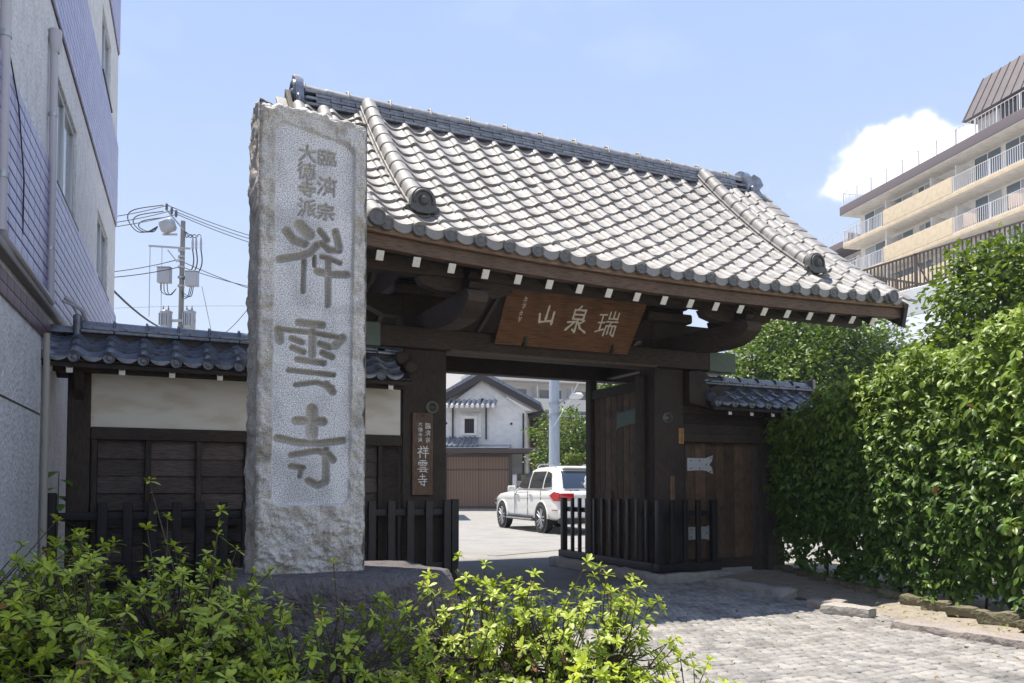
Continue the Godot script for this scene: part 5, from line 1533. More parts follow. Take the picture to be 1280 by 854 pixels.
func block_of_flats(called: String, label: String, at: Vector3, turn: float, wide: float, deep: float, floors: int, base: float, wall_m: Material, band_m: Material, bays: int) -> Node3D:
	var g := thing(called, label, "building", at, turn)
	var top := base + floors * 2.9
	part("wall", Mb.new().span(Vector3(-wide / 2, 0, -deep), Vector3(wide / 2, top, 0)), wall_m, g)
	part("roof_slab", Mb.new().span(Vector3(-wide / 2 - 0.4, top, -deep - 0.4), Vector3(wide / 2 + 0.4, top + 0.4, 1.5)), band_m, g)
	for f in floors:
		var y := base + f * 2.9
		var b := part("balcony", Mb.new().span(Vector3(-wide / 2, y - 0.2, 0.0), Vector3(wide / 2, y, 1.4)), band_m, g)
		part("parapet", Mb.new().span(Vector3(-wide / 2, y, 1.28), Vector3(wide / 2, y + 1.05, 1.4)), band_m, b)
		for k in bays:
			var x := -wide / 2 + wide * (k + 0.5) / bays
			var w := part("window", Mb.new().span(Vector3(x - wide / bays * 0.33, y + 0.1, 0.002), Vector3(x + wide / bays * 0.33, y + 2.1, 0.05)), mt.aluminium, g)
			for s in 2:
				var xa := x - wide / bays * (0.31 if s == 0 else -0.01)
				part("pane", Mb.new().span(Vector3(xa, y + 0.16, 0.051), Vector3(xa + wide / bays * 0.30, y + 2.04, 0.07)), mt.blue_glass, w)
		for k in bays + 1:
			var x := -wide / 2 + wide * k / bays
			part("partition", Mb.new().span(Vector3(x - 0.04, y, 0.0), Vector3(x + 0.04, y + 2.3, 1.27)), wall_m, g)
	return g

func background_buildings() -> void:
	mat("blue_glass", lin(0.10, 0.14, 0.17), 0.08, {"spec": 0.8})
	var pale := mat("pale_wall", lin(0.62, 0.62, 0.61), 0.85)
	var grey := mat("grey_wall", lin(0.36, 0.36, 0.37), 0.85)
	var f := Vector3(sin(deg_to_rad(YAW)), 0, -cos(deg_to_rad(YAW)))
	var r := Vector3(cos(deg_to_rad(YAW)), 0, sin(deg_to_rad(YAW)))
	var eye := Vector3(EYE.x, 0, EYE.z)
	block_of_flats("far_flats", "pale block of flats with stacked balconies seen above the car through the gate", eye + f * 78 + r * 5.5, -YAW + 20, 22, 10, 4, 3.0, pale, pale, 6)
	block_of_flats("far_flats", "grey block of flats behind the white storehouse roof", eye + f * 95 + r * -12.0, -YAW - 12, 16, 10, 4, 2.6, grey, pale, 5)
	# the low house with a sloped dark eave
	var g := thing("eaved_house", "ochre house with a long dark sloping eave behind the utility pole", "house", eye + f * 46 + r * 5.4, -YAW + 24)
	part("wall", Mb.new().span(Vector3(-3.5, 0, -6), Vector3(5.0, 5.6, 0)), mat("ochre_wall", lin(0.50, 0.37, 0.20), 0.85), g)
	for k in 3:
		var w := part("window", Mb.new().span(Vector3(-1.9 + 1.9 * k, 4.0, 0.002), Vector3(-0.8 + 1.9 * k, 5.2, 0.06)), mt.aluminium, g)
		part("pane", Mb.new().span(Vector3(-1.84 + 1.9 * k, 4.06, 0.061), Vector3(-0.86 + 1.9 * k, 5.14, 0.07)), mt.blue_glass, w)
	var rf := part("roof", Mb.new().span(Vector3(-4.5, 5.2, -7.5), Vector3(6.0, 5.5, 1.5), 0.05), mat("slate_roof", lin(0.13, 0.13, 0.14), 0.6), g)
	part("gutter", Mb.new().span(Vector3(-4.5, 5.12, 1.48), Vector3(6.0, 5.26, 1.58)), mt.aluminium, rf)
	# a low roof that peeps out right of the pillar's foot of wires
	var h := thing("low_house", "low house roof peeping over the wing wall beside the stone pillar", "house", eye + f * 30 + r * -9.0, -YAW + 6)
	part("wall", Mb.new().span(Vector3(-1.0, 0, -5), Vector3(5.0, 6.2, 0)), mat("tan_wall", lin(0.45, 0.36, 0.25), 0.85), h)
	part("roof", Mb.new().prism(PackedVector2Array([Vector2(-1.6, 6.2), Vector2(-1.6, 6.35), Vector2(2.0, 7.5), Vector2(5.6, 6.35), Vector2(5.6, 6.2), Vector2(2.0, 7.35)]), Vector3(0, 0, -5.5), Vector3.RIGHT, Vector3.UP, Vector3(0, 0, 6.2)), mat("tan_roof", lin(0.30, 0.26, 0.21), 0.7), h)
	for k in 3:
		for f2 in 2:
			var w := part("window", Mb.new().span(Vector3(-0.2 + 1.75 * k, 1.1 + 2.6 * f2, 0.002), Vector3(0.9 + 1.75 * k, 2.3 + 2.6 * f2, 0.06)), mt.aluminium, h)
			part("pane", Mb.new().span(Vector3(-0.14 + 1.75 * k, 1.16 + 2.6 * f2, 0.061), Vector3(0.84 + 1.75 * k, 2.24 + 2.6 * f2, 0.07)), mt.blue_glass, w)
	part("string_course", Mb.new().span(Vector3(-1.05, 3.05, -5.0), Vector3(5.05, 3.2, 0.05), 0.01), mt.tan_roof, h)
	# low wall behind the gate yard on the left
	var wl := thing("yard_wall", "grey concrete wall along the lane behind the wing wall", "wall", Vector3(-4.2, 0, -9.0), 4.0)
	part("wall", Mb.new().span(Vector3(-1.2, 0, -6.0), Vector3(-1.0, 1.9, 6.0), 0.02), grey, wl)
	part("coping", Mb.new().span(Vector3(-1.25, 1.902, -6.0), Vector3(-0.95, 1.98, 6.0), 0.02), pale, wl)

# ---------------------------------------------------------------- the block of flats on the right
func apartment_block() -> void:
	var cream := mat("cream_tile", lin(0.72, 0.60, 0.42), 0.8, {"tex": tx.mottle, "scale": Vector3.ONE * 0.3, "world": true})
	var white := mat("off_white", lin(0.80, 0.79, 0.765), 0.85, {"tex": tx.mottle, "scale": Vector3.ONE * 0.25, "world": true})
	var slab := mat("slab_brown", lin(0.17, 0.14, 0.145), 0.7)
	var rail := mat("white_rail", lin(0.78, 0.78, 0.80), 0.5)
	var pink := mat("drying_cloth", lin(0.62, 0.50, 0.42), 0.9)
	var g := thing("apartment_block", "tall cream and white block of flats with long balconies on the right", "building", Vector3(43.788, 0, -21.728), -101.2)
	var X0 := -17.3
	var X1 := 26.0
	# recessed wall with the window openings, floor by floor
	part("wall", Mb.new().span(Vector3(X0 + 0.3, 0, -12), Vector3(X1, 23.7, -1.5)), white, g)
	part("roof_slab", Mb.new().span(Vector3(X0 - 0.15, 23.75, -12.5), Vector3(X1, 24.45, 0.15), 0.03), slab, g)
	part("soffit", Mb.new().span(Vector3(X0 - 0.1, 23.70, -12.4), Vector3(X1, 23.748, 0.1)), white, g)
	kind(part("roof_railing", bars(Vector3(X0, 24.45, -0.1), Vector3(X1, 24.45, -0.1), 1.15, 0.30, 0.012), rail, g), "stuff")
	kind(part("roof_railing", bars(Vector3(X0, 24.45, -0.1), Vector3(X0, 24.45, -8.0), 1.15, 0.30, 0.012), rail, g), "stuff")
	for k in 12: part("railing_post", Mb.new().span(Vector3(X0 + 1.7 * k, 24.45, -0.14), Vector3(X0 + 1.7 * k + 0.06, 25.6, -0.06)), rail, g)
	for f in 7:
		var y := 21.05 - 2.82 * f
		var b := part("balcony_slab", Mb.new().span(Vector3(X0, y - 0.05, -1.5), Vector3(X1, y + 0.28, 0.0), 0.02), cream, g)
		part("soffit", Mb.new().span(Vector3(X0 + 0.05, y - 0.09, -1.48), Vector3(X1, y - 0.052, -0.05)), white, b)
		# solid cream parapets and open railings take turns
		var s := [[-12.55, -5.65], [3.5, 10.4], [17.4, 24.0]]
		for e in s: part("parapet", Mb.new().span(Vector3(e[0], y + 0.282, -0.16), Vector3(e[1], y + 1.42, 0.004), 0.02), cream, b)
		for e in [[X0, -12.55], [-5.65, 3.5], [10.4, 17.4]]:
			kind(part("railing", bars(Vector3(e[0] + 0.06, y + 0.25, -0.06), Vector3(e[1] - 0.06, y + 0.25, -0.06), 1.10, 0.17, 0.014), rail, b), "stuff")
			for k in 4:
				var x: float = lerpf(e[0] + 0.08, e[1] - 0.08, k / 3.0)
				part("railing_post", Mb.new().span(Vector3(x - 0.03, y + 0.28, -0.10), Vector3(x + 0.03, y + 1.38, -0.02)), rail, b)
			part("end_cheek", Mb.new().span(Vector3(e[1] - 0.02, y + 0.282, -0.165), Vector3(e[1] + 0.06, y + 1.44, 0.01)), slab, b)
		kind(part("railing", bars(Vector3(X0 + 0.06, y + 0.25, -0.1), Vector3(X0 + 0.06, y + 0.25, -1.4), 1.10, 0.17, 0.014), rail, b), "stuff")
		part("side_panel", Mb.new().span(Vector3(X0 - 0.03, y + 0.28, -1.45), Vector3(X0 + 0.03, y + 1.3, -0.5)), slab, b)
		for u in [[-16.4, -14.0, 2.2, 0.3], [-13.2, -11.0, 1.5, 0.95], [-10.4, -9.2, 1.5, 0.95], [-6.6, -5.9, 0.5, 1.5], [-5.2, -3.0, 2.15, 0.35], [-2.7, 0.6, 2.15, 0.35], [3.9, 6.3, 1.5, 0.95], [7.0, 9.6, 1.5, 0.95], [10.9, 13.4, 2.15, 0.35], [14.0, 16.8, 2.15, 0.35]]:
			var y0: float = y + 0.28 + u[3] - 0.2
			var w := part("window", Mb.new().span(Vector3(u[0], y0, -1.498), Vector3(u[1], y0 + u[2], -1.44)), rail, g)
			var n := 2 if u[1] - u[0] > 1.0 else 1
			if u[1] - u[0] > 3.0: n = 3
			for k in n:
				var xa: float = lerpf(u[0], u[1], k / float(n)) + 0.05
				var xb: float = lerpf(u[0], u[1], (k + 1) / float(n)) - 0.05
				part("pane", Mb.new().span(Vector3(xa, y0 + 0.06, -1.439), Vector3(xb, y0 + u[2] - 0.06, -1.42)), mt.blue_glass if (k + f + int(u[0])) % 3 != 0 else mat("curtained_glass", lin(0.36, 0.40, 0.42), 0.12), w)
		for x in [-12.6, -8.0, -5.7, 3.45, 10.35, 17.3]:
			part("partition", Mb.new().span(Vector3(x - 0.03, y + 0.29, -1.495), Vector3(x + 0.03, y + 2.25, -0.35)), white, g)
		for x in [-8.6, 1.3, 9.9]:
			var ac := part("air_conditioner", Mb.new().span(Vector3(x, y + 0.30, -1.3), Vector3(x + 0.85, y + 0.95, -0.95), 0.03), rail, g)
			part("fan_grille", Mb.new().lathe([Vector2(0.25, 0), Vector2(0.24, 0.02), Vector2(0.001, 0.015)], Vector3(x + 0.32, y + 0.62, -0.95), Vector3(0, 0, 1), 14), mt.grey_pipe, ac)
		for x in [-14.0, 3.2]: part("drain_pipe", Mb.new().cyl(Vector3(x + 1.55, y - 2.5, -0.25), Vector3(x + 1.55, y + 0.0, -0.25), 0.05), rail, g)
	for c in [[-4.6, 0], [-1.0, 0], [0.4, 1], [-4.9, 1]]:
		var y: float = 21.05 - 2.82 * (c[1] + 1)
		part("hung_washing", Mb.new().box(Vector3(c[0], y + 1.0, -0.45), Vector3(1.0, 0.9, 0.22), 0.1, around_y(8)), pink, g)
	# penthouse with a brown mansard
	part("penthouse_wall", Mb.new().span(Vector3(-4.6, 24.46, -9.0), Vector3(X1, 26.4, -1.2)), white, g)
	part("penthouse_shade_panel", Mb.new().span(Vector3(-2.8, 24.5, -1.199), Vector3(1.0, 26.0, -1.18)), mat("deep_shade", lin(0.10, 0.11, 0.11), 0.8), g)  # flat dark panel; the shade of an opening put into its colour
	var mz := Mb.new()
	var zb := -0.35
	var brown := mat("mansard_brown", lin(0.165, 0.142, 0.138), 0.5, {"metal": 0.3, "tex": tx.mottle, "scale": Vector3.ONE * 0.2, "world": true})
	mz.quad(Vector3(-5.1, 26.0, zb), Vector3(X1, 26.0, zb), Vector3(X1, 28.95, zb - 1.4), Vector3(-4.72, 28.95, zb - 1.4))
	mz.quad(Vector3(-5.1, 26.0, zb), Vector3(-4.72, 28.95, zb - 1.4), Vector3(-4.72, 28.95, -8.5), Vector3(-5.1, 26.0, -9.5))
	mz.quad(Vector3(-4.72, 28.95, zb - 1.4), Vector3(X1, 28.95, zb - 1.4), Vector3(X1, 28.95, -8.5), Vector3(-4.72, 28.95, -8.5))
	mz.quad(Vector3(-5.1, 26.0, zb), Vector3(X1, 26.0, zb), Vector3(X1, 26.0, -9.5), Vector3(-5.1, 26.0, -9.5))
	var mo := part("mansard_roof", mz, brown, g)
	for k in 28:
		var t := k * 0.75
		part("standing_seam", Mb.new().bar(Vector3(-4.9 + t, 26.0, zb + 0.02), Vector3(-4.9 + t + maxf(0.0, 0.3 - t * 0.05), 28.95, zb - 1.38), 0.04, 0.06), mat("seam", lin(0.10, 0.08, 0.08), 0.5), mo)
	var an := part("antenna", Mb.new().cyl(Vector3(-0.4, 28.95, -2.2), Vector3(-0.4, 31.4, -2.2), 0.05), mt.aluminium, g)
	for k in 3: part("antenna_arm", Mb.new().bar(Vector3(-0.9, 29.8 + 0.4 * k, -2.2), Vector3(0.1, 29.8 + 0.4 * k, -2.2), 0.04, 0.04), mt.aluminium, an)
	# lower, set-back wing on the far side
	var h := thing("apartment_wing", "lower set back wing of the cream block of flats just above the gate roof corner", "building", Vector3(43.788, 0, -21.728), -101.2)
	part("wall", Mb.new().span(Vector3(-40, 0, -14), Vector3(-17.6, 21.8, -3.5)), white, h)
	part("roof_slab", Mb.new().span(Vector3(-40, 21.85, -14.5), Vector3(-17.6, 22.45, -1.6), 0.03), slab, h)
	kind(part("roof_railing", bars(Vector3(-40, 22.45, -1.8), Vector3(-17.6, 22.45, -1.8), 1.15, 0.35, 0.012), rail, h), "stuff")
	for f in 4:
		var y := 19.3 - 2.82 * f
		var b := part("balcony_slab", Mb.new().span(Vector3(-40, y - 0.05, -3.5), Vector3(-17.6, y + 0.28, -1.8), 0.02), cream, h)
		part("parapet", Mb.new().span(Vector3(-40, y + 0.282, -1.95), Vector3(-20.5, y + 1.35, -1.796)), cream, b)
		kind(part("railing", bars(Vector3(-20.4, y + 0.25, -1.86), Vector3(-17.7, y + 0.25, -1.86), 1.1, 0.17, 0.014), rail, b), "stuff")
		for k in 5:
			var w := part("window", Mb.new().span(Vector3(-22.4 - 3.4 * k, y + 0.5, -3.498), Vector3(-20.0 - 3.4 * k, y + 2.2, -3.44)), rail, h)
			part("pane", Mb.new().span(Vector3(-22.3 - 3.4 * k, y + 0.56, -3.439), Vector3(-20.1 - 3.4 * k, y + 2.14, -3.42)), mt.blue_glass, w)
		part("window", Mb.new().span(Vector3(-19.2, y + 0.4, -3.498), Vector3(-18.2, y + 2.2, -3.44)), mt.blue_glass, h)

# white house with a roof terrace behind the hedge
func terrace_building() -> void:
	var g := thing("terrace_house", "white house with a brown railed roof terrace behind the hedge", "house", Vector3(17, 0, -10.9), -90.0)
	# x runs towards the viewer, z comes out of the wall
	var wm := mat("white_siding", lin(0.74, 0.75, 0.77), 0.7, {"tex": tx.mottle, "scale": Vector3.ONE * 0.3, "world": true})
	part("wall", Mb.new().span(Vector3(0.0, 0, -8), Vector3(12, 5.45, -0.9)), mat("brown_wall", lin(0.13, 0.085, 0.065), 0.8), g)
	part("parapet", Mb.new().span(Vector3(-0.2, 6.55, -8), Vector3(12, 7.42, 0.0), 0.02), wm, g)
	part("skirt_roof", Mb.new().prism(PackedVector2Array([Vector2(0.0, 6.548), Vector2(0.75, 5.55), Vector2(0.75, 5.45), Vector2(-0.9, 5.45), Vector2(-0.9, 6.548)]), Vector3(-0.2, 0, 0), Vector3(0, 0, 1), Vector3.UP, Vector3(12.2, 0, 0)), mat("blue_grey_sheet", lin(0.34, 0.38, 0.46), 0.45), g)
	var rm := mat("terrace_rail", lin(0.085, 0.062, 0.05), 0.5)
	kind(part("railing", bars(Vector3(0.05, 7.42, -0.1), Vector3(12, 7.42, -0.1), 1.05, 0.14, 0.017, 0.05), rm, g), "stuff")
	kind(part("railing", bars(Vector3(0.05, 7.42, -0.1), Vector3(0.05, 7.42, -7.5), 1.05, 0.14, 0.017, 0.05), rm, g), "stuff")
	for k in 5:
		part("railing_post", Mb.new().span(Vector3(0.0 + 2.4 * k, 7.42, -0.14), Vector3(0.07 + 2.4 * k, 8.5, -0.06)), rm, g)
		part("railing_stay", Mb.new().bar(Vector3(0.04 + 2.4 * k, 8.3, -0.1), Vector3(0.04 + 2.4 * k, 7.45, -0.8), 0.035, 0.035), rm, g)
	for e in [[2.6, 4.1], [5.2, 6.8], [8.0, 9.6]]:
		var w := part("window", Mb.new().span(Vector3(e[0], 3.2, -0.898), Vector3(e[1], 5.2, -0.84)), mt.aluminium, g)
		part("pane", Mb.new().span(Vector3(e[0] + 0.07, 3.27, -0.839), Vector3(e[1] - 0.07, 5.13, -0.82)), mt.blue_glass, w)
	part("tan_box", Mb.new().span(Vector3(3.6, 4.0, -0.82), Vector3(4.5, 4.75, -0.2), 0.03), mt.tan_wall, g)

# ---------------------------------------------------------------- poles and wires
func wire(label: String, a: Vector3, b: Vector3, sag: float, r := 0.02) -> void:
	var pts := []
	for k in 13:
		var t := k / 12.0
		pts.append(a.lerp(b, t) - Vector3(0, 4.0 * sag * t * (1.0 - t), 0))
	tag(part("power_line", Mb.new().tube(pts, [r], 5, false), mt.wire), label, "cable", "overhead lines")

func poles() -> void:
	mat("wire", lin(0.03, 0.03, 0.035), 0.6)
	var con := mat("pole_concrete", lin(0.22, 0.215, 0.205), 0.85, {"tex": tx.mottle, "scale": Vector3(2, 0.4, 2)})
	var gs := mat("galvanised", lin(0.36, 0.38, 0.42), 0.45, {"metal": 0.4})
	var f := Vector3(sin(deg_to_rad(YAW)), 0, -cos(deg_to_rad(YAW)))
	var r := Vector3(cos(deg_to_rad(YAW)), 0, sin(deg_to_rad(YAW)))
	var base := Vector3(EYE.x, 0, EYE.z) + f * 46.0
	var k := 46.0 / 979.7
	var X := func(px: float) -> float: return (px - 640.0) * k
	var Y := func(py: float) -> float: return 1.2 + (610.0 - py) * k
	var o: Vector3 = base + r * X.call(221.0)
	var g := thing("utility_pole", "concrete utility pole with transformers and switch boxes beside the tiled building", "utility pole", o, -YAW)
	var lx := func(px: float) -> float: return (px - 221.0) * k
	part("pole", Mb.new().cyl(Vector3(0, 0, 0), Vector3(0.15, Y.call(273.0), 0), 0.19, 0.13, 12), con, g)
	for s in [[206.0, -1], [235.5, 1]]:
		var t := part("transformer", Mb.new().lathe([Vector2(0.001, 0), Vector2(0.30, 0), Vector2(0.33, 0.05), Vector2(0.33, 0.95), Vector2(0.36, 0.97), Vector2(0.36, 1.05), Vector2(0.2, 1.12), Vector2(0.001, 1.14)], Vector3(lx.call(s[0]), Y.call(411.0), 0.15), Vector3.UP, 16), gs, g)
		for c in 5: part("cooling_fin", Mb.new().span(Vector3(lx.call(s[0]) - 0.28 + 0.13 * c, Y.call(407.0), 0.42), Vector3(lx.call(s[0]) - 0.24 + 0.13 * c, Y.call(392.0), 0.54)), gs, t)
		for c in 2: part("bushing", Mb.new().lathe([Vector2(0.05, 0), Vector2(0.07, 0.06), Vector2(0.04, 0.1), Vector2(0.065, 0.16), Vector2(0.03, 0.2), Vector2(0.03, 0.34)], Vector3(lx.call(s[0]) - 0.15 + 0.3 * c, Y.call(389.0), 0.2), Vector3.UP, 8), con, t)
	part("hanger", Mb.new().span(Vector3(lx.call(199.0), Y.call(402.0), 0.1), Vector3(lx.call(243.0), Y.call(399.0), 0.25)), gs, g)
	for s in [[197.0, 213.0, 335.0, 354.0], [232.0, 247.0, 340.0, 358.0]]:
		var bx := part("switch_box", Mb.new().span(Vector3(lx.call(s[0]), Y.call(s[3]), 0.15), Vector3(lx.call(s[1]), Y.call(s[2]), 0.55), 0.03), gs, g)
		part("lid", Mb.new().span(Vector3(lx.call(s[0]) - 0.03, Y.call(s[2]) + 0.0, 0.12), Vector3(lx.call(s[1]) + 0.03, Y.call(s[2]) + 0.05, 0.58), 0.02), gs, bx)
	var oct := part("line_switch", Mb.new().box(Vector3(lx.call(207.5), Y.call(281.0), 0.3), Vector3(0.85, 0.75, 0.6), 0.16, Basis(Vector3(0, 0, 1), 0.35)), gs, g)
	part("switch_foot", Mb.new().span(Vector3(lx.call(200.0), Y.call(292.0), 0.1), Vector3(lx.call(218.0), Y.call(290.0), 0.2)), gs, oct)
	part("cross_arm", Mb.new().bar(Vector3(lx.call(183.0), Y.call(305.5), 0.16), Vector3(lx.call(235.0), Y.call(309.0), 0.16), 0.09, 0.10), gs, g)
	part("arm_brace", Mb.new().bar(Vector3(lx.call(207.0), Y.call(311.0), 0.18), Vector3(lx.call(219.0), Y.call(326.0), 0.18), 0.06, 0.06), gs, g)
	part("upper_arm", Mb.new().bar(Vector3(lx.call(203.0), Y.call(258.0), 0.1), Vector3(lx.call(226.0), Y.call(285.0), 0.1), 0.08, 0.08), gs, g)
	part("drop_rod", Mb.new().cyl(Vector3(lx.call(184.5), Y.call(395.0), 0.16), Vector3(lx.call(184.5), Y.call(306.0), 0.16), 0.022, -1, 6), gs, g)
	part("drop_rod", Mb.new().cyl(Vector3(lx.call(199.5), Y.call(395.0), 0.16), Vector3(lx.call(199.5), Y.call(306.0), 0.16), 0.018, -1, 6), gs, g)
	for p in [204.0, 210.5, 216.0]:
		part("insulator", Mb.new().lathe([Vector2(0.04, -0.25), Vector2(0.09, -0.12), Vector2(0.05, -0.08), Vector2(0.10, 0.0), Vector2(0.06, 0.06), Vector2(0.08, 0.14), Vector2(0.02, 0.2)], Vector3(lx.call(p), Y.call(255.0 + (p - 204.0) * 0.7), 0.1), Vector3.UP, 10), mt.deep_shade, g)
	for p in [238.0, 242.5, 248.5]:
		part("cut_out", Mb.new().lathe([Vector2(0.05, 0), Vector2(0.08, 0.1), Vector2(0.06, 0.2), Vector2(0.08, 0.3), Vector2(0.06, 0.5), Vector2(0.03, 0.75)], Vector3(lx.call(p), Y.call(310.0), 0.16), Vector3.UP, 8), mt.galvanised, g)
		part("loop_cable", Mb.new().tube(curve([Vector3(lx.call(p), Y.call(310.0), 0.16), Vector3(lx.call(p + 2), Y.call(325.0), 0.2), Vector3(lx.call(p - 1), Y.call(337.0), 0.2), Vector3(lx.call(p - 10), Y.call(346.0), 0.2), Vector3(lx.call(226), Y.call(348.0), 0.18)]), [0.035], 6), mt.wire, g)
		part("loop_cable", Mb.new().tube(curve([Vector3(lx.call(p), Y.call(293.0), 0.16), Vector3(lx.call(p - 3), Y.call(291.0), 0.16), Vector3(lx.call(p - 8), Y.call(295.0), 0.16), Vector3(lx.call(228), Y.call(287.0), 0.14)]), [0.025], 6), mt.wire, g)
	for s in [0, 1, 2]:
		part("loop_cable", Mb.new().tube(curve([Vector3(lx.call(200.0), Y.call(253.0 + 8 * s), 0.1), Vector3(lx.call(163.0 + 6 * s), Y.call(259.0 + 7 * s), 0.1), Vector3(lx.call(155.0 + 7 * s), Y.call(270.0 + 5 * s), 0.1), Vector3(lx.call(166.0 + 6 * s), Y.call(286.0), 0.1), Vector3(lx.call(180.0 + 4 * s), Y.call(287.0), 0.1), Vector3(lx.call(194.0), Y.call(281.0), 0.2)]), [0.03], 6), mt.wire, g)
		part("loop_cable", Mb.new().tube(curve([Vector3(lx.call(236.0 + 2 * s), Y.call(358.0), 0.2), Vector3(lx.call(233.0 + 2 * s), Y.call(370.0), 0.2), Vector3(lx.call(228.0), Y.call(372.0 - 3 * s), 0.2), Vector3(lx.call(225.0), Y.call(362.0), 0.15)]), [0.025], 6), mt.wire, g)
		part("loop_cable", Mb.new().tube(curve([Vector3(lx.call(199.0 + 4 * s), Y.call(354.0), 0.2), Vector3(lx.call(200.0 + 4 * s), Y.call(364.0), 0.2), Vector3(lx.call(210.0 + s), Y.call(368.0), 0.2), Vector3(lx.call(218.0), Y.call(360.0), 0.15)]), [0.025], 6), mt.wire, g)
	for y in [312.0, 320.0, 325.0, 333.0, 346.0, 357.0]:
		part("pole_band", Mb.new().cyl(Vector3(0.08, Y.call(y), 0), Vector3(0.08, Y.call(y) + 0.12, 0), 0.2, -1, 12), gs, g)
	var P := func(px: float, py: float, d: float) -> Vector3: return Vector3(EYE.x, 1.2, EYE.z) + f * d + r * (px - 640.0) * d / 979.7 + Vector3.UP * (610.0 - py) * d / 979.7
	var lines := [[60.0, 274.0, 40.0, 204.0, 252.5, 46.0, 0.2, 420.0, 314.0, 62.0], [60.0, 282.0, 40.0, 210.5, 259.0, 46.0, 0.2, 420.0, 318.0, 62.0], [60.0, 287.0, 40.0, 216.0, 264.0, 46.0, 0.2, 420.0, 324.0, 62.0], [60.0, 341.0, 40.0, 218.0, 322.0, 46.0, 0.25, 420.0, 384.0, 62.0], [60.0, 346.0, 40.0, 222.0, 331.0, 46.0, 0.25, 420.0, 369.0, 62.0]]
	for n in lines.size():
		var l = lines[n]
		wire(["top", "second", "third", "fourth", "lowest"][n] + " overhead line running left from the utility pole", P.call(l[0], l[1], l[2]), P.call(l[3], l[4], l[5]), l[6], 0.024)
		wire(["top", "second", "third", "fourth", "lowest"][n] + " overhead line running right from the utility pole to behind the pillar", P.call(l[3], l[4], l[5]), P.call(l[7], l[8], l[9]), 0.5, 0.024)
	wire("thick dark cable swooping down from the tiled building to the wing roof", P.call(100.0, 320.0, 20.0), P.call(215.0, 415.0, 34.0), 0.35, 0.035)
	wire("thin guy wire from the pole down to the left of the pillar", P.call(249.0, 356.0, 46.0), P.call(268.0, 440.0, 44.0), 0.05, 0.015)
	wire("slack service wire hanging left of the pillar top", P.call(278.0, 416.0, 40.0), P.call(330.0, 350.0, 42.0), 0.25, 0.02)
	wire("thin wire crossing low behind the utility pole", P.call(60.0, 388.0, 60.0), P.call(420.0, 384.0, 60.0), -0.3, 0.012)
	# the pole behind the car, with a street lamp
	var q := thing("utility_pole", "pale blue grey steel utility pole with a street lamp behind the white car", "utility pole", Vector3(7.69, 0, -14.77), -YAW)
	var bl := mat("blue_pole", lin(0.40, 0.46, 0.54), 0.6, {"tex": tx.mottle, "scale": Vector3(2, 0.4, 2)})
	part("pole", Mb.new().cyl(Vector3.ZERO, Vector3(0, 9.0, 0), 0.19, 0.15, 16), bl, q)
	for y in [3.6, 4.0]: part("pole_band", Mb.new().cyl(Vector3(0, y, 0), Vector3(0, y + 0.06, 0), 0.20, -1, 16), gs, q)
	var lm := part("lamp_arm", Mb.new().tube([Vector3(0.0, 3.92, 0), Vector3(0.3, 4.1, 0.05), Vector3(0.55, 4.2, 0.1)], [0.03], 8), gs, q)
	part("lamp_head", Mb.new().lathe([Vector2(0.001, -0.28), Vector2(0.08, -0.2), Vector2(0.12, 0.0), Vector2(0.10, 0.15), Vector2(0.001, 0.22)], Vector3(0.75, 4.24, 0.12), Vector3(1, 0.12, 0).normalized(), 12), mt.lamp_white, lm)
	part("stay_wire", Mb.new().tube([Vector3(-0.05, 3.2, 0.15), Vector3(0.5, 4.1, 0.3), Vector3(1.5, 6.1, 0.6)], [0.018], 6), mt.lamp_white, q)

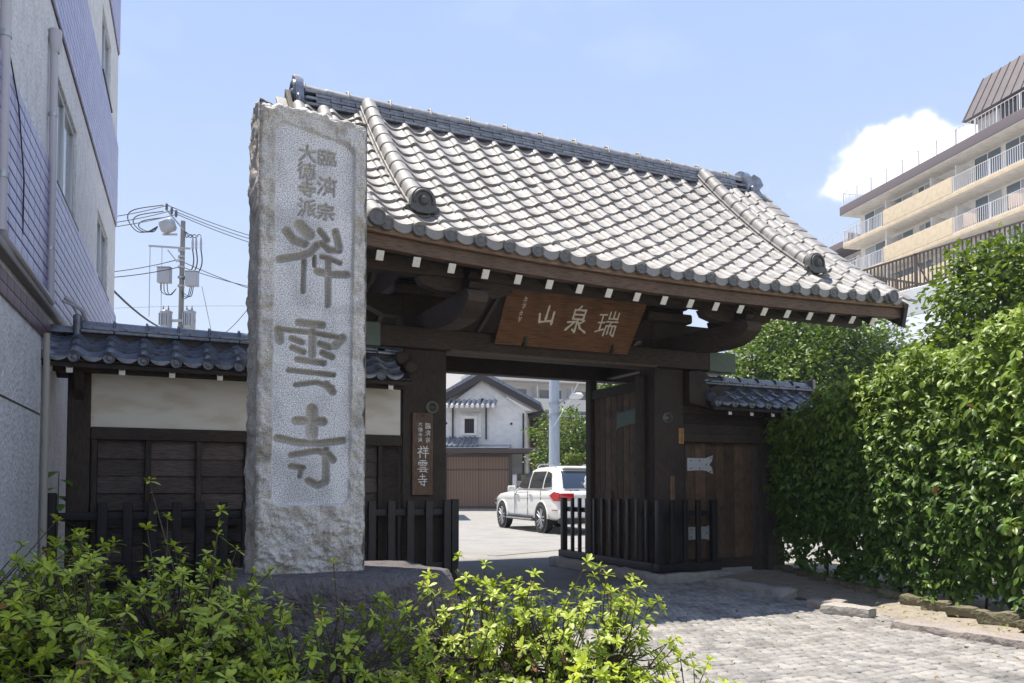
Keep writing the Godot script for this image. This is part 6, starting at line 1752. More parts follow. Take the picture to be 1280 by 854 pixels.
# ---------------------------------------------------------------- the car
func car() -> void:
	var body := mat("car_paint", lin(0.80, 0.80, 0.77), 0.28, {"coat": 1.0, "spec": 0.6})
	var glass := mat("car_glass", lin(0.018, 0.022, 0.026), 0.04, {"spec": 1.0})
	var blk := mat("car_black", lin(0.02, 0.02, 0.021), 0.5)
	var tyre := mat("tyre", lin(0.018, 0.018, 0.018), 0.85)
	var alloy := mat("alloy", lin(0.55, 0.56, 0.58), 0.3, {"metal": 0.8})
	var chrome := mat("chrome", lin(0.7, 0.7, 0.72), 0.12, {"metal": 1.0})
	var g := thing("parked_car", "white parked off-road car seen from behind on the sunny road beyond the gate", "car", Vector3(6.04, 0, -11.72), -4.0)
	# lower body: stations from the tail (+z) to the nose
	var st := [[2.56, 0.86, 0.50, 0.92], [2.54, 0.93, 0.42, 1.06], [2.40, 0.965, 0.36, 1.13], [1.9, 0.975, 0.34, 1.15], [1.0, 0.97, 0.33, 1.14], [0.0, 0.965, 0.33, 1.12], [-0.9, 0.965, 0.33, 1.11], [-1.3, 0.97, 0.33, 1.10], [-1.9, 0.965, 0.34, 1.05], [-2.3, 0.90, 0.36, 0.98], [-2.5, 0.78, 0.42, 0.86], [-2.56, 0.68, 0.48, 0.78]]
	var rows := []
	for s in st:
		var row := PackedVector3Array()
		var h: float = s[3] - s[2]
		for sg in [1, -1]:
			var pts := [Vector2(0.0, 0.0), Vector2(0.80, 0.0), Vector2(0.95, 0.06), Vector2(0.985, 0.22), Vector2(1.0, 0.42), Vector2(0.995, 0.60), Vector2(0.985, 0.74), Vector2(1.0, 0.78), Vector2(0.985, 0.90), Vector2(0.94, 0.975), Vector2(0.84, 1.0), Vector2(0.4, 1.02)]
			if sg < 0: pts.reverse()
			for p in pts:
				if sg < 0 and p.x == 0.0: continue
				row.append(Vector3(sg * p.x * s[1], s[2] + p.y * h, s[0]))
		rows.append(row)
	var lb := Mb.new().grid(rows, true)
	for e in [0, rows.size() - 1]:
		var o := lb.v.size()
		for p in rows[e]: lb.add(p)
		for j in range(1, rows[e].size() - 1): lb.tri(o, o + j, o + j + 1)
	part("body", lb, body, g)
	# cabin
	var cb := [[2.44, 0.90, 1.10], [2.34, 0.885, 1.32], [2.22, 0.85, 1.58], [2.10, 0.80, 1.76], [1.9, 0.74, 1.82]]
	var out := [] # outline rows, bottom to top: rear z, half width, front z
	var lev := [[1.08, 0.940, 2.46, -1.02], [1.22, 0.915, 2.41, -0.78], [1.42, 0.865, 2.28, -0.42], [1.58, 0.805, 2.14, -0.10], [1.69, 0.750, 2.00, 0.16], [1.755, 0.68, 1.84, 0.40], [1.79, 0.5, 1.6, 0.7], [1.805, 0.1, 1.2, 1.0]]
	rows = []
	for l in lev:
		var row := PackedVector3Array()
		var n := 40
		for k in n:
			var t := TAU * k / n
			var ct := cos(t)
			var sn := sin(t)
			var pw := 0.30
			var zm: float = (l[2] + l[3]) / 2
			var zh: float = (l[2] - l[3]) / 2
			row.append(Vector3(signf(sn) * pow(absf(sn), pw) * l[1], l[0], zm + signf(ct) * pow(absf(ct), pw) * zh))
		rows.append(row)
	part("cabin", Mb.new().grid(rows, true), body, g)
	# side windows, rear window, windscreen
	for s in [-1, 1]:
		var wins := [[[-0.40, 1.19], [0.42, 1.19], [0.42, 1.645], [0.12, 1.63]], [[0.50, 1.19], [1.42, 1.19], [1.42, 1.645], [0.50, 1.65]], [[1.50, 1.20], [2.02, 1.23], [1.82, 1.58], [1.50, 1.645]]]
		for w in wins:
			var b := Mb.new()
			var wr := []
			for e in 8:
				var row := PackedVector3Array()
				for m in 5:
					var lo := Vector2(lerpf(w[0][0], w[1][0], m / 4.0), lerpf(w[0][1], w[1][1], m / 4.0))
					var hi := Vector2(lerpf(w[3][0], w[2][0], m / 4.0), lerpf(w[3][1], w[2][1], m / 4.0))
					var p := lo.lerp(hi, e / 7.0)
					var hw := 0.0
					for k in lev.size() - 1:
						if p.y >= lev[k][0] and p.y <= lev[k + 1][0]: hw = lerpf(lev[k][1], lev[k + 1][1], (p.y - lev[k][0]) / (lev[k + 1][0] - lev[k][0]))
					row.append(Vector3(s * (hw + 0.008), p.y, p.x))
				wr.append(row)
			b.grid(wr)
			part("side_window", b, glass, g)
		var dr := part("door_seam", Mb.new().span(Vector3(s * 0.962, 0.45, 0.45), Vector3(s * 0.972, 1.12, 0.462)), blk, g)
		part("door_seam", Mb.new().span(Vector3(s * 0.962, 0.45, -0.55), Vector3(s * 0.970, 1.10, -0.538)), blk, g)
		part("door_seam", Mb.new().span(Vector3(s * 0.964, 0.75, 1.40), Vector3(s * 0.974, 1.13, 1.412)), blk, g)
		for z in [0.62, -0.38]: part("door_handle", Mb.new().span(Vector3(s * 0.965, 0.985, z), Vector3(s * 1.0, 1.02, z + 0.2), 0.01), chrome, g)
		part("sill_trim", Mb.new().span(Vector3(s * 0.90, 0.30, -1.2), Vector3(s * 0.985, 0.42, 0.95), 0.02), blk, g)
		part("side_step", Mb.new().span(Vector3(s * 0.88, 0.33, -1.1), Vector3(s * 1.04, 0.365, 0.85), 0.012), alloy, g)
		part("belt_trim", Mb.new().bar(Vector3(s * 0.937, 1.165, 2.1), Vector3(s * 0.925, 1.165, -0.6), 0.012, 0.02), chrome, g)
		part("roof_rail", Mb.new().tube([Vector3(s * 0.66, 1.75, 1.78), Vector3(s * 0.67, 1.83, 1.6), Vector3(s * 0.67, 1.85, 0.65), Vector3(s * 0.65, 1.77, 0.45)], [0.02], 8), chrome, g)
		part("mirror", Mb.new().box(Vector3(s * 1.06, 1.18, -0.55), Vector3(0.22, 0.17, 0.12), 0.05), body, g)
		# lamps
		part("tail_lamp", Mb.new().prism(PackedVector2Array([Vector2(2.02, 1.0), Vector2(2.30, 1.10), Vector2(2.50, 1.08), Vector2(2.56, 0.98), Vector2(2.53, 0.86), Vector2(2.30, 0.86)]), Vector3(s * 0.90, 0, 0), Vector3(0, 0, 1), Vector3.UP, Vector3(s * 0.082, 0, 0)), mat("tail_red", lin(0.50, 0.015, 0.018), 0.12, {"coat": 1.0}), g)
		part("tail_lamp", Mb.new().span(Vector3(s * 0.52, 0.86, 2.50), Vector3(s * 0.93, 1.06, 2.575), 0.03), mt.tail_red, g)
		part("reflector", Mb.new().span(Vector3(s * 0.94, 0.615, 2.15), Vector3(s * 0.972, 0.64, 2.45), 0.004), mat("amber", lin(0.35, 0.06, 0.02), 0.2), g)
		part("head_lamp", Mb.new().box(Vector3(s * 0.70, 0.80, -2.40), Vector3(0.38, 0.18, 0.3), 0.06), glass, g)
		# wheels and their arches
		for z in [1.44, -1.60]:
			var arch := []
			for k in 15:
				var t := PI * k / 14.0
				arch.append(Vector3(s * 0.955, 0.39 + sin(t) * 0.455, z + cos(t) * 0.455))
			part("wheel_arch", Mb.new().tube(arch, [0.035], 6), body, g)
			part("arch_liner", Mb.new().lathe([Vector2(0.44, 0.0), Vector2(0.44, 0.02), Vector2(0.001, 0.02)], Vector3(s * 0.955, 0.40, z), Vector3(s, 0, 0), 28), blk, g)
			var w := part("wheel", Mb.new().lathe([Vector2(0.25, -0.02), Vector2(0.34, -0.02), Vector2(0.38, 0.02), Vector2(0.39, 0.08), Vector2(0.39, 0.16), Vector2(0.375, 0.21), Vector2(0.33, 0.235), Vector2(0.285, 0.235), Vector2(0.275, 0.20)], Vector3(s * 0.76, 0.39, z), Vector3(s, 0, 0), 32), tyre, g)
			part("rim", Mb.new().lathe([Vector2(0.28, 0.215), Vector2(0.272, 0.235), Vector2(0.255, 0.22), Vector2(0.25, 0.12), Vector2(0.001, 0.12)], Vector3(s * 0.76, 0.39, z), Vector3(s, 0, 0), 32), mat("rim_dark", lin(0.12, 0.12, 0.125), 0.4, {"metal": 0.6}), w)
			for k in 5:
				var t := TAU * k / 5.0 + 0.3
				var d := Vector3(0, cos(t), sin(t))
				var e := Vector3(0, -sin(t), cos(t))
				for m in [-1, 1]: part("spoke", Mb.new().bar(Vector3(s * 0.975, 0.39, z) + d * 0.04 + e * 0.025 * m, Vector3(s * 0.985, 0.39, z) + d * 0.262 + e * 0.055 * m, 0.035, 0.03, 0.008, Vector3.RIGHT), alloy, w)
			part("hub", Mb.new().lathe([Vector2(0.06, 0.20), Vector2(0.055, 0.235), Vector2(0.001, 0.245)], Vector3(s * 0.76, 0.39, z), Vector3(s, 0, 0), 14), alloy, w)
	var rw := Mb.new()
	var ws := Mb.new()
	for e in 2:
		var wr := []
		for k in 8:
			var y := lerpf([1.19, 1.18][e], [1.64, 1.70][e], k / 7.0)
			var zz := 0.0
			for j in lev.size() - 1:
				if y >= lev[j][0] and y <= lev[j + 1][0]: zz = lerpf(lev[j][2 + e], lev[j + 1][2 + e], (y - lev[j][0]) / (lev[j + 1][0] - lev[j][0]))
			var hw := lerpf(0.76, 0.68, k / 7.0)
			zz += 0.010 if e == 0 else -0.010
			wr.append(PackedVector3Array([Vector3(-hw, y, zz - (0.02 if e == 0 else -0.02)), Vector3(-hw * 0.8, y, zz), Vector3(hw * 0.8, y, zz), Vector3(hw, y, zz - (0.02 if e == 0 else -0.02))]))
		(rw if e == 0 else ws).grid(wr)
	part("rear_window", rw, mat("rear_glass", lin(0.03, 0.045, 0.07), 0.05, {"spec": 1.0}), g)
	part("windscreen", ws, glass, g)
	part("roof_spoiler", Mb.new().span(Vector3(-0.60, 1.70, 1.85), Vector3(0.60, 1.742, 2.12), 0.02), body, g)
	part("rear_bumper", Mb.new().box(Vector3(0, 0.58, 2.50), Vector3(1.86, 0.30, 0.24), 0.10), body, g)
	part("bumper_skirt", Mb.new().box(Vector3(0, 0.37, 2.44), Vector3(1.78, 0.18, 0.26), 0.06), blk, g)
	part("tailgate_trim", Mb.new().span(Vector3(-0.5, 0.97, 2.556), Vector3(0.5, 1.01, 2.58), 0.008), chrome, g)
	part("licence_plate", Mb.new().span(Vector3(-0.17, 0.76, 2.556), Vector3(0.17, 0.92, 2.572), 0.004), mt.lamp_white, g)
	var tm := TextMesh.new()
	tm.text = "GL 550"
	tm.font_size = 16
	tm.pixel_size = 0.0055
	tm.depth = 0.008
	var sf := SystemFont.new()
	sf.font_names = PackedStringArray(["Droid Sans"])
	tm.font = sf
	part("badge", tm, mat("badge", lin(0.10, 0.11, 0.13), 0.3, {"metal": 0.6}), g, Vector3(-0.46, 1.12, 2.455), Basis(Vector3.RIGHT, -0.42))
	var toy := part("window_mascot", Mb.new().lathe([Vector2(0.001, 0), Vector2(0.07, 0.02), Vector2(0.08, 0.1), Vector2(0.045, 0.18), Vector2(0.06, 0.24), Vector2(0.035, 0.31), Vector2(0.001, 0.33)], Vector3(-0.1, 1.19, 2.425), Vector3.UP, 12), mt.lamp_white, g)

# ---------------------------------------------------------------- plants
# a leaf along +y, face to +z, folded on its midrib and bent
func leaf(l: float, w: float, fold: float, bend: float, steps := 4, widest := 0.85) -> ArrayMesh:
	var rows := []
	for k in steps + 1:
		var t := float(k) / steps
		var hw := w * 0.5 * pow(sin(PI * clampf(pow(t, widest), 0.0, 1.0)), 0.8)
		if k == 0: hw = w * 0.06
		var a := bend * t
		var c := Vector3(0, l * (t - bend * bend * t * t * t / 6.0), -l * bend * t * t * 0.5)
		var up := Vector3(0, sin(a), cos(a))
		var row := PackedVector3Array()
		row.append(c + Vector3(-hw, 0, 0) + up * hw * fold)
		row.append(c)
		row.append(c + Vector3(hw, 0, 0) + up * hw * fold)
		rows.append(row)
	return Mb.new().grid(rows).mesh()

func leaf_basis(d: Vector3, up: Vector3, roll := 0.0) -> Basis:
	d = d.normalized()
	var x := d.cross(up)
	if x.length() < 0.05: x = d.cross(Vector3.RIGHT)
	x = x.normalized()
	return Basis(x, d, x.cross(d)) * Basis(Vector3(0, 1, 0), roll)

func on_sphere() -> Vector3:
	var z := rnd(-1, 1)
	var t := rnd(0, TAU)
	var r := sqrt(1.0 - z * z)
	return Vector3(r * cos(t), z, r * sin(t))

func leaf_mat() -> Material:
	return mat("leaf", Color(1, 1, 1), 0.42, {"vcol": true, "back": lin(0.55, 0.62, 0.18), "spec": 0.45})

# a tree of several crown lobes, each of many clumps of leaves
func tree(called: String, label: String, at: Vector3, lobes: Array, clumps: int, per: int, size: float, dark: Color, light: Color, trunk := 0.16) -> void:
	var g := thing(called, label, "tree", at, 0.0, "trees beyond the gate and hedge")
	var bark := mat("bark", lin(0.075, 0.06, 0.048), 0.95, {"tex": tx.blotch, "scale": Vector3(3, 0.8, 3), "bump": tx.rough, "cm": 2.0})
	var top: Vector3 = lobes[0][0]
	var tr := part("trunk", Mb.new().tube([Vector3.ZERO, Vector3(top.x * 0.15, top.y * 0.35, top.z * 0.15), Vector3(top.x * 0.6, top.y * 0.75, top.z * 0.6), top], [trunk * 1.2, trunk, trunk * 0.7, trunk * 0.25], 9), bark, g)
	var ts := []
	var cs := []
	for l in lobes:
		var c: Vector3 = l[0]
		var rad: Vector3 = l[1]
		part("branch", Mb.new().tube([Vector3(top.x * 0.3, minf(top.y * 0.45, c.y - rad.y * 0.6), top.z * 0.3), c.lerp(Vector3(0, c.y, 0), 0.3) - Vector3(0, rad.y * 0.4, 0), c + Vector3(0, rad.y * 0.3, 0)], [trunk * 0.5, trunk * 0.35, trunk * 0.12], 6), bark, g)
		var share := int(clumps * rad.x * rad.y / (lobes[0][1].x * lobes[0][1].y))
		for k in share:
			var d := on_sphere()
			var rr := pow(rnd(0.25, 1.0), 0.45) * (1.0 + 0.18 * sin(d.x * 5.0 + c.x) * sin(d.y * 6.0 + c.z) + rnd(-0.08, 0.1))
			var p := c + d * rad * rr
			if p.y < 0.25: continue
			var tone := rnd(0, 1)
			var cr := size * rnd(1.6, 3.4)
			for n in per:
				var o := on_sphere() * cr * pow(rnd(0, 1), 0.4)
				o.y *= 0.65
				var dir := (o.normalized() + d * 0.4 + Vector3(0, -0.15, 0) + on_sphere() * 0.5)
				var b := leaf_basis(dir, (Vector3.UP * 1.2 + on_sphere() * 0.8 + d * 0.4).normalized(), rnd(-0.5, 0.5)).scaled(Vector3.ONE * size * rnd(0.7, 1.25))
				ts.append(Transform3D(b, p + o))
				var m := clampf(0.55 * tone + 0.45 * rnd(0, 1), 0, 1)
				cs.append(dark.lerp(light, m * m))
	scatter("foliage", leaf(1.0, 0.58, 0.25, 0.5, 3), leaf_mat(), ts, cs, g)

func trees() -> void:
	var f := Vector3(sin(deg_to_rad(YAW)), 0, -cos(deg_to_rad(YAW)))
	var r := Vector3(cos(deg_to_rad(YAW)), 0, sin(deg_to_rad(YAW)))
	var e := Vector3(EYE.x, 0, EYE.z)
	var dk := Color(0.045, 0.09, 0.018)
	var lt := Color(0.30, 0.42, 0.05)
	# broad tree between the gate and the flats
	tree("broad_tree", "broad bright green tree behind the side gate under the eave corner", e + f * 24.0 + r * 9.6, [[Vector3(0, 4.4, 0), Vector3(2.7, 2.5, 2.4)], [Vector3(-2.2, 3.8, 0.3), Vector3(2.0, 2.3, 1.9)], [Vector3(2.3, 4.1, 0.2), Vector3(2.0, 2.4, 2.0)], [Vector3(0.3, 2.4, 1.0), Vector3(2.9, 1.9, 2.0)], [Vector3(-1.3, 5.3, -0.2), Vector3(1.4, 1.1, 1.3)], [Vector3(1.2, 5.5, -0.2), Vector3(1.5, 1.1, 1.3)]], 640, 16, 0.15, dk, lt, 0.2)
	# tree rising over the hedge on the right edge
	tree("leafy_tree", "leafy tree rising above the hedge at the right edge of the picture", e + f * 13.2 + r * 8.4, [[Vector3(0, 4.0, 0), Vector3(1.35, 1.25, 1.3)], [Vector3(-0.7, 3.2, 0.2), Vector3(1.0, 0.95, 1.0)], [Vector3(1.2, 3.4, 0.3), Vector3(1.2, 1.2, 1.2)], [Vector3(0.2, 2.4, 0.4), Vector3(1.6, 1.1, 1.3)], [Vector3(-0.15, 4.85, 0), Vector3(0.75, 0.55, 0.7)]], 460, 16, 0.115, Color(0.06, 0.11, 0.02), Color(0.38, 0.48, 0.06), 0.09)
	# behind the pole, through the gate
	tree("round_tree", "rounded sunny tree behind the pole, seen through the gate", e + f * 33.0 + r * 2.45, [[Vector3(0, 3.1, 0), Vector3(1.5, 1.35, 1.4)], [Vector3(0.9, 2.6, 0.3), Vector3(1.2, 1.2, 1.2)], [Vector3(-0.9, 2.2, 0.3), Vector3(0.9, 0.9, 0.9)], [Vector3(0.5, 1.6, 0.5), Vector3(1.6, 1.1, 1.2)]], 220, 14, 0.15, dk, lt, 0.1)
	tree("garden_tree", "garden tree right of the lamp behind the open gate leaf", e + f * 30.0 + r * 4.3, [[Vector3(0, 4.8, 0), Vector3(1.2, 1.1, 1.1)], [Vector3(0.6, 3.9, 0.2), Vector3(1.1, 1.0, 1.0)], [Vector3(-0.2, 2.8, 0.2), Vector3(1.2, 1.3, 1.1)]], 200, 14, 0.15, dk, lt, 0.1)
	# a clipped low hedge beyond the car
	var g := thing("clipped_hedge", "low clipped green hedge beyond the white car", "hedge", e + f * 29.0 + r * 3.6, -YAW)
	part("stem", Mb.new().tube([Vector3(0, 0, 0), Vector3(0.1, 1.0, 0), Vector3(0.0, 1.8, 0)], [0.05, 0.04, 0.02], 6), mt.bark, g)
	var ts := []
	var cs := []
	for k in 5200:
		var p := Vector3(rnd(-1.6, 2.4), rnd(0.9, 2.42), rnd(-0.5, 0.5))
		if rnd(0, 1) < 0.75: p.y = 2.42 - pow(rnd(0, 1), 2.0) * 0.5
		ts.append(Transform3D(leaf_basis(on_sphere(), Vector3.UP, 0).scaled(Vector3.ONE * 0.11), p + on_sphere() * 0.05))
		cs.append(Color(0.06, 0.10, 0.015).lerp(Color(0.19, 0.24, 0.035), rnd(0, 1)))
	scatter("foliage", leaf(1.0, 0.5, 0.25, 0.5, 3), leaf_mat(), ts, cs, g)
	# the weed by the end post of the wing wall
	var w := thing("wall_weed", "young green weed growing between the tiled building and the end post", "plant", Vector3(-5.22, 0.1, 0.02))
	part("stem", Mb.new().tube([Vector3(0, 0, 0), Vector3(0.02, 0.6, 0.02), Vector3(0.03, 1.25, 0.03)], [0.010, 0.008, 0.004], 5), mat("green_stem", lin(0.10, 0.12, 0.04), 0.7), w)
	for k in 13:
		part("leaf", leaf(0.17, 0.10, 0.2, 0.6), mat("weed_leaf", lin(0.09, 0.19, 0.035), 0.45, {"back": lin(0.3, 0.45, 0.1)}), w, Vector3(0.02, 0.35 + 0.075 * k, 0.02), leaf_basis(Vector3(sin(k * 2.4), -0.1, cos(k * 2.4) + 0.35), Vector3.UP))

func px_of(p: Vector3) -> Vector3:
	var d: Vector3 = Basis(Vector3.UP, deg_to_rad(YAW)) * (p - EYE)
	return Vector3(640 + 979.7 * d.x / -d.z, 610 - 979.7 * d.y / -d.z, -d.z)

# nearest n leaves as pieces of their own, the others scattered
func leaves_out(g: Node3D, mesh: ArrayMesh, ts: Array, cs: Array, n: int, key: String) -> void:
	var order := []
	for k in ts.size():
		var q := px_of(ts[k].origin)
		var out: bool = q.x < 0 or q.x > 1280 or q.y > 854 or q.y < 0
		order.append([q.z + (50.0 if out else 0.0), k])
	order.sort_custom(func(a, b): return a[0] < b[0])
	var rest := []
	var tint := []
	for j in order.size():
		var k: int = order[j][1]
		if j < n:
			var c: Color = cs[k]
			var q := Color(snappedf(c.r, 0.04), snappedf(c.g, 0.045), snappedf(c.b, 0.02))
			q = Color(maxf(q.r, 0.02), maxf(q.g, 0.045), maxf(q.b, 0.01))
			var o := part("leaf", mesh, mat("%s_leaf_%d_%d_%d" % [key, roundi(q.r * 100), roundi(q.g * 100), roundi(q.b * 100)], q.linear_to_srgb(), 0.38, {"back": lin(0.55, 0.62, 0.18), "spec": 0.45}), g)
			o.transform = ts[k]
		else:
			rest.append(ts[k])
			tint.append(cs[k])
	scatter("leaves", mesh, leaf_mat(), rest, tint, g)

func hedge() -> void:
	var g := thing("leafy_hedge", "tall glossy leafy hedge filling the right side from the side gate on", "hedge")
	var bark: Material = mt.bark
	var front := func(z: float) -> float: return 3.36 - 0.365 * z + 0.016 * z * z
	for k in 26:
		var z := 0.15 + 0.2 * k
		var x: float = front.call(z) + 0.22 + rnd(0.0, 0.6)
		var b := Mb.new().tube([Vector3(x, 0.02, z), Vector3(x + rnd(-.06, .06), 0.5, z + rnd(-.06, .06)), Vector3(x + rnd(-.15, .1), 1.2, z + rnd(-.12, .12)), Vector3(x + rnd(-.2, .2), 2.1, z + rnd(-.2, .2))], [rnd(0.012, 0.022), 0.013, 0.010, 0.004], 6)
		part("stem", b, bark, g)
	var nz := FastNoiseLite.new()
	nz.seed = 51
	nz.frequency = 1.3
	nz.fractal_octaves = 3
	var ts := []
	var cs := []
	# sprays: a twig with leaves in a loose whorl
	for k in 12500:
		var z := rnd(-0.35, 5.6)
		var top := 2.05 + 0.13 * z + 0.22 * nz.get_noise_2d(z * 1.5, 3.0) + 0.3 * smoothstep(0.2, 1.0, nz.get_noise_2d(z * 6.0, 30.0))
		var fx: float = front.call(z)
		var y := 0.14 + (top - 0.14) * pow(rnd(0, 1), 0.85)
		var inn := pow(rnd(0, 1), 2.2) * 0.95
		var roof := rnd(0, 1) < 0.20
		if roof:
			y = top - absf(rnd(0, 0.16))
			inn = rnd(0, 1.3)
		var bulge := 0.10 * nz.get_noise_2d(z * 2.2, y * 2.2) + 0.10 * nz.get_noise_2d(z * 6.0, y * 6.0)
		# thin near the ground by the gate, where light comes through
		if y < 0.55 and z < 1.4 and rnd(0, 1) < 0.6: continue
		if y < 0.25 and rnd(0, 1) < 0.3: continue
		var p := Vector3(fx + 0.08 + inn - bulge - 0.18 * smoothstep(0.2, 1.2, y) * (1.0 - inn), y, z)
		if p.z < 0.1 and p.x < 3.5: continue
		var outd := Vector3(-0.9, 0.25, 0.25) if not roof else Vector3(-0.25, 0.9, 0.1)
		outd = (outd + on_sphere() * 0.55).normalized()
		var fresh := clampf((y - 1.3) / 1.3 + rnd(-0.35, 0.3) + (0.25 if roof else 0.0), 0, 1)
		var n := rng.randi_range(4, 7)
		var tl := rnd(0.05, 0.14)
		for j in n:
			var t := TAU * j / n + rnd(-0.4, 0.4)
			var side := outd.cross(Vector3.UP).normalized()
			var up := side.cross(outd)
			var d := (outd * rnd(0.25, 0.9) + side * cos(t) + up * sin(t) * 0.8 + Vector3(0, -0.22, 0))
			var s := rnd(0.55, 1.35) * (0.9 if roof else 1.0)
			var b := leaf_basis(d, (outd * 0.8 + Vector3.UP * 0.9 + on_sphere() * 0.35).normalized(), rnd(-0.4, 0.4)).scaled(Vector3.ONE * s)
			ts.append(Transform3D(b, p + outd * tl * (float(j) / n)))
			var c := Color(0.040, 0.090, 0.018).lerp(Color(0.15, 0.26, 0.038), rnd(0, 1))
			c = c.lerp(Color(0.27, 0.36, 0.04), fresh * rnd(0.45, 1.0))
			if rnd(0, 1) < 0.002: c = Color(0.20, 0.09, 0.04)
			cs.append(c)
	# long shoots above the top
	for k in 34:
		var z := rnd(0.4, 5.4)
		var x: float = front.call(z) + rnd(0.1, 1.1)
		var y0 := 2.0 + 0.13 * z
		var h := rnd(0.18, 0.5)
		var lean := on_sphere() * 0.12
		part("shoot", Mb.new().tube([Vector3(x, y0 - 0.2, z), Vector3(x, y0 + h * 0.5, z) + lean * 0.5, Vector3(x, y0 + h, z) + lean], [0.006, 0.004, 0.002], 5), mat("green_stem", lin(0.10, 0.12, 0.04), 0.7), g)
		for j in 11:
			var t := j / 10.0
			var d := Vector3(sin(j * 2.4), 0.15, cos(j * 2.4))
			ts.append(Transform3D(leaf_basis(d, Vector3.UP).scaled(Vector3.ONE * rnd(0.7, 1.05) * (1.0 - 0.4 * t)), Vector3(x, y0 + h * t, z) + lean * t))
			cs.append(Color(0.20, 0.25, 0.035).lerp(Color(0.30, 0.24, 0.06), rnd(0, 0.6) * t))
	leaves_out(g, leaf(0.080, 0.034, 0.28, 0.55), ts, cs, 300, "hedge")

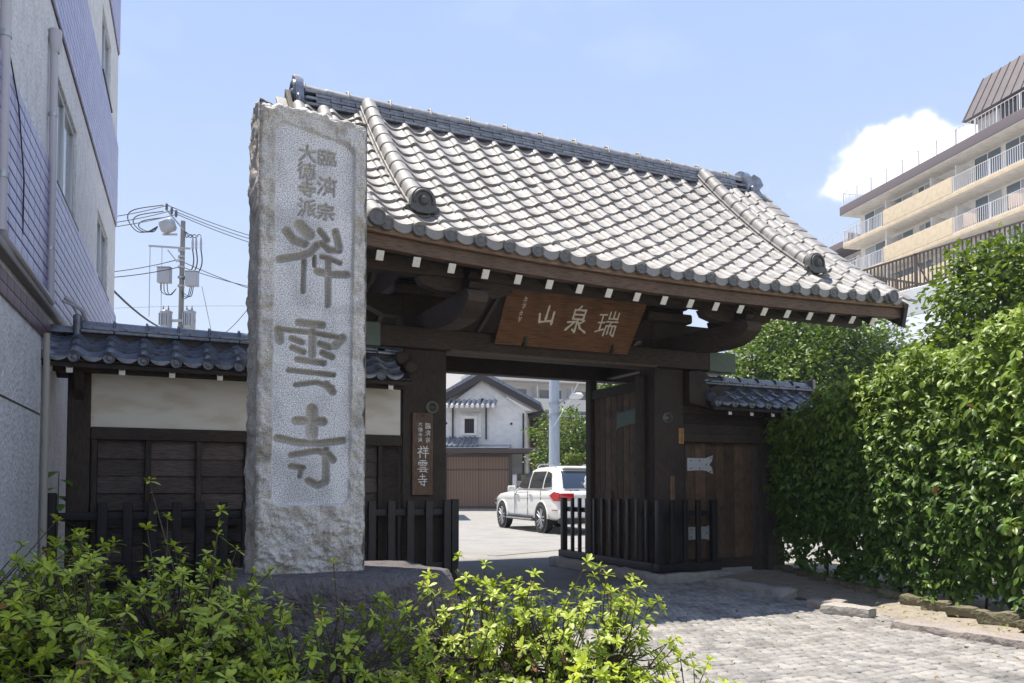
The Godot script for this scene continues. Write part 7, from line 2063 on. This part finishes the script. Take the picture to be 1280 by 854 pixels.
func azaleas() -> void:
	var bark := mat("twig", lin(0.085, 0.065, 0.052), 0.9)
	# where, radii, height, tips, label
	var list := [
		[Vector2(-5.25, 4.75), Vector2(0.72, 0.60), 1.18, 1100, "tall shaded azalea bush at the far left against the tiled building"],
		[Vector2(-4.45, 4.80), Vector2(0.62, 0.55), 1.02, 860, "shaded azalea bush second from the left before the picket fence"],
		[Vector2(-4.75, 5.75), Vector2(0.66, 0.42), 0.80, 900, "low azalea bush nearest the viewer at the bottom left"],
		[Vector2(-3.75, 4.85), Vector2(0.52, 0.45), 0.76, 250, "open twiggy azalea bush before the left foot of the stone pillar"],
		[Vector2(-3.72, 5.72), Vector2(0.58, 0.42), 0.53, 640, "low azalea bush before the boulder at the bottom of the picture"],
		[Vector2(-3.02, 4.95), Vector2(0.42, 0.42), 0.87, 320, "tall half sunlit azalea bush before the right of the boulder"],
		[Vector2(-2.62, 5.20), Vector2(0.42, 0.40), 0.83, 320, "sunlit yellow green azalea bush before the gate opening"],
		[Vector2(-2.55, 5.70), Vector2(0.48, 0.36), 0.48, 320, "low sunlit azalea bush at the rightmost end of the shrub bed"],
	]
	var lm := leaf(0.045, 0.0180, 0.20, 0.30, 5, 1.45)
	for a in list:
		var g := thing("azalea_bush", a[4], "shrub", Vector3(a[0].x, 0.08, a[0].y), 0.0, "azalea bushes in the foreground")
		var ts := []
		var cs := []
		var H: float = a[2] - 0.08
		var stems := []
		for k in 13:
			var t := TAU * k * 0.382 + rnd(-0.3, 0.3)
			var q := Vector3(cos(t) * a[1].x * rnd(0.25, 0.5), H * rnd(0.35, 0.55), sin(t) * a[1].y * rnd(0.25, 0.5))
			stems.append(q)
			part("stem", Mb.new().tube([Vector3(cos(t) * 0.05, 0, sin(t) * 0.05), q * Vector3(0.4, 0.45, 0.4) + on_sphere() * 0.03, q], [0.013, 0.010, 0.007], 6), bark, g)
		var twigs := Mb.new()
		for k in a[3]:
			var d := on_sphere()
			d.y = absf(d.y) * 0.95 + 0.02
			d = Vector3(signf(d.x) * pow(absf(d.x), 0.75), pow(d.y, 0.7), signf(d.z) * pow(absf(d.z), 0.75))
			var rr := pow(rnd(0.15, 1.0), 0.5) * rnd(0.85, 1.12)
			if rnd(0, 1) < 0.10: rr *= 1.14
			var p := Vector3(d.x * a[1].x, 0.06 + d.y * (H - 0.06), d.z * a[1].y) * Vector3(rr, rr, rr)
			var near: Vector3 = stems[0]
			for s in stems:
				if s.distance_to(p) < near.distance_to(p): near = s
			var mid := near.lerp(p, 0.55) - Vector3(0, 0.04, 0) + on_sphere() * 0.03
			twigs.tube([near, mid, p], [0.0045, 0.0032, 0.0018], 4, false)
			var out := (d + Vector3(0, 0.55, 0) + on_sphere() * 0.35).normalized()
			var side := out.cross(Vector3(0.3, 0.2, 0.9)).normalized()
			var up := side.cross(out)
			var n := rng.randi_range(7, 14)
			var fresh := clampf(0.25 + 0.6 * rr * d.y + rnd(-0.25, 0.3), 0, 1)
			for j in n:
				var t := TAU * j * 0.382 + rnd(-0.2, 0.2)
				var lay := float(j) / n
				var ld := (side * cos(t) + up * sin(t)) * rnd(0.7, 1.0) + out * (lerpf(-0.10, 1.2, lay * lay) + rnd(-0.25, 0.45)) + on_sphere() * 0.22
				var s := lerpf(1.2, 0.6, lay) * rnd(0.6, 1.2)
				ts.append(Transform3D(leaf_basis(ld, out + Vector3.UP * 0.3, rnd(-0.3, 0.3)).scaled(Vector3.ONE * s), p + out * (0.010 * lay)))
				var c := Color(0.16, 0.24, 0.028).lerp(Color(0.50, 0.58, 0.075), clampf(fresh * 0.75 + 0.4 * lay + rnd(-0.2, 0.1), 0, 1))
				if rnd(0, 1) < 0.02: c = Color(0.24, 0.10, 0.04)
				cs.append(c)
			# older leaves down the twig
			for j in 3:
				var q := mid.lerp(p, rnd(0.2, 0.9))
				var ld := on_sphere() + out * 0.5
				ts.append(Transform3D(leaf_basis(ld, Vector3.UP + on_sphere() * 0.4).scaled(Vector3.ONE * rnd(0.6, 0.95)), q))
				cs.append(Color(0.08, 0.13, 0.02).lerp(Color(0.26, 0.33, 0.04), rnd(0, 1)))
		kind(part("twigs", twigs, bark, g), "stuff")
		# leaves_out measures from the eye in world coordinates
		var wts := []
		for t in ts: wts.append(Transform3D(t.basis, t.origin))
		var order := []
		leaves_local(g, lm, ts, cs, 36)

func leaves_local(g: Node3D, mesh: ArrayMesh, ts: Array, cs: Array, n: int) -> void:
	var o := g.position
	var moved := []
	for t in ts: moved.append(Transform3D(t.basis, t.origin + o))
	var order := []
	for k in moved.size():
		var q := px_of(moved[k].origin)
		var out: bool = q.x < 0 or q.x > 1280 or q.y > 854 or q.y < 0
		order.append([q.z + (50.0 if out else 0.0), k])
	order.sort_custom(func(a, b): return a[0] < b[0])
	var rest := []
	var tint := []
	for j in order.size():
		var k: int = order[j][1]
		if j < n:
			var c: Color = cs[k]
			var q := Color(maxf(0.03, snappedf(c.r, 0.04)), maxf(0.06, snappedf(c.g, 0.045)), 0.025)
			var p := part("leaf", mesh, mat("azalea_leaf_%d_%d" % [roundi(q.r * 100), roundi(q.g * 100)], q.linear_to_srgb(), 0.42, {"back": lin(0.55, 0.62, 0.18), "spec": 0.45}), g)
			p.transform = ts[k]
		else:
			rest.append(ts[k])
			tint.append(cs[k])
	scatter("leaves", mesh, leaf_mat(), rest, tint, g)
